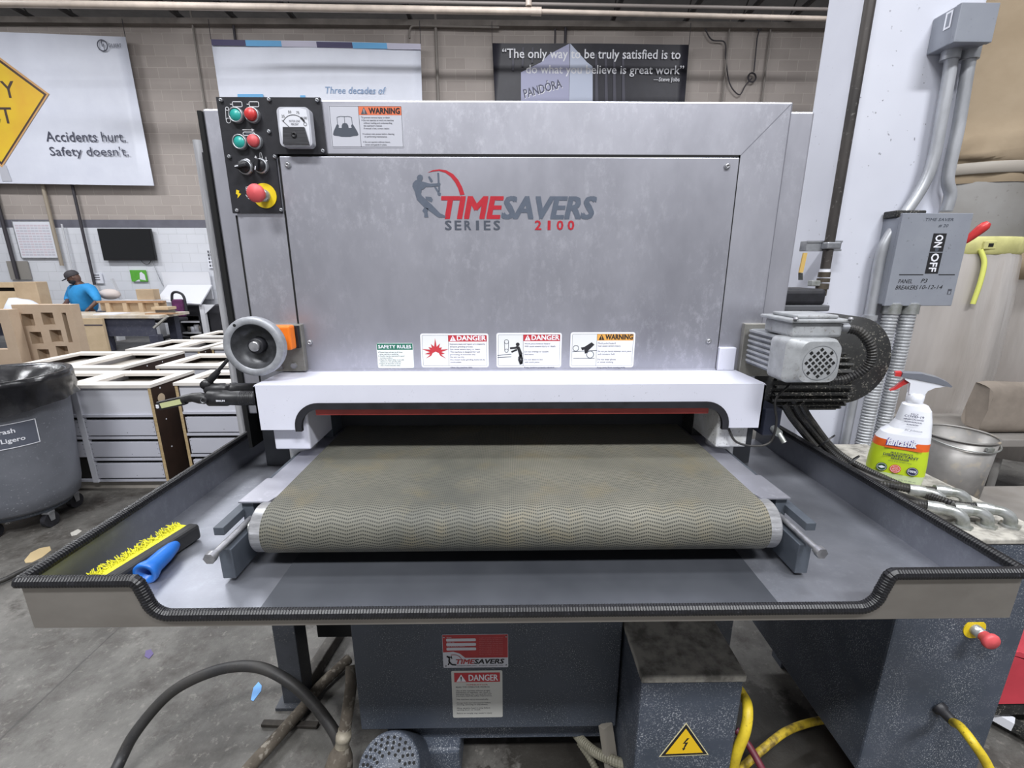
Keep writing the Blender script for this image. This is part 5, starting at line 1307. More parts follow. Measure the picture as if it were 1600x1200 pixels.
b.add(vs_, [(j * n + i, (j + 1) * n + i, (j + 1) * n + (i + 1) % n, j * n + (i + 1) % n) for j in range(len(prof) - 1) for i in range(n)], BAG, True)
tag(b.build('trash_bag'), 'shiny black liner bag folded over the trash can rim', 'bag')
t = thing('dolly', (TX, TY, 0), 'round grey dolly on casters under the trash can', 'dolly')
MB().lathe([(0, .095), (.20, .095), (.205, .10), (.205, .124), (0, .124)], (TX, TY, 0), (0, 0, 1), DARK, 40).build('platform', t)
for k in range(5):
    a = a0 + .25 + 2 * math.pi * k / 5; c_ = Vector((TX + .20 * math.cos(a), TY + .20 * math.sin(a), .045))
    w_ = MB().cyl(c_ + Vector((-.014, 0, 0)), c_ + Vector((.014, 0, 0)), .045, BLACK, n=24); cst = w_.build('caster', t)
    b = MB(); b.box(c_.x - .022, c_.x + .022, c_.y - .02, c_.y + .02, .085, .098, GALV, .002)
    for s_ in (-.02, .018): b.prism(Plane(c_ + Vector((s_, 0, 0)), (0, 1, 0), (0, 0, 1)), [(-.02, .055), (-.012, -.005), (.012, -.005), (.02, .055)], 0, .002, GALV)
    b.build('fork', cst)

# ---------------------------------------------------------------- floor things left and under the tray
HOS = M('black_hose_rubber', '#2a2a2c', 0.5, 0, '#3a3836', 14, speck='#77736c', sscale=150, slo=.66, shi=.74)
ln = catmull([P(140, 1300, Z=.02), P(185, 1195, Z=.05), P(215, 1140, Z=.12), P(270, 1080, Z=.20), P(340, 1047, Z=.25), P(400, 1042, Z=.27), P(450, 1064, Z=.25), P(490, 1100, Z=.20), P(520, 1140, Z=.15), P(533, 1170, Z=.11), P(540, 1200, Z=.08)], 10)
tag(MB().tube(ln, .0165, HOS, n=16).build('rubber_hose'), 'thick black rubber hose arching over the floor at the lower left', 'hose')
DIRTY = M('crusted_pipe', '#5f574d', 0.85, 0, '#433c34', 18, speck='#9c968b', sscale=60, slo=.56, shi=.66, bump=.6, bscale=40)
t = thing('drain_pipe', P(545, 1150, Z=.05), 'crusted drain pipe with a collar running down beside the dark base cabinet', 'pipe')
pp = [P(549, 1040, Y=1.08), P(548, 1075, Y=1.04), P(541, 1125, Y=1.0), P(537, 1150, Y=.985)]
b = MB(); b.tube(catmull(pp, 8), .0165, DIRTY, n=16); b.build('pipe', t)
e_ = pp[-1]; d_ = (pp[-1] - pp[-2]).normalized()
b = MB(); b.tube([e_ - d_ * .02, e_ - d_ * .006, e_ - d_ * .005, e_ + d_ * .01, e_ + d_ * .011, e_ + d_ * .03], .021, M('collar_beige', '#9a9384', 0.6, .2, '#7d7668', 40), n=20, rf=lambda i: (.85, .85, 1, 1, .9, .9)[i]); b.build('collar', t)
b = MB(); b.tube([e_ + d_ * .028, e_ + d_ * .05, e_ + d_ * .08, e_ + d_ * .13, e_ + d_ * .2], .038, DIRTY, n=20, rf=lambda i: (.55, .85, 1, 1, .9)[i]); b.build('elbow_fitting', t)
ln = [P(500, 1072, Z=.03), P(470, 1110, Z=.03), P(430, 1155, Z=.03), P(385, 1205, Z=.03), P(345, 1260, Z=.03)]
ln = catmull([P(545, 1030, Z=.03)] + ln, 6)
tag(MB().tube(ln, .019, DIRTY, n=16).build('floor_pipe'), 'long crusted pipe lying on the floor under the black hose', 'pipe')
p0, p1 = P(410, 1130, Z=.008), P(497, 1133, Z=.008)
tag(MB().beam(p0, p1, .02, .012, M('iron_bar', '#3f3a34', 0.7, .2, '#2e2a26', 30), .002).build('iron_bar'), 'short dark iron bar lying crosswise on the floor by the machine leg', 'bar')
p0, p1 = P(478, 1068, Z=.03), P(535, 978, Z=.03)
tag(MB().beam(p0, p1, .04, .055, M('channel_steel', '#66625e', 0.65, .2, '#4b4844', 15, speck='#8f8a82', sscale=60, slo=.6, shi=.7), .004).build('floor_beam'), 'grey steel channel on the floor running under the tray', 'beam')
for lab, pts_, mt in (('torn blue tape scrap on the floor left of the machine leg', [(404, 1066), (409, 1072), (408, 1080), (402, 1088), (396, 1096), (392, 1094), (394, 1084), (396, 1075)], M('tape_blue', '#6aa7e6', 0.5)),
                      ('small purple paint chip on the floor below the tray front', [(228, 1017), (236, 1015), (240, 1022), (233, 1030), (226, 1026)], M('chip_purple', '#5a5077', 0.7)),
                      ('flat tan disc of cardboard on the floor beside the dolly', [(38, 876), (48, 864), (62, 857), (78, 854), (80, 860), (66, 871), (50, 879), (40, 880)], M('tan_card', '#b29e78', 0.8)),
                      ('pale scrap of paper on the floor behind the tan disc', [(110, 833), (122, 827), (128, 830), (120, 836), (112, 838)], M('paper_scrap', '#aaa7a0', 0.8))):
    b = MB(); b.prism(Plane((0, 0, .0005), (1, 0, 0), (0, 1, 0)), [(P(x, y, Z=0).x, P(x, y, Z=0).y) for x, y in pts_][::-1], 0, .0015, mt)
    tag(b.build('floor_scrap'), lab, 'scrap')
ln = catmull([P(-60, 925, Z=.02), P(0, 908, Z=.02), P(28, 895, Z=.02), P(60, 880, Z=.02)], 6)
tag(MB().tube(ln, .012, CABLE, n=10).build('floor_cable'), 'black cable on the floor passing under the tray corner at the left edge', 'cable')
SPI = M('spiral_hose', '#8c8878', 0.6, 0, '#6f6b5c', 20)
ln = even(catmull([P(893, 1138, Y=1.12), P(910, 1158, Y=1.05), P(930, 1175, Y=1.0), P(955, 1187, Y=.96), P(985, 1198, Y=.93)], 14), .004)
tag(MB().tube(ln, .014, SPI, n=12, rf=lambda k: (1, .86)[k % 2], smooth=False).build('spiral_hose'), 'beige ribbed hose coming out low beside the wiring box', 'hose')
ln = even(catmull([P(905, 1160, Y=1.10), P(922, 1185, Y=1.06), P(935, 1210, Y=1.02)], 14), .004)
tag(MB().tube(ln, .011, SPI, n=10, rf=lambda k: (1, .86)[k % 2], smooth=False).build('spiral_hose'), 'thinner beige ribbed hose hanging behind the first', 'hose')
b = MB(); p_ = P(945, 1132, Y=1.05); MB().beam(P(946, 1132, Y=.995), P(958, 1215, Y=.96), .035, .02, M('strap_beige', '#8f897f', 0.6)).build('cover_strip', S)

# ---------------------------------------------------------------- base cabinets standing in rows
LAM = M('laminate_pale', '#cdced6', 0.3, 0, '#c3c4cc', 3); LAMG = M('drawer_front_grey', '#b7b8c2', 0.35, 0, '#afb0ba', 2); BRN = M('panel_brown', '#3a2b24', 0.5, 0, '#30241e', 6)  # panel brown deepened to include the shade low in the gap
PLY = M('plywood_edge', '#b59f7a', 0.7, 0, '#9c8762', 30, vec=(1, 1, 6)); TOPW = M('top_frame_white', '#ddd8d2', 0.5, 0, '#cfc9c2', 4); DOT = M('peg_hole', '#54545a', 0.6); INS_SHADE = M('carcass_shade', '#0c0a09', 0.8)  # carcass black paints the shade seen through the drawer gaps
TAPE = M('strip_striped', '#6b4a46', 0.6)
def base_cabinet(x0, x1, y0, y1, bays, label, hole=True):
    Z1 = .76; zb = .07; th = .019
    t = thing('drawer_cabinet', ((x0 + x1) / 2, (y0 + y1) / 2, 0), label, 'cabinet', 'unfinished drawer cabinets in rows')
    b = MB(); b.box(x0 + .02, x1 - .02, y0 + .05, y1 - .02, 0, zb, M('plinth_pale', '#a39d95', 0.7, 0, '#938d85', 6)); b.build('plinth', t)
    for sx, xa in ((-1, x0), (1, x1 - th)):
        b = MB(); b.box(xa, xa + th, y0 + .001, y1, zb, Z1 - .02, BRN); b.box(xa, xa + th, y0 - .0005, y0 + .001, zb, Z1 - .02, PLY)
        xs = xa - .0006 if sx < 0 else xa + th + .0006
        for k in range(3):
            for zz in (Z1 - .04, .5, .3): b.cyl((xs, y0 + .08 + .17 * k, zz), (xs + .0004 * sx, y0 + .08 + .17 * k, zz), .006, SW, n=8)
        if hole and sx > 0: b.cyl((xs, y0 + .075, Z1 - .11), (xs + .0006, y0 + .075, Z1 - .11), .032, M('grommet_tan', '#cbb79c', 0.6), n=20)
        b.build('side_panel', t)
    b = MB(); b.box(x0 + th, x1 - th, y1 - .01, y1, zb, Z1 - .02, INS_SHADE); b.box(x0 + th, x1 - th, y0 + .01, y1 - .01, zb, zb + .018, LAMG); b.box(x0 + th, x1 - th, y0 + .025, y0 + .03, zb, Z1 - .22, INS_SHADE); b.box(x0 + th, x1 - th, y0 + .03, y1 - .01, Z1 - .07, Z1 - .06, M('added_sub_top', '#a9a39b', 0.6)); b.build('carcass', t)  # black sheet for shade behind the drawers; grey panel added to lighten the inside
    fw = .095
    b = MB(); b.box(x0 - .004, x1 + .004, y0 - .006, y0 + fw, Z1 - .02, Z1, TOPW); b.box(x0 - .004, x1 + .004, y1 - fw, y1, Z1 - .02, Z1, TOPW)
    bw = (x1 - x0) / bays
    for k in range(bays + 1):
        xc = x0 + bw * k; b.box(max(x0 - .004, xc - fw * .7), min(x1 + .004, xc + fw * .7), y0 + fw, y1 - fw, Z1 - .02, Z1, TOPW)
    b.build('top_frame', t)
    b = MB(); b.box(x0 + th, x1 - th, y0 + .012, y0 + .02, Z1 - .225, Z1 - .02, M('glossy_rail', '#c9cad2', 0.12)); b.build('upper_rail', t)
    for k in range(bays):
        xa, xb = x0 + bw * k + (th if k == 0 else .012), x0 + bw * (k + 1) - (th if k == bays - 1 else .012)
        if k: MB().box(xa - .030, xa + .006, y0 - .001, y1 - .01, zb, Z1 - .02, LAM).build('divider', t)
        for j in range(3):
            if hole and k == 0 and j == 0: continue
            z0 = zb + .03 + .155 * j
            b = MB(); b.box(xa + .008, xb - .008, y0 + .003, y0 + .03, z0, z0 + .106, LAMG, .002)
            pl = Plane((0, y0 + .003, 0))
            for xx in (xa + .016, xb - .016):
                for m in range(3): b.poly(pl, circ(xx, z0 + .025 + .034 * m, .003, 6), DOT, .0006)
            b.poly(pl, circ((xa + xb) / 2 + .04, z0 + .02, .003, 6), DOT, .0006)
            b.build('drawer', t)
            MB().box(xa, xb, y0 + .001, y0 + .02, z0 + .130, z0 + .146, LAMG).build('cross_rail', t)
    return t
Zt = .76
xr1 = P(232, 602, Z=Zt).x; xl2 = P(271, 598, Z=Zt).x
base_cabinet(xr1 - 1.0, xr1, 2.87, 3.30, 2, 'unfinished drawer cabinet between the trash can and the dark gap, nearest row')
base_cabinet(xl2, xl2 + .93, 2.93, 3.32, 2, 'unfinished drawer cabinet right of the dark gap, behind the work light', False)
xr3 = P(179, 577, Z=Zt).x
base_cabinet(xr3 - .92, xr3, 3.40, 4.10, 2, 'unfinished drawer cabinet in the second row behind the trash can')
xl4 = P(236, 574, Z=Zt).x
base_cabinet(xl4, xl4 + .95, 3.46, 3.98, 2, 'unfinished drawer cabinet in the second row, left of the handwheel', False)
xr5 = P(306, 547, Z=Zt).x; xl5 = P(238, 548, Z=Zt).x
base_cabinet(xl5 - .3, xr5, 4.20, 4.80, 2, 'unfinished drawer cabinet in the third row, its brown side towards the handwheel', False)
base_cabinet(P(318, 546, Z=Zt).x, P(318, 546, Z=Zt).x + .9, 4.30, 4.80, 2, 'unfinished drawer cabinet farthest right in the third row', False)
base_cabinet(P(266, 533, Z=Zt).x, P(266, 533, Z=Zt).x + 1.1, 5.0, 5.5, 2, 'unfinished drawer cabinet in the last row before the open floor', False)
# ---------------------------------------------------------------- MDF boards with square cut-outs
MDF = M('mdf', '#c0ab95', 0.75, 0, '#b59f89', 5); MDFD = M('mdf_cut_edge', '#ad9881', 0.8)
def panel_with_holes(name, label, Y, outer, holes, depth, group=None):
    """a board cut through by holes: the face is split in a grid round the holes"""
    x0, z0, x1, z1 = outer
    xs = sorted({x0, x1, *[h[0] for h in holes], *[h[2] for h in holes]}); zs = sorted({z0, z1, *[h[1] for h in holes], *[h[3] for h in holes]})
    b = MB(); inh = lambda a, c: any(h[0] < a < h[2] and h[1] < c < h[3] for h in holes)
    for i in range(len(xs) - 1):
        for j in range(len(zs) - 1):
            if not inh((xs[i] + xs[i + 1]) / 2, (zs[j] + zs[j + 1]) / 2):
                for y, fl in ((Y, 1), (Y + depth, 0)):
                    v = [(xs[i], y, zs[j]), (xs[i + 1], y, zs[j]), (xs[i + 1], y, zs[j + 1]), (xs[i], y, zs[j + 1])]
                    b.add(v, [(0, 1, 2, 3) if fl else (3, 2, 1, 0)], MDF)
    for h in holes:
        b.add([(h[0], Y, h[1]), (h[2], Y, h[1]), (h[2], Y, h[3]), (h[0], Y, h[3]), (h[0], Y + depth, h[1]), (h[2], Y + depth, h[1]), (h[2], Y + depth, h[3]), (h[0], Y + depth, h[3])], [(0, 4, 5, 1), (1, 5, 6, 2), (2, 6, 7, 3), (3, 7, 4, 0)], MDFD)
    b.add([(x0, Y, z0), (x1, Y, z0), (x1, Y, z1), (x0, Y, z1), (x0, Y + depth, z0), (x1, Y + depth, z0), (x1, Y + depth, z1), (x0, Y + depth, z1)], [(0, 1, 5, 4), (1, 2, 6, 5), (2, 3, 7, 6), (3, 0, 4, 7)], MDF)
    return b
YM = 4.9
def qm(px, py): p = P(px, py, Y=YM); return p.x, p.z
x1, z1 = qm(110, 476); x0, _ = qm(18, 480)
ho = []
for px, py in ((44, 500), (75, 498), (57, 528), (88, 525), (69, 555), (98, 550)):
    a, c = qm(px, py); ho.append((a - .062, c - .065, a + .062, c + .065))
a, c = qm(105, 512); ho.append((a - .022, c - .16, a + .022, c + .16))
b = panel_with_holes('mdf_panel', '', YM, (x0, .0, x1, z1), ho, .10)
b.box(x0 + .01, x1 - .01, YM + .09, YM + .098, .01, z1 - .01, MDFD)
pc_ = P(45, 500, Y=YM)
tag(b.build('cutout_panel'), 'thick tan board with six square cut-outs and a slot standing behind the trash can', 'board', 'tan boards with cut-outs')
YM2 = 4.75
def qn(px, py): p = P(px, py, Y=YM2); return p.x, p.z
a, c = qn(13, 551); a2, c2 = qn(2, 505)
x1n, z1n = qn(15, 484)
b = panel_with_holes('mdf_panel', '', YM2, (x1n - .75, 0, x1n - .02, z1n), [(x1n - .75 + .1, c + .03, x1n - .13, c2)], .10)
tag(b.build('cutout_panel'), 'tan board with one large cut-out at the left edge', 'board', 'tan boards with cut-outs')
# ================================================================== far left: bench, person, wall things
def wq(px, py, Y=10.44): p = P(px, py, Y=Y); return p.x, p.z
# ---------------------------------------------------------------- dark workbench
BCH = M('bench_dark_blue', '#3a3c4c', 0.65, 0, '#474957', 4, speck='#6a6a72', sscale=30, slo=.58, shi=.7)
YB0, YB1 = 8.3, 9.05
bx0, bx1 = P(118, 500, Y=YB0).x, P(247, 492, Y=YB0).x; bz = .66
bx0 -= 3.0
t = thing('workbench', ((bx0 + bx1) / 2, 8.7, 0), 'long dark blue workbench with a scrap covered top in front of the person', 'workbench')
MB().box(bx0, bx1 + .05, YB0 - .05, YB1, bz - .05, bz, M('bench_top', '#b7a78f', 0.7, 0, '#cfc9c0', 4)).build('top', t)
a_ = P(162, 500, Y=YB0).x
MB().box(a_, bx1 - .1, YB0, YB0 + .03, .28, bz - .05, BCH).build('apron', t)
MB().box(bx0, a_ - .0, YB0 + .25, YB0 + .28, .26, bz - .12, BCH).build('apron', t)
for xa in (P(158, 540, Y=YB0).x, bx1 - .24, bx0 + .1): MB().box(xa, xa + .16, YB0 - .01, YB0 + .13, 0, .50 if xa < bx1 - .5 else .3, BCH, .01).build('leg', t)
for xa in (P(172, 540, Y=YB1).x, bx1 - .3): MB().box(xa, xa + .14, YB1 - .15, YB1 - .02, 0, .68, BCH).build('leg', t)
CRD = M('cardboard', '#c0a98c', 0.8, 0, '#b39b7f', 4); CRD2 = M('cardboard_light', '#cbb597', 0.8, 0, '#bda788', 4); PLANK = M('plank_wood', '#b48f6e', 0.7, 0, '#9c7a5b', 8); WHT = M('board_white', '#dcdde3', 0.5); PAP = M('paper', '#dfe1ea', 0.7)
# panel hanging on the bench front
x0, z0 = wq(128, 518, 8.25); x1, z1 = wq(163, 497, 8.25)
tag(MB().box(x0, x1, 8.19, 8.24, 0, z1, CRD2).box(x0 + .05, x0 + .45, 8.185, 8.19, (z0 + z1) / 2 - .005, (z0 + z1) / 2 + .012, M('blue_black', '#2a2d4a', 0.5)).build('cardboard_sheet'), 'folded cardboard sheet leaning on the front of the dark workbench', 'cardboard')
# things on the bench top
p_ = P(190, 490, Y=8.5)
tag(MB().box(P(160, 488, Y=8.6).x, P(193, 485, Y=8.6).x, 8.40, 8.75, bz, bz + .012, PAP).build('paper_sheet'), 'white paper sheet on the workbench right of the person', 'paper')
x0, x1 = P(155, 475, Y=8.95).x, P(258, 475, Y=8.95).x; zt_ = P(200, 470, Y=8.95).z
b = MB(); b.box(x0, x1, 8.90, 8.99, zt_ - .035, zt_, PLANK); b.box(x0, x1, 8.97, 8.99, bz + .001, zt_ - .03, CRD)
for f in (.12, .38, .62, .86): b.box(x0 + (x1 - x0) * f, x0 + (x1 - x0) * f + .08, 8.90, 8.97, bz + .001, zt_ - .03, CRD)
tag(b.build('plank_rack'), 'low open wooden rack along the back of the workbench', 'rack')
x0, z0 = wq(252, 480, 8.55); x1, z1 = wq(278, 474, 8.55)
b = MB(); b.box(bx1 - .35, bx1 + .16, 8.45, 8.60, bz, bz + .018, PLANK); tag(b.build('plank'), 'tan plank overhanging the right end of the workbench', 'plank')
b = MB(); b.box(bx1 - .28, bx1 - .04, 8.62, 8.80, bz, bz + .07, M('tool_grey', '#6a655f', 0.6)); b.box(bx1 - .33, bx1 - .02, 8.60, 8.82, bz + .07, bz + .12, CRD2); tag(b.build('box'), 'small tan topped grey box at the right end of the workbench', 'box')
b = MB(); b.beam(P(241, 512, Y=8.24), P(262, 494, Y=8.24), .05, .03, M('pale_strip', '#a8a6a0', 0.5)); b.build('brace', t)
# plastic sheeting and boxes at the left
b = MB(); n = 26; m_ = 5; vs_ = []
xa, xb = P(10, 470, Y=8.5).x, P(104, 470, Y=8.5).x
for i in range(n):
    f = i / (n - 1); top = (.30 + .05 * math.sin(9 * f) + .02 * math.sin(23 * f)) * (1 - .55 * f) * min(1, f * 8) * min(1, (1 - f) * 6 + .1)
    for j in range(m_ + 1):
        a = math.pi * j / m_; vs_.append((xa + (xb - xa) * f, 8.5 - .22 * math.cos(a) + .02 * math.sin(12 * f + j), bz + .003 + top * math.sin(a)))
b.add(vs_, [(i * (m_ + 1) + j, (i + 1) * (m_ + 1) + j, (i + 1) * (m_ + 1) + j + 1, i * (m_ + 1) + j + 1) for i in range(n - 1) for j in range(m_)], M('white_sheeting', '#e3e8f2', 0.35), True)
tag(b.build('plastic_sheet'), 'crumpled white plastic sheeting on the workbench left of the person', 'sheet')
x0, z0 = wq(-40, 475, 9.0); x1, z1 = wq(42, 441, 9.0)
b = MB(); sl = wq(10, 455, 9.0)[1], wq(10, 449, 9.0)[1]
b.box(x0, x1, 8.93, 9.04, bz + .001, sl[0], CRD2); b.box(x0, x1, 8.93, 9.04, sl[1], z1, CRD2); b.box(x1 - .06, x1, 8.93, 9.04, sl[0], sl[1], CRD2); b.box(x0, x0 + .05, 8.93, 9.04, sl[0], sl[1], CRD2); b.box(x0, x1, 9.02, 9.04, sl[0], sl[1], GAP)
tag(b.build('slotted_board'), 'slotted tan board standing on the workbench at the left edge', 'board')
x0, z0 = wq(46, 470, 9.02); x1, z1 = wq(73, 440, 9.02)
tag(MB().box(x0, x1, 8.80, 9.03, bz, z1, CRD, .01).build('carton'), 'brown carton on the workbench between the slotted board and the person', 'box')
# ---------------------------------------------------------------- person at the bench
SKIN = M('skin_dark', '#5b4036', 0.5, 0, '#664a3e', 8); SHIRT = M('shirt_blue', '#2f95d6', 0.75, 0, '#2a88c6', 6, bump=.12, bscale=14); TROU = M('trousers_dark', '#3b3c44', 0.8); CAPM = M('cap_dark', '#39363a', 0.7); MASKM = M('mask_black', '#202126', 0.7)
pw = lambda px, py, Y: P(px, py, Y=Y)
J = dict(pel=pw(137, 494, 9.45), sp=pw(133, 474, 9.46), ch=pw(129, 455, 9.42), nk=pw(122, 442, 9.38), hd=pw(115, 434, 9.34))
J['shL'] = pw(142, 451, 9.30); J['elL'] = pw(153, 469, 9.22); J['wrL'] = pw(142, 480, 9.10); J['haL'] = pw(136, 485, 9.06)
J['shR'] = pw(115, 452, 9.52); J['elR'] = pw(106, 468, 9.46); J['wrR'] = pw(105, 473, 9.22); J['haR'] = pw(101, 476, 9.14)
pz = J['pel']
J['hiL'] = pz + Vector((.09, -.08, -.06)); J['knL'] = Vector((pz.x + .06, pz.y - .06, .50)); J['anL'] = Vector((pz.x + .10, pz.y - .0, .09)); J['toL'] = Vector((pz.x - .06, pz.y - .08, .04))
J['hiR'] = pz + Vector((-.09, .08, -.06)); J['knR'] = Vector((pz.x - .14, pz.y + .08, .50)); J['anR'] = Vector((pz.x - .12, pz.y + .14, .09)); J['toR'] = Vector((pz.x - .28, pz.y + .06, .04))
def skin_mesh(name, joints, edges, rad, mat, parent, root, sub=2):
    keys = list(joints); o0 = WORLD_AT[parent.name]
    me = bpy.data.meshes.new(name); me.from_pydata([joints[k] - o0 for k in keys], [(keys.index(a), keys.index(c)) for a, c in edges], [])
    o = bpy.data.objects.new(name, me); C.objects.link(o); attach(o, o0, parent)
    md = o.modifiers.new('skin', 'SKIN'); md.use_smooth_shade = True
    for i, k in enumerate(keys):
        sv = me.skin_vertices[0].data[i]; r = rad[k]; sv.radius = r if isinstance(r, tuple) else (r, r); sv.use_root = (k == root)
    o.modifiers.new('sub', 'SUBSURF').levels = sub; o.modifiers['sub'].render_levels = sub
    me.materials.append(mat)
    return o
pe = thing('person', (pz.x, pz.y, 0), 'person in a blue long sleeved shirt, dark cap and mask bending over the workbench', 'person')
bj = {k: J[k] for k in J}
E_ = [('pel', 'sp'), ('sp', 'ch'), ('ch', 'nk'), ('nk', 'hd'), ('ch', 'shL'), ('shL', 'elL'), ('elL', 'wrL'), ('wrL', 'haL'), ('ch', 'shR'), ('shR', 'elR'), ('elR', 'wrR'), ('wrR', 'haR'), ('pel', 'hiL'), ('hiL', 'knL'), ('knL', 'anL'), ('anL', 'toL'), ('pel', 'hiR'), ('hiR', 'knR'), ('knR', 'anR'), ('anR', 'toR')]
rd = dict(pel=.15, sp=.14, ch=.15, nk=.062, hd=.085, shL=.075, elL=.047, wrL=.034, haL=.036, shR=.075, elR=.047, wrR=.034, haR=.036, hiL=.10, knL=.062, anL=.045, toL=.04, hiR=.10, knR=.062, anR=.045, toR=.04)
for s_ in 'LR':
    d = (J['ha' + s_] - J['wr' + s_]).normalized(); sd = d.cross(Vector((0, 0, 1))).normalized()
    for k, (o_, l) in enumerate(((-.030, .075), (-.011, .088), (.009, .084), (.028, .066))):
        a, c = 'f%s%d' % (s_, k), 'g%s%d' % (s_, k)
        bj[a] = J['ha' + s_] + sd * o_ + d * l * .5 + Vector((0, 0, -.006)); bj[c] = J['ha' + s_] + sd * o_ * 1.15 + d * l + Vector((0, 0, -.024))
        E_ += [('ha' + s_, a), (a, c)]; rd[a] = .0095; rd[c] = .0085
    a, c = 't%s' % s_, 'u%s' % s_
    k_ = 1 if s_ == 'L' else -1
    bj[a] = J['wr' + s_] + (J['ha' + s_] - J['wr' + s_]) * .6 - sd * .045 * k_; bj[c] = bj[a] + d * .04 - sd * .012 * k_
    E_ += [('wr' + s_, a), (a, c)]; rd[a] = .011; rd[c] = .009
skin_mesh('body', bj, E_, rd, SKIN, pe, 'pel')
def lerp(a, c, f): return J[a] + (J[c] - J[a]) * f
sj = dict(pel=J['pel'] + Vector((0, 0, .03)), sp=J['sp'], ch=J['ch'], nk=lerp('ch', 'nk', .72), shL=J['shL'], elL=J['elL'], cuL=lerp('elL', 'wrL', .30), shR=J['shR'], elR=J['elR'], cuR=lerp('elR', 'wrR', .35))
skin_mesh('shirt', sj, [('pel', 'sp'), ('sp', 'ch'), ('ch', 'nk'), ('ch', 'shL'), ('shL', 'elL'), ('elL', 'cuL'), ('ch', 'shR'), ('shR', 'elR'), ('elR', 'cuR')],
          dict(pel=.205, sp=.215, ch=.19, nk=.085, shL=.105, elL=.075, cuL=.060, shR=.105, elR=.072, cuR=.058), SHIRT, pe, 'pel')
tj = dict(pel=J['pel'] - Vector((0, 0, .02)), hiL=J['hiL'], knL=J['knL'], anL=J['anL'], hiR=J['hiR'], knR=J['knR'], anR=J['anR'])
skin_mesh('trousers', tj, [('pel', 'hiL'), ('hiL', 'knL'), ('knL', 'anL'), ('pel', 'hiR'), ('hiR', 'knR'), ('knR', 'anR')], dict(pel=.19, hiL=.135, knL=.09, anL=.075, hiR=.135, knR=.09, anR=.075), TROU, pe, 'pel')
fwd = Vector((-.80, -.45, -.40)).normalized(); up_ = (Vector((0, 0, 1)) - fwd * fwd.z).normalized(); rt = fwd.cross(up_)
Rh = Matrix((rt, fwd, up_)).transposed(); hd = J['hd']
b = MB(); b.ball(hd, .083, .105, .125, SKIN, 24, 16, Rh)
for s_ in (-1, 1): b.ball(hd + rt * .083 * s_ - fwd * .01, .012, .022, .034, SKIN, 10, 8, Rh)
b.ball(hd + fwd * .104 - up_ * .012, .013, .018, .024, SKIN, 10, 8, Rh)
for s_ in (-1, 1): b.ball(hd + fwd * .092 + rt * .032 * s_ + up_ * .020, .013, .009, .008, M('eye_white', '#c9c4bd', 0.3), 10, 6, Rh); b.ball(hd + fwd * .100 + rt * .032 * s_ + up_ * .020, .006, .004, .006, INK, 8, 6, Rh)
b.build('head', pe)
b = MB(); b.ball(hd + fwd * .028 - up_ * .052, .078, .094, .060, MASKM, 20, 12, Rh); b.build('face_mask', pe)
b = MB(); n = 24; prof = [(1.0, .0), (1.02, .02), (.98, .05), (.82, .085), (.5, .11), (0, .122)]
vs_ = [hd + up_ * (.032 + h) + rt * (.096 * r * math.cos(2 * math.pi * i / n)) + fwd * (.118 * r * math.sin(2 * math.pi * i / n)) for r, h in prof for i in range(n)]
b.add(vs_, [(j * n + i, j * n + (i + 1) % n, (j + 1) * n + (i + 1) % n, (j + 1) * n + i) for j in range(len(prof) - 1) for i in range(n)], CAPM, True)
br = []
for i in range(13):
    a = math.radians(20 + 140 * i / 12); br.append((math.cos(a), math.sin(a)))
v1 = [hd + up_ * .036 + rt * .094 * c + fwd * .112 * s for c, s in br]; v2 = [hd + up_ * (.026 - .010 * s) + rt * .086 * c + fwd * (.112 * s + .085 * (s ** .6)) for c, s in br]
b.add(v1 + v2, [(i, i + 1, 14 + i, 13 + i) for i in range(12)], CAPM); b.add([v + up_ * .006 for v in v1 + v2], [(i, i + 1, 14 + i, 13 + i) for i in range(12)], CAPM)
b.obox(hd + up_ * .085 + fwd * .108, .03, .008, .03, Rh, SW, .003); b.build('cap', pe)

# ---------------------------------------------------------------- wall: screen, sheets, pipes
pwall = Plane((0, 10.44, 0))
def wall_quad(name, label, cat, px4, mat, Y=10.46, th=.02, back=WY, extra=None, group=None):
    """thin board hung on the wall; px4 = (left, top, right, bottom) as seen"""
    l, t_, r_, bt = px4
    x0, z0 = wq(l, bt, Y); x1, z1 = wq(r_, t_, Y)
    b = MB(); b.box(x0, x1, Y, min(back - .002, Y + th), z0, z1, mat)
    if extra: extra(b, Plane((0, Y, 0)), x0, z0, x1, z1)
    return tag(b.build(name), label, cat, group)
TVB = M('screen_black', '#0f1013', 0.12); TVF = M('tv_bezel', '#17171a', 0.4)
x0, z1 = wq(151, 357, 10.40); x1, z0 = wq(244, 407, 10.40)
t = thing('television', ((x0 + x1) / 2, 10.42, z0), 'large black television on the white wall above the workbench', 'television')
MB().box(x0, x1, 10.40, 10.45, z0, z1, TVF, .008).build('case', t); MB().box(x0 + .02, x1 - .02, 10.396, 10.400, z0 + .035, z1 - .02, TVB).build('screen', t)
MB().box((x0 + x1) / 2 - .2, (x0 + x1) / 2 + .2, 10.45, 10.498, (z0 + z1) / 2 - .2, (z0 + z1) / 2 + .2, TVF).build('wall_bracket', t)
b = MB(); b.tube(catmull([(x0 + .75, 10.46, z0 + .02), (x0 + .82, 10.46, z0 - .06), (x0 + .92, 10.46, z0 - .07), (x0 + 1.0, 10.46, z0 + .02)], 5), .006, CABLE, n=6); b.tube([(x1 - .15, 10.47, z0 + .02), (x1 - .02, 10.47, z0 - .5), (x1 + .25, 10.47, z0 - 1.0)], .006, GALV, n=6); b.build('cable', t)
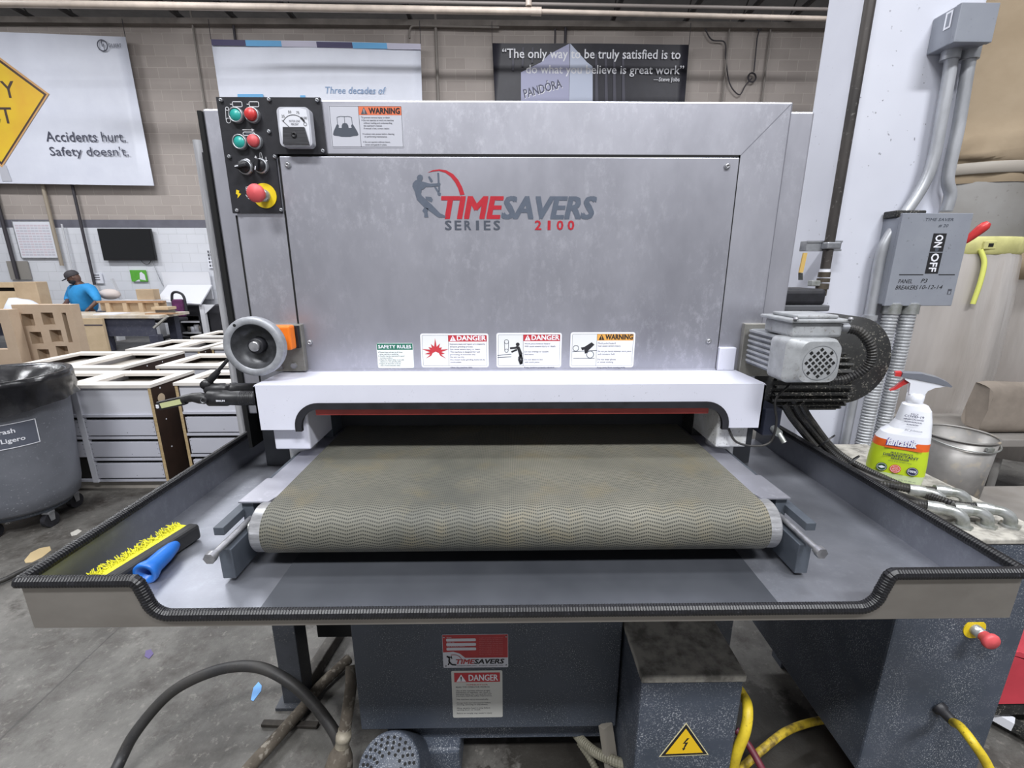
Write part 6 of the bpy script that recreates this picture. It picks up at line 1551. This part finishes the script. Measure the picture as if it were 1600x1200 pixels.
def cal(b, pl, x0, z0, x1, z1):
    b.stroke(pl, [(x0 + .01, z0 + .01), (x1 - .01, z0 + .01), (x1 - .01, z1 - .01), (x0 + .01, z1 - .01)], .02, GALV, .001, True)
    for i in range(9):
        for j in range(12):
            xa, za = x0 + .05 + (x1 - x0 - .1) * i / 9, z0 + .06 + (z1 - z0 - .12) * j / 12
            b.rect(pl, xa, za, xa + (x1 - x0) * .085, za + (z1 - z0) * .045, M('planner_tint', '#c6c5d0', 0.6) if (i * j + i) % 3 else M('planner_pink', '#d0c6d0', 0.6), .0012)
wall_quad('wall_planner', 'white gridded planner sheet on the wall above the cartons at the far left', 'poster', (33, 345, 78, 404), PAP, extra=cal)
def grn(b, pl, x0, z0, x1, z1):
    W, H = x1 - x0, z1 - z0
    b.poly(pl, [(x0 + W * .55, z0 + H * .2), (x0 + W * .6, z0 + H * .75), (x0 + W * .72, z0 + H * .85), (x0 + W * .9, z0 + H * .6), (x0 + W * .92, z0 + H * .1)], PAP, .001); b.poly(pl, [(x0 + W * .2, z0), (x0 + W * .5, z0 + H * .2), (x0 + W * .55, z0)], BLOCKW, .001)
wall_quad('poster', 'green sheet taped to the white wall below the television', 'poster', (206, 422, 227, 440), M('sheet_green', '#5fb03f', 0.6, 0, '#57a238', 12), extra=grn)
def noti(b, pl, x0, z0, x1, z1):
    for k in range(3): b.rect(pl, x0 + .03, z1 - .05 - .05 * k, x1 - .05, z1 - .03 - .05 * k, INKM, .001)
wall_quad('notice', 'small white paper notice on the wall right of the person', 'poster', (148, 427, 158, 443), PAP, extra=noti)
wall_quad('wall_panel', 'grey sheet behind the dark pipe at the far left of the wall', 'panel', (17, 408, 42, 437), M('panel_taupe', '#8f8b86', 0.7))
def dots(b, pl, x0, z0, x1, z1):
    for i in range(3):
        for j in range(5): b.rect(pl, x0 + .03 + i * .055, z0 + .03 + j * .075, x0 + .065 + i * .055, z0 + .075 + j * .075, INKM, .001)
wall_quad('wall_plate', 'small white dotted plate on the wall beside the sander post', 'plate', (326, 403, 334, 419), PAP, extra=dots)
# pipes and conduits up the wall
DKP = M('dark_conduit', '#37343a', 0.6); TNP = M('tan_conduit', '#9a8f80', 0.6); LTP = M('white_conduit', '#c4c5ca', 0.5); GRP = M('grey_wall_conduit', '#7e7873', 0.6)
def riser(name, label, px, py0, py1, mat, r, Y=10.42, top=None):
    p0 = P(px, py0, Y=Y); z1_ = P(px, py1, Y=Y).z if top is None else top
    return tag(MB().cyl((p0.x, Y, p0.z), (p0.x, Y, z1_), r, mat, n=10).build(name), label, 'pipe')
riser('wall_pipe', 'dark pipe up the wall at the far left over the grey sheet', 28, 436, 0, DKP, .035, top=5.0)
riser('wall_pipe', 'tan pipe up the wall between the planner and the person', 97, 415, 0, TNP, .036, top=3.5)
riser('wall_pipe', 'thin white conduit up the wall just left of the dark one behind the person', 114, 425, 350, LTP, .018)
riser('wall_pipe', 'thin dark pipe up the wall behind the shoulder of the person', 148, 445, 0, DKP, .028, top=3.5)
riser('wall_pipe', 'grey conduit up the block wall left of the control panel', 322, 178, 15, GRP, .02)
riser('wall_pipe', 'dark wall pipe above the blue topped banner, near its left end', 370, 80, 28, DKP, .025)
riser('wall_pipe', 'grey conduit rising just right of the white banner', 685, 158, 10, GRP, .03)
riser('wall_pipe', 'short dark rod above the middle of the black banner', 883, 70, 33, DKP, .028)
riser('wall_pipe', 'thin dark rod above the black banner, left of the thick one', 867, 70, 45, DKP, .015)
riser('wall_pipe', 'thin grey conduit on the wall at the upper right, left of the looped wires', 1128, 160, 10, GRP, .018)
riser('wall_pipe', 'thin grey conduit on the wall at the upper right, nearest the white column', 1190, 160, 10, GRP, .018)
b = MB(); Yw = 10.42
b.tube(catmull([P(1100, 42, Y=Yw), P(1112, 62, Y=Yw), P(1132, 66, Y=Yw), P(1134, 90, Y=Yw), P(1140, 130, Y=Yw), P(1155, 148, Y=Yw), P(1165, 133, Y=Yw), P(1175, 122, Y=Yw)], 6), .012, DKP, n=6)
b.tube([P(1175 + 6 * math.cos(a), 121 + 7 * math.sin(a), Y=Yw) for a in [2 * math.pi * i / 16 for i in range(16)]], .016, DKP, n=6, closed=True)
b.tube([P(1178, 112, Y=Yw), P(1183, 60, Y=Yw), P(1186, 48, Y=Yw)], .012, DKP, n=6); b.tube([P(1187 + 5 * math.cos(a), 42 + 5 * math.sin(a), Y=Yw) for a in [2 * math.pi * i / 14 for i in range(14)]], .012, DKP, n=6, closed=True)
tag(b.build('looped_wire'), 'dark looped wire hanging on the wall at the upper right', 'wire')
# sprinkler pipes under the roof
SPK = M('sprinkler_pipe', '#b9aca1', 0.5, 0, '#a89c92', 5); SPK2 = M('sprinkler_thin', '#8f8783', 0.5)
pa, pb_ = P(0, 5, Y=8.6), P(841, 18, Y=8.6); zc_ = (pa.z + pb_.z) / 2
t = thing('sprinkler_pipe', (pb_.x, 8.6, zc_), 'thick pale sprinkler pipe crossing under the roof', 'pipe')
pa, pb_, pc_ = P(-80, 4, Y=8.3), P(841, 18, Y=8.6), P(1320, 30, Y=8.75)
b = MB(); b.cyl(pa, pb_, .052, SPK, n=16); b.build('main_run', t)
b = MB(); b.cyl(pb_, pc_, .036, SPK, n=16); b.cyl(pb_ + (pa - pb_).normalized() * .12, pb_ + (pc_ - pb_).normalized() * .05, .060, SPK, n=16); b.build('reduced_run', t)
b = MB(); b.cyl(P(826, 10, Y=8.58), P(826, -8, Y=8.58), .05, SPK, n=12); b.build('riser', t)
tag(MB().cyl(P(330, -3, Y=8.9), P(1320, 15, Y=9.0), .026, SPK2, n=10).build('thin_pipe'), 'thin pipe running just above the thick sprinkler pipe', 'pipe')
tag(MB().tube(catmull([P(640, 60, Y=10.38), P(640, 48, Y=10.38), P(644, 41, Y=10.38), P(655, 40, Y=10.38), P(700, 41, Y=10.38), P(780, 43, Y=10.38)], 6), .02, GRP, n=8).build('bent_conduit'), 'thin bent conduit on the wall above the gap between the two right banners', 'pipe')

# ---------------------------------------------------------------- banners
YBN = 10.30
BNW = M('banner_vinyl', '#d9dce8', 0.5, 0, '#d2d5e2', 2); BNW2 = M('banner_vinyl_bright', '#e3e6f2', 0.5, 0, '#dde0ec', 2)
def banner(name, label, c4, mat, n=20):
    """vinyl sheet given by its four corners, slightly slack"""
    tl, tr, br_, bl = c4
    t = thing(name, (tl + tr) / 2 * .5 + (bl + br_) / 2 * .5, label, 'banner')
    b = MB(); vs_ = []
    for k in (0, 1):
        for i in range(n + 1):
            f = i / n; w_ = .012 * math.sin(7 * f + 1)
            vs_ += [tl.lerp(tr, f) + Vector((0, w_ + .006 * k, 0)), bl.lerp(br_, f) + Vector((0, w_ + .006 * k, 0))]
    fs_ = [(2 * i + 1, 2 * i + 3, 2 * i + 2, 2 * i) for i in range(n)]; b.add(vs_, fs_ + [tuple(v + 2 * (n + 1) for v in f[::-1]) for f in fs_] + [(0, 2 * n, 2 * n + 2 * (n + 1), 2 * (n + 1))], mat, True)
    for c in (tl, tr):
        MB().cyl(c + Vector((0, .01, 0)), (c.x, c.y + .01, 6.15), .006, DKP, n=6).build('cord', t)
    return t, b
def bp(px, py): return P(px, py, Y=YBN)
YI = YBN - .02
pb_ = Plane((0, YI, 0))
def bq(px, py): p = P(px, py, Y=YI); return p.x, p.z
t, b = banner('banner', 'white safety banner with a yellow diamond sign at the upper left', (bp(-190, 44), bp(195, 57), bp(240, 290), bp(-190, 284)), BNW)
INKN = M('banner_ink', '#3f4152', 0.6)
xa, za = bq(73, 221); xb, zb_ = bq(194, 206); b.text(pb_, 'Accidents hurt.', xa, za, zb_ - za, INKN, width=xb - xa, bold=.004)
xa, za = bq(79, 243); xb, zb_ = bq(199, 230); b.text(pb_, "Safety doesn't.", xa, za, zb_ - za, INKN, width=xb - xa, bold=.004)
xa, za = bq(160, 71); b.stroke(pb_, circ(xa, za, .095, 24), .02, INKN, .0008, True); b.stroke(pb_, [(xa - .005, za + .09), (xa - .005, za - .02)], .016, INKN); b.stroke(pb_, [(xa + .022, za + .03), (xa + .022, za - .09)], .012, INKN)
b.text(pb_, 'GILBERT', xa + .115, za - .03, .062, INKN, width=.25)
dc = [bq(75, 147), bq(-10, 84), bq(-95, 172), bq(3, 260)]
cx_ = sum(p[0] for p in dc) / 4; cz_ = sum(p[1] for p in dc) / 4
def dsc(k): return [(cx_ + (a - cx_) * k, cz_ + (c - cz_) * k) for a, c in dc]
b.poly(pb_, dsc(1.02), M('sign_edge', '#cfa06a', 0.5), .001); b.poly(pb_, dsc(.975), M('sign_brown', '#4b3b36', 0.5), .002); b.poly(pb_, dsc(.925), M('diamond_yellow', '#e9cc2e', 0.5, 0, '#e0a93a', .6), .003)
xa, za = bq(27, 153); xt = bq(23, 127)[1]; b.text(pb_, 'SAFETY', xa, za, xt - za, M('sign_brown', '#4b3b36'), align='R', bold=.01, h=.005)
xa, za = bq(23, 193); xt = bq(19, 168)[1]; b.text(pb_, 'FIRST', xa, za, xt - za, M('sign_brown', '#4b3b36'), align='R', bold=.01, h=.005)
p0, p1 = bq(3, 258), bq(10, 283); b.poly(pb_, [(p0[0] - .08, p0[1]), (p0[0] + .08, p0[1]), (p0[0] + .12, p1[1]), (p0[0] - .08, p1[1])], SIL, .0005)
b.build('sheet', t)
t, b = banner('banner', 'white banner with a blue and purple top stripe behind the control panel', (bp(329, 61), bp(657, 68), bp(661, 215), bp(352, 215)), BNW2)
PUR = M('band_purple', '#4f4a6b', 0.6); LBL = M('band_blue', '#6fb2e3', 0.6); LAV = M('band_lavender', '#c9c6d8', 0.6)
edges_ = [329.5, 383, 439, 494, 550, 604, 656.5]; cols_ = [PUR, LBL, LAV, PUR, LBL, LAV]
for i in range(6):
    t0, t1 = 61.4 + (edges_[i] - 329) * 7 / 328, 61.4 + (edges_[i + 1] - 329) * 7 / 328
    b.poly(pb_, [bq(edges_[i] + 1.5, t0 + 9.5), bq(edges_[i + 1] + 1.5, t1 + 9), bq(edges_[i + 1], t1), bq(edges_[i], t0)], cols_[i], .001)
xa, za = bq(509, 146); xb, zb_ = bq(603, 136); b.text(pb_, 'Three decades of', xa, za, zb_ - za, M('text_steel_blue', '#8aa3c4', 0.6), width=xb - xa, shear=.22, bold=.008)
b.poly(pb_, [bq(372, 160), bq(412, 160), bq(411, 147), bq(371, 147)], LBL, .001); b.poly(pb_, [bq(469, 156), bq(477, 156), bq(477, 149), bq(469, 149)], LBL, .001)
b.build('sheet', t)
BKB = M('banner_black', '#25242c', 0.5, 0, '#2d2c35', 4)
t, b = banner('banner', 'black banner with a white quotation behind the top of the sander', (bp(769, 67), bp(1077, 69.5), bp(1066, 215), bp(776, 215)), BKB)
LVB = M('tower_lavender', '#a6a7c2', 0.6); LVB2 = M('tower_pale', '#bcc3d6', 0.6); DRP = M('drape_grey', '#4d4c57', 0.6); TXT = M('banner_text_white', '#e4e4ea', 0.6)
b.poly(pb_, [bq(814, 165), bq(889, 165), bq(889, 155), bq(890, 68), bq(858, 85), bq(846, 97), bq(814, 113)], LVB, .001); b.poly(pb_, [bq(889, 165), bq(926, 165), bq(926, 104), bq(917, 97), bq(891, 68)], LVB2, .0015)
for px in (930, 945, 958, 972): b.poly(pb_, [bq(px, 160), bq(px + 5, 160), bq(px + 3, 84), bq(px, 84)], DRP, .001)
for px in (800, 815, 830): b.poly(pb_, [bq(px, 110 - (px - 800) * .4), bq(px + 3, 110 - (px - 800) * .4), bq(px + 4, 74), bq(px + 1, 74)], DRP, .0007)
LQ, RQ = '\u201c', '\u201d'
xa, za = bq(785, 90.5); xb, zb_ = bq(1064, 77); b.text(pb_, LQ + 'The only way to be truly satisfied is to', xa, za, zb_ - za - .01, TXT, width=xb - xa, bold=.012, h=.003)
xa, za = bq(822, 114.5); xb, zb_ = bq(1069, 102); b.text(pb_, 'do what you believe is great work' + RQ, xa, za, zb_ - za - .01, TXT, width=xb - xa, bold=.012, h=.003)
xa, za = bq(1021, 127); xb, zb_ = bq(1062, 121); b.text(pb_, '\u2014Steve Jobs', xa, za, zb_ - za, TXT, width=xb - xa, bold=.005, h=.003)
xa, za = bq(820, 153); xb, zb_ = bq(878, 142)
an = math.atan2(bq(876, 134)[1] - za, bq(876, 134)[0] - xa) * .85
for m_, dx, hh in ((TXT, .012, .003), (M('text_dark', '#54556a', 0.6), 0, .004)): b.text(pb_, 'PAND\u00d3RA', xa + dx, za - dx, .15, m_, width=math.hypot(bq(878, 130)[0] - xa, bq(878, 130)[1] - za) * .98, bold=.02, h=hh, rot=an)
b.build('sheet', t)

# ---------------------------------------------------------------- drafting table, shelf unit and chair right of the bench
YT = 10.0
t = thing('drafting_table', (P(290, 470, Y=YT).x, YT, 0), 'white tilted board table standing against the wall under the television', 'table')
tl, tr, br_, bl = P(262, 445, Y=10.38), P(331, 445, Y=10.38), P(313, 475, Y=9.78), P(242, 471, Y=9.78)
b = MB(); nn = (tr - tl).cross(bl - tl).normalized() * -.03
b.add([tl, tr, br_, bl, tl - nn, tr - nn, br_ - nn, bl - nn], [(3, 2, 1, 0), (4, 5, 6, 7), (0, 1, 5, 4), (1, 2, 6, 5), (2, 3, 7, 6), (3, 0, 4, 7)], WHT); b.build('board', t)
x0, z0 = wq(257, 446, 10.42); x1, z1 = wq(327, 425, 10.42); MB().box(x0, x1, 10.40, 10.43, z0 - .3, z1, WHT).build('back_board', t)
x0, _ = wq(290, 475, 9.5); MB().box(P(311, 480, Y=9.85).x, P(318, 480, Y=9.85).x, 9.85, 9.93, 0, P(311, 476, Y=9.85).z, WHT).build('leg', t)
b = MB(); g0 = P(318, 476, Y=9.85); b.add([g0, g0 + Vector((.24, 0, 0)), g0 + Vector((0, 0, -.20)), g0 + Vector((0, .02, 0)), g0 + Vector((.24, .02, 0)), g0 + Vector((0, .02, -.20))], [(0, 2, 1), (3, 4, 5), (0, 1, 4, 3), (1, 2, 5, 4), (2, 0, 3, 5)], WHT); b.build('gusset', t)
x0, x1 = P(276, 480, Y=9.95).x, P(310, 480, Y=9.95).x
SHB = M('shelf_black', '#2b2b30', 0.6)
t = thing('shelf_unit', ((x0 + x1) / 2, 9.95, 0), 'low black shelf unit under the white drafting board', 'shelf')
zt_ = P(280, 478, Y=9.95).z
MB().box(x0, x1, 9.95, 10.36, zt_ - .22, zt_ - .02, SHB).build('drawer_box', t)
for zz in (.33, .09): MB().box(x0, x1, 9.95, 10.36, zz, zz + .03, LTP).build('shelf_board', t)
MB().box(x0, x1, 10.34, 10.36, .0, zt_ - .22, M('shelf_back', '#4a4744', 0.8)).build('back_panel', t)
for xa in (x0, x1 - .03): MB().box(xa, xa + .03, 9.95, 10.34, 0, zt_ - .22, SHB).build('side', t)
for k, (f, h, m_) in enumerate(((.45, .10, PAP), (.62, .14, WHT), (.84, .12, GRP), (.30, .10, M('jar_dark', '#55524e', 0.5)))):
    tag(MB().lathe([(.0, 0), (.05, 0), (.055, h), (.048, h + .02), (0, h + .02)], (x0 + (x1 - x0) * f, 10.05, .12), (0, 0, 1), m_, 16).build('pot'), ['small white pot on the bottom shelf of the black shelf unit', 'tall white pot on the bottom shelf of the black shelf unit', 'grey pot at the right end of the bottom shelf', 'dark pot left of the white pots on the bottom shelf'][k], 'pot')
x0, x1 = P(327, 500, Y=9.98).x, P(357, 500, Y=9.98).x
t = thing('office_pedestal', ((x0 + x1) / 2, 10.2, 0), 'black office pedestal between the drafting table and the sander post', 'cabinet')
zt_ = P(330, 477, Y=9.98).z; MB().box(x0, x1, 9.98, 10.4, .06, zt_, SHB, .01).build('body', t)
for xa in (x0 + .04, x1 - .1):
    MB().cyl((xa, 10.03, .03), (xa + .05, 10.03, .03), .03, SHB, n=12).build('caster', t)
# chair
cx0 = P(268, 520, Y=9.38); cx_, cy_ = cx0.x, 9.40
t = thing('office_chair', (cx_, cy_, 0), 'black office chair with a purple back at the right end of the workbench', 'chair')
for k in range(5):
    a = .3 + 2 * math.pi * k / 5; e_ = Vector((cx_ + .30 * math.cos(a), cy_ + .30 * math.sin(a), .075))
    MB().tube([(cx_, cy_, .12), e_], .025, SHB, n=8, rf=lambda i: (1.2, .8)[i]).cyl(e_ + Vector((0, -.02, -.045)), e_ + Vector((0, .02, -.045)), .03, SHB, n=12).build('leg', t)
MB().cyl((cx_, cy_, .10), (cx_, cy_, .42), .03, SHB, n=12).build('post', t)
MB().box(cx_ - .24, cx_ + .24, cy_ - .24, cy_ + .22, .42, .50, SHB, .03, 3).build('seat', t)
b = MB(); b.box(cx_ - .02, cx_ + .22, cy_ + .14, cy_ + .22, .50, .86, M('chair_purple', '#6b2f63', 0.7, 0, '#4d2247', 6), .03, 3); b.build('backrest', t)['label'] = 'purple backrest'
b = MB(); b.tube(catmull([(cx_ + .0, cy_ + .16, .82), (cx_ + .04, cy_ + .16, .98), (cx_ + .16, cy_ + .16, 1.0), (cx_ + .26, cy_ + .16, .9), (cx_ + .27, cy_ + .14, .55)], 6), .025, SHB, n=8); b.build('back_frame', t)
# boxes on and beside the drafting table
x0, z0 = wq(222, 470, 9.3); x1, z1 = wq(249, 453, 9.3)
t = thing('side_table', ((x0 + x1) / 2, 9.63, 0), 'narrow white side table behind the right end of the workbench', 'table')
MB().box(P(168, 470, Y=9.3).x, x1 - .32, 9.50, 9.77, z0 - .03, z0, WHT).build('top', t)
for xa in (P(172, 470, Y=9.6).x, x1 - .38): MB().box(xa, xa + .05, 9.55, 9.72, 0, z0 - .03, WHT).build('leg', t)
tag(MB().box(x0 - .30, x1 - .33, 9.56, 9.74, z0, z1, CRD, .01).build('carton'), 'small brown carton standing left of the white drafting table', 'box')
x0, z0_ = wq(191, 470, 9.8); tag(MB().beam((x0 + .05, 9.72, z0), (x0 - .05, 9.72, z0 + .42), .07, .03, LTP).build('white_profile'), 'white profile strip leaning upright behind the workbench', 'profile')
x0 = P(172, 462, Y=9.66).x
b = MB(); b.ball((x0, 9.66, z0 + .11), .20, .14, .11, M('foam_pale', '#cfc3be', 0.8), 16, 10); tag(b.build('foam_roll'), 'pale rounded bundle behind the elbow of the person', 'bundle')
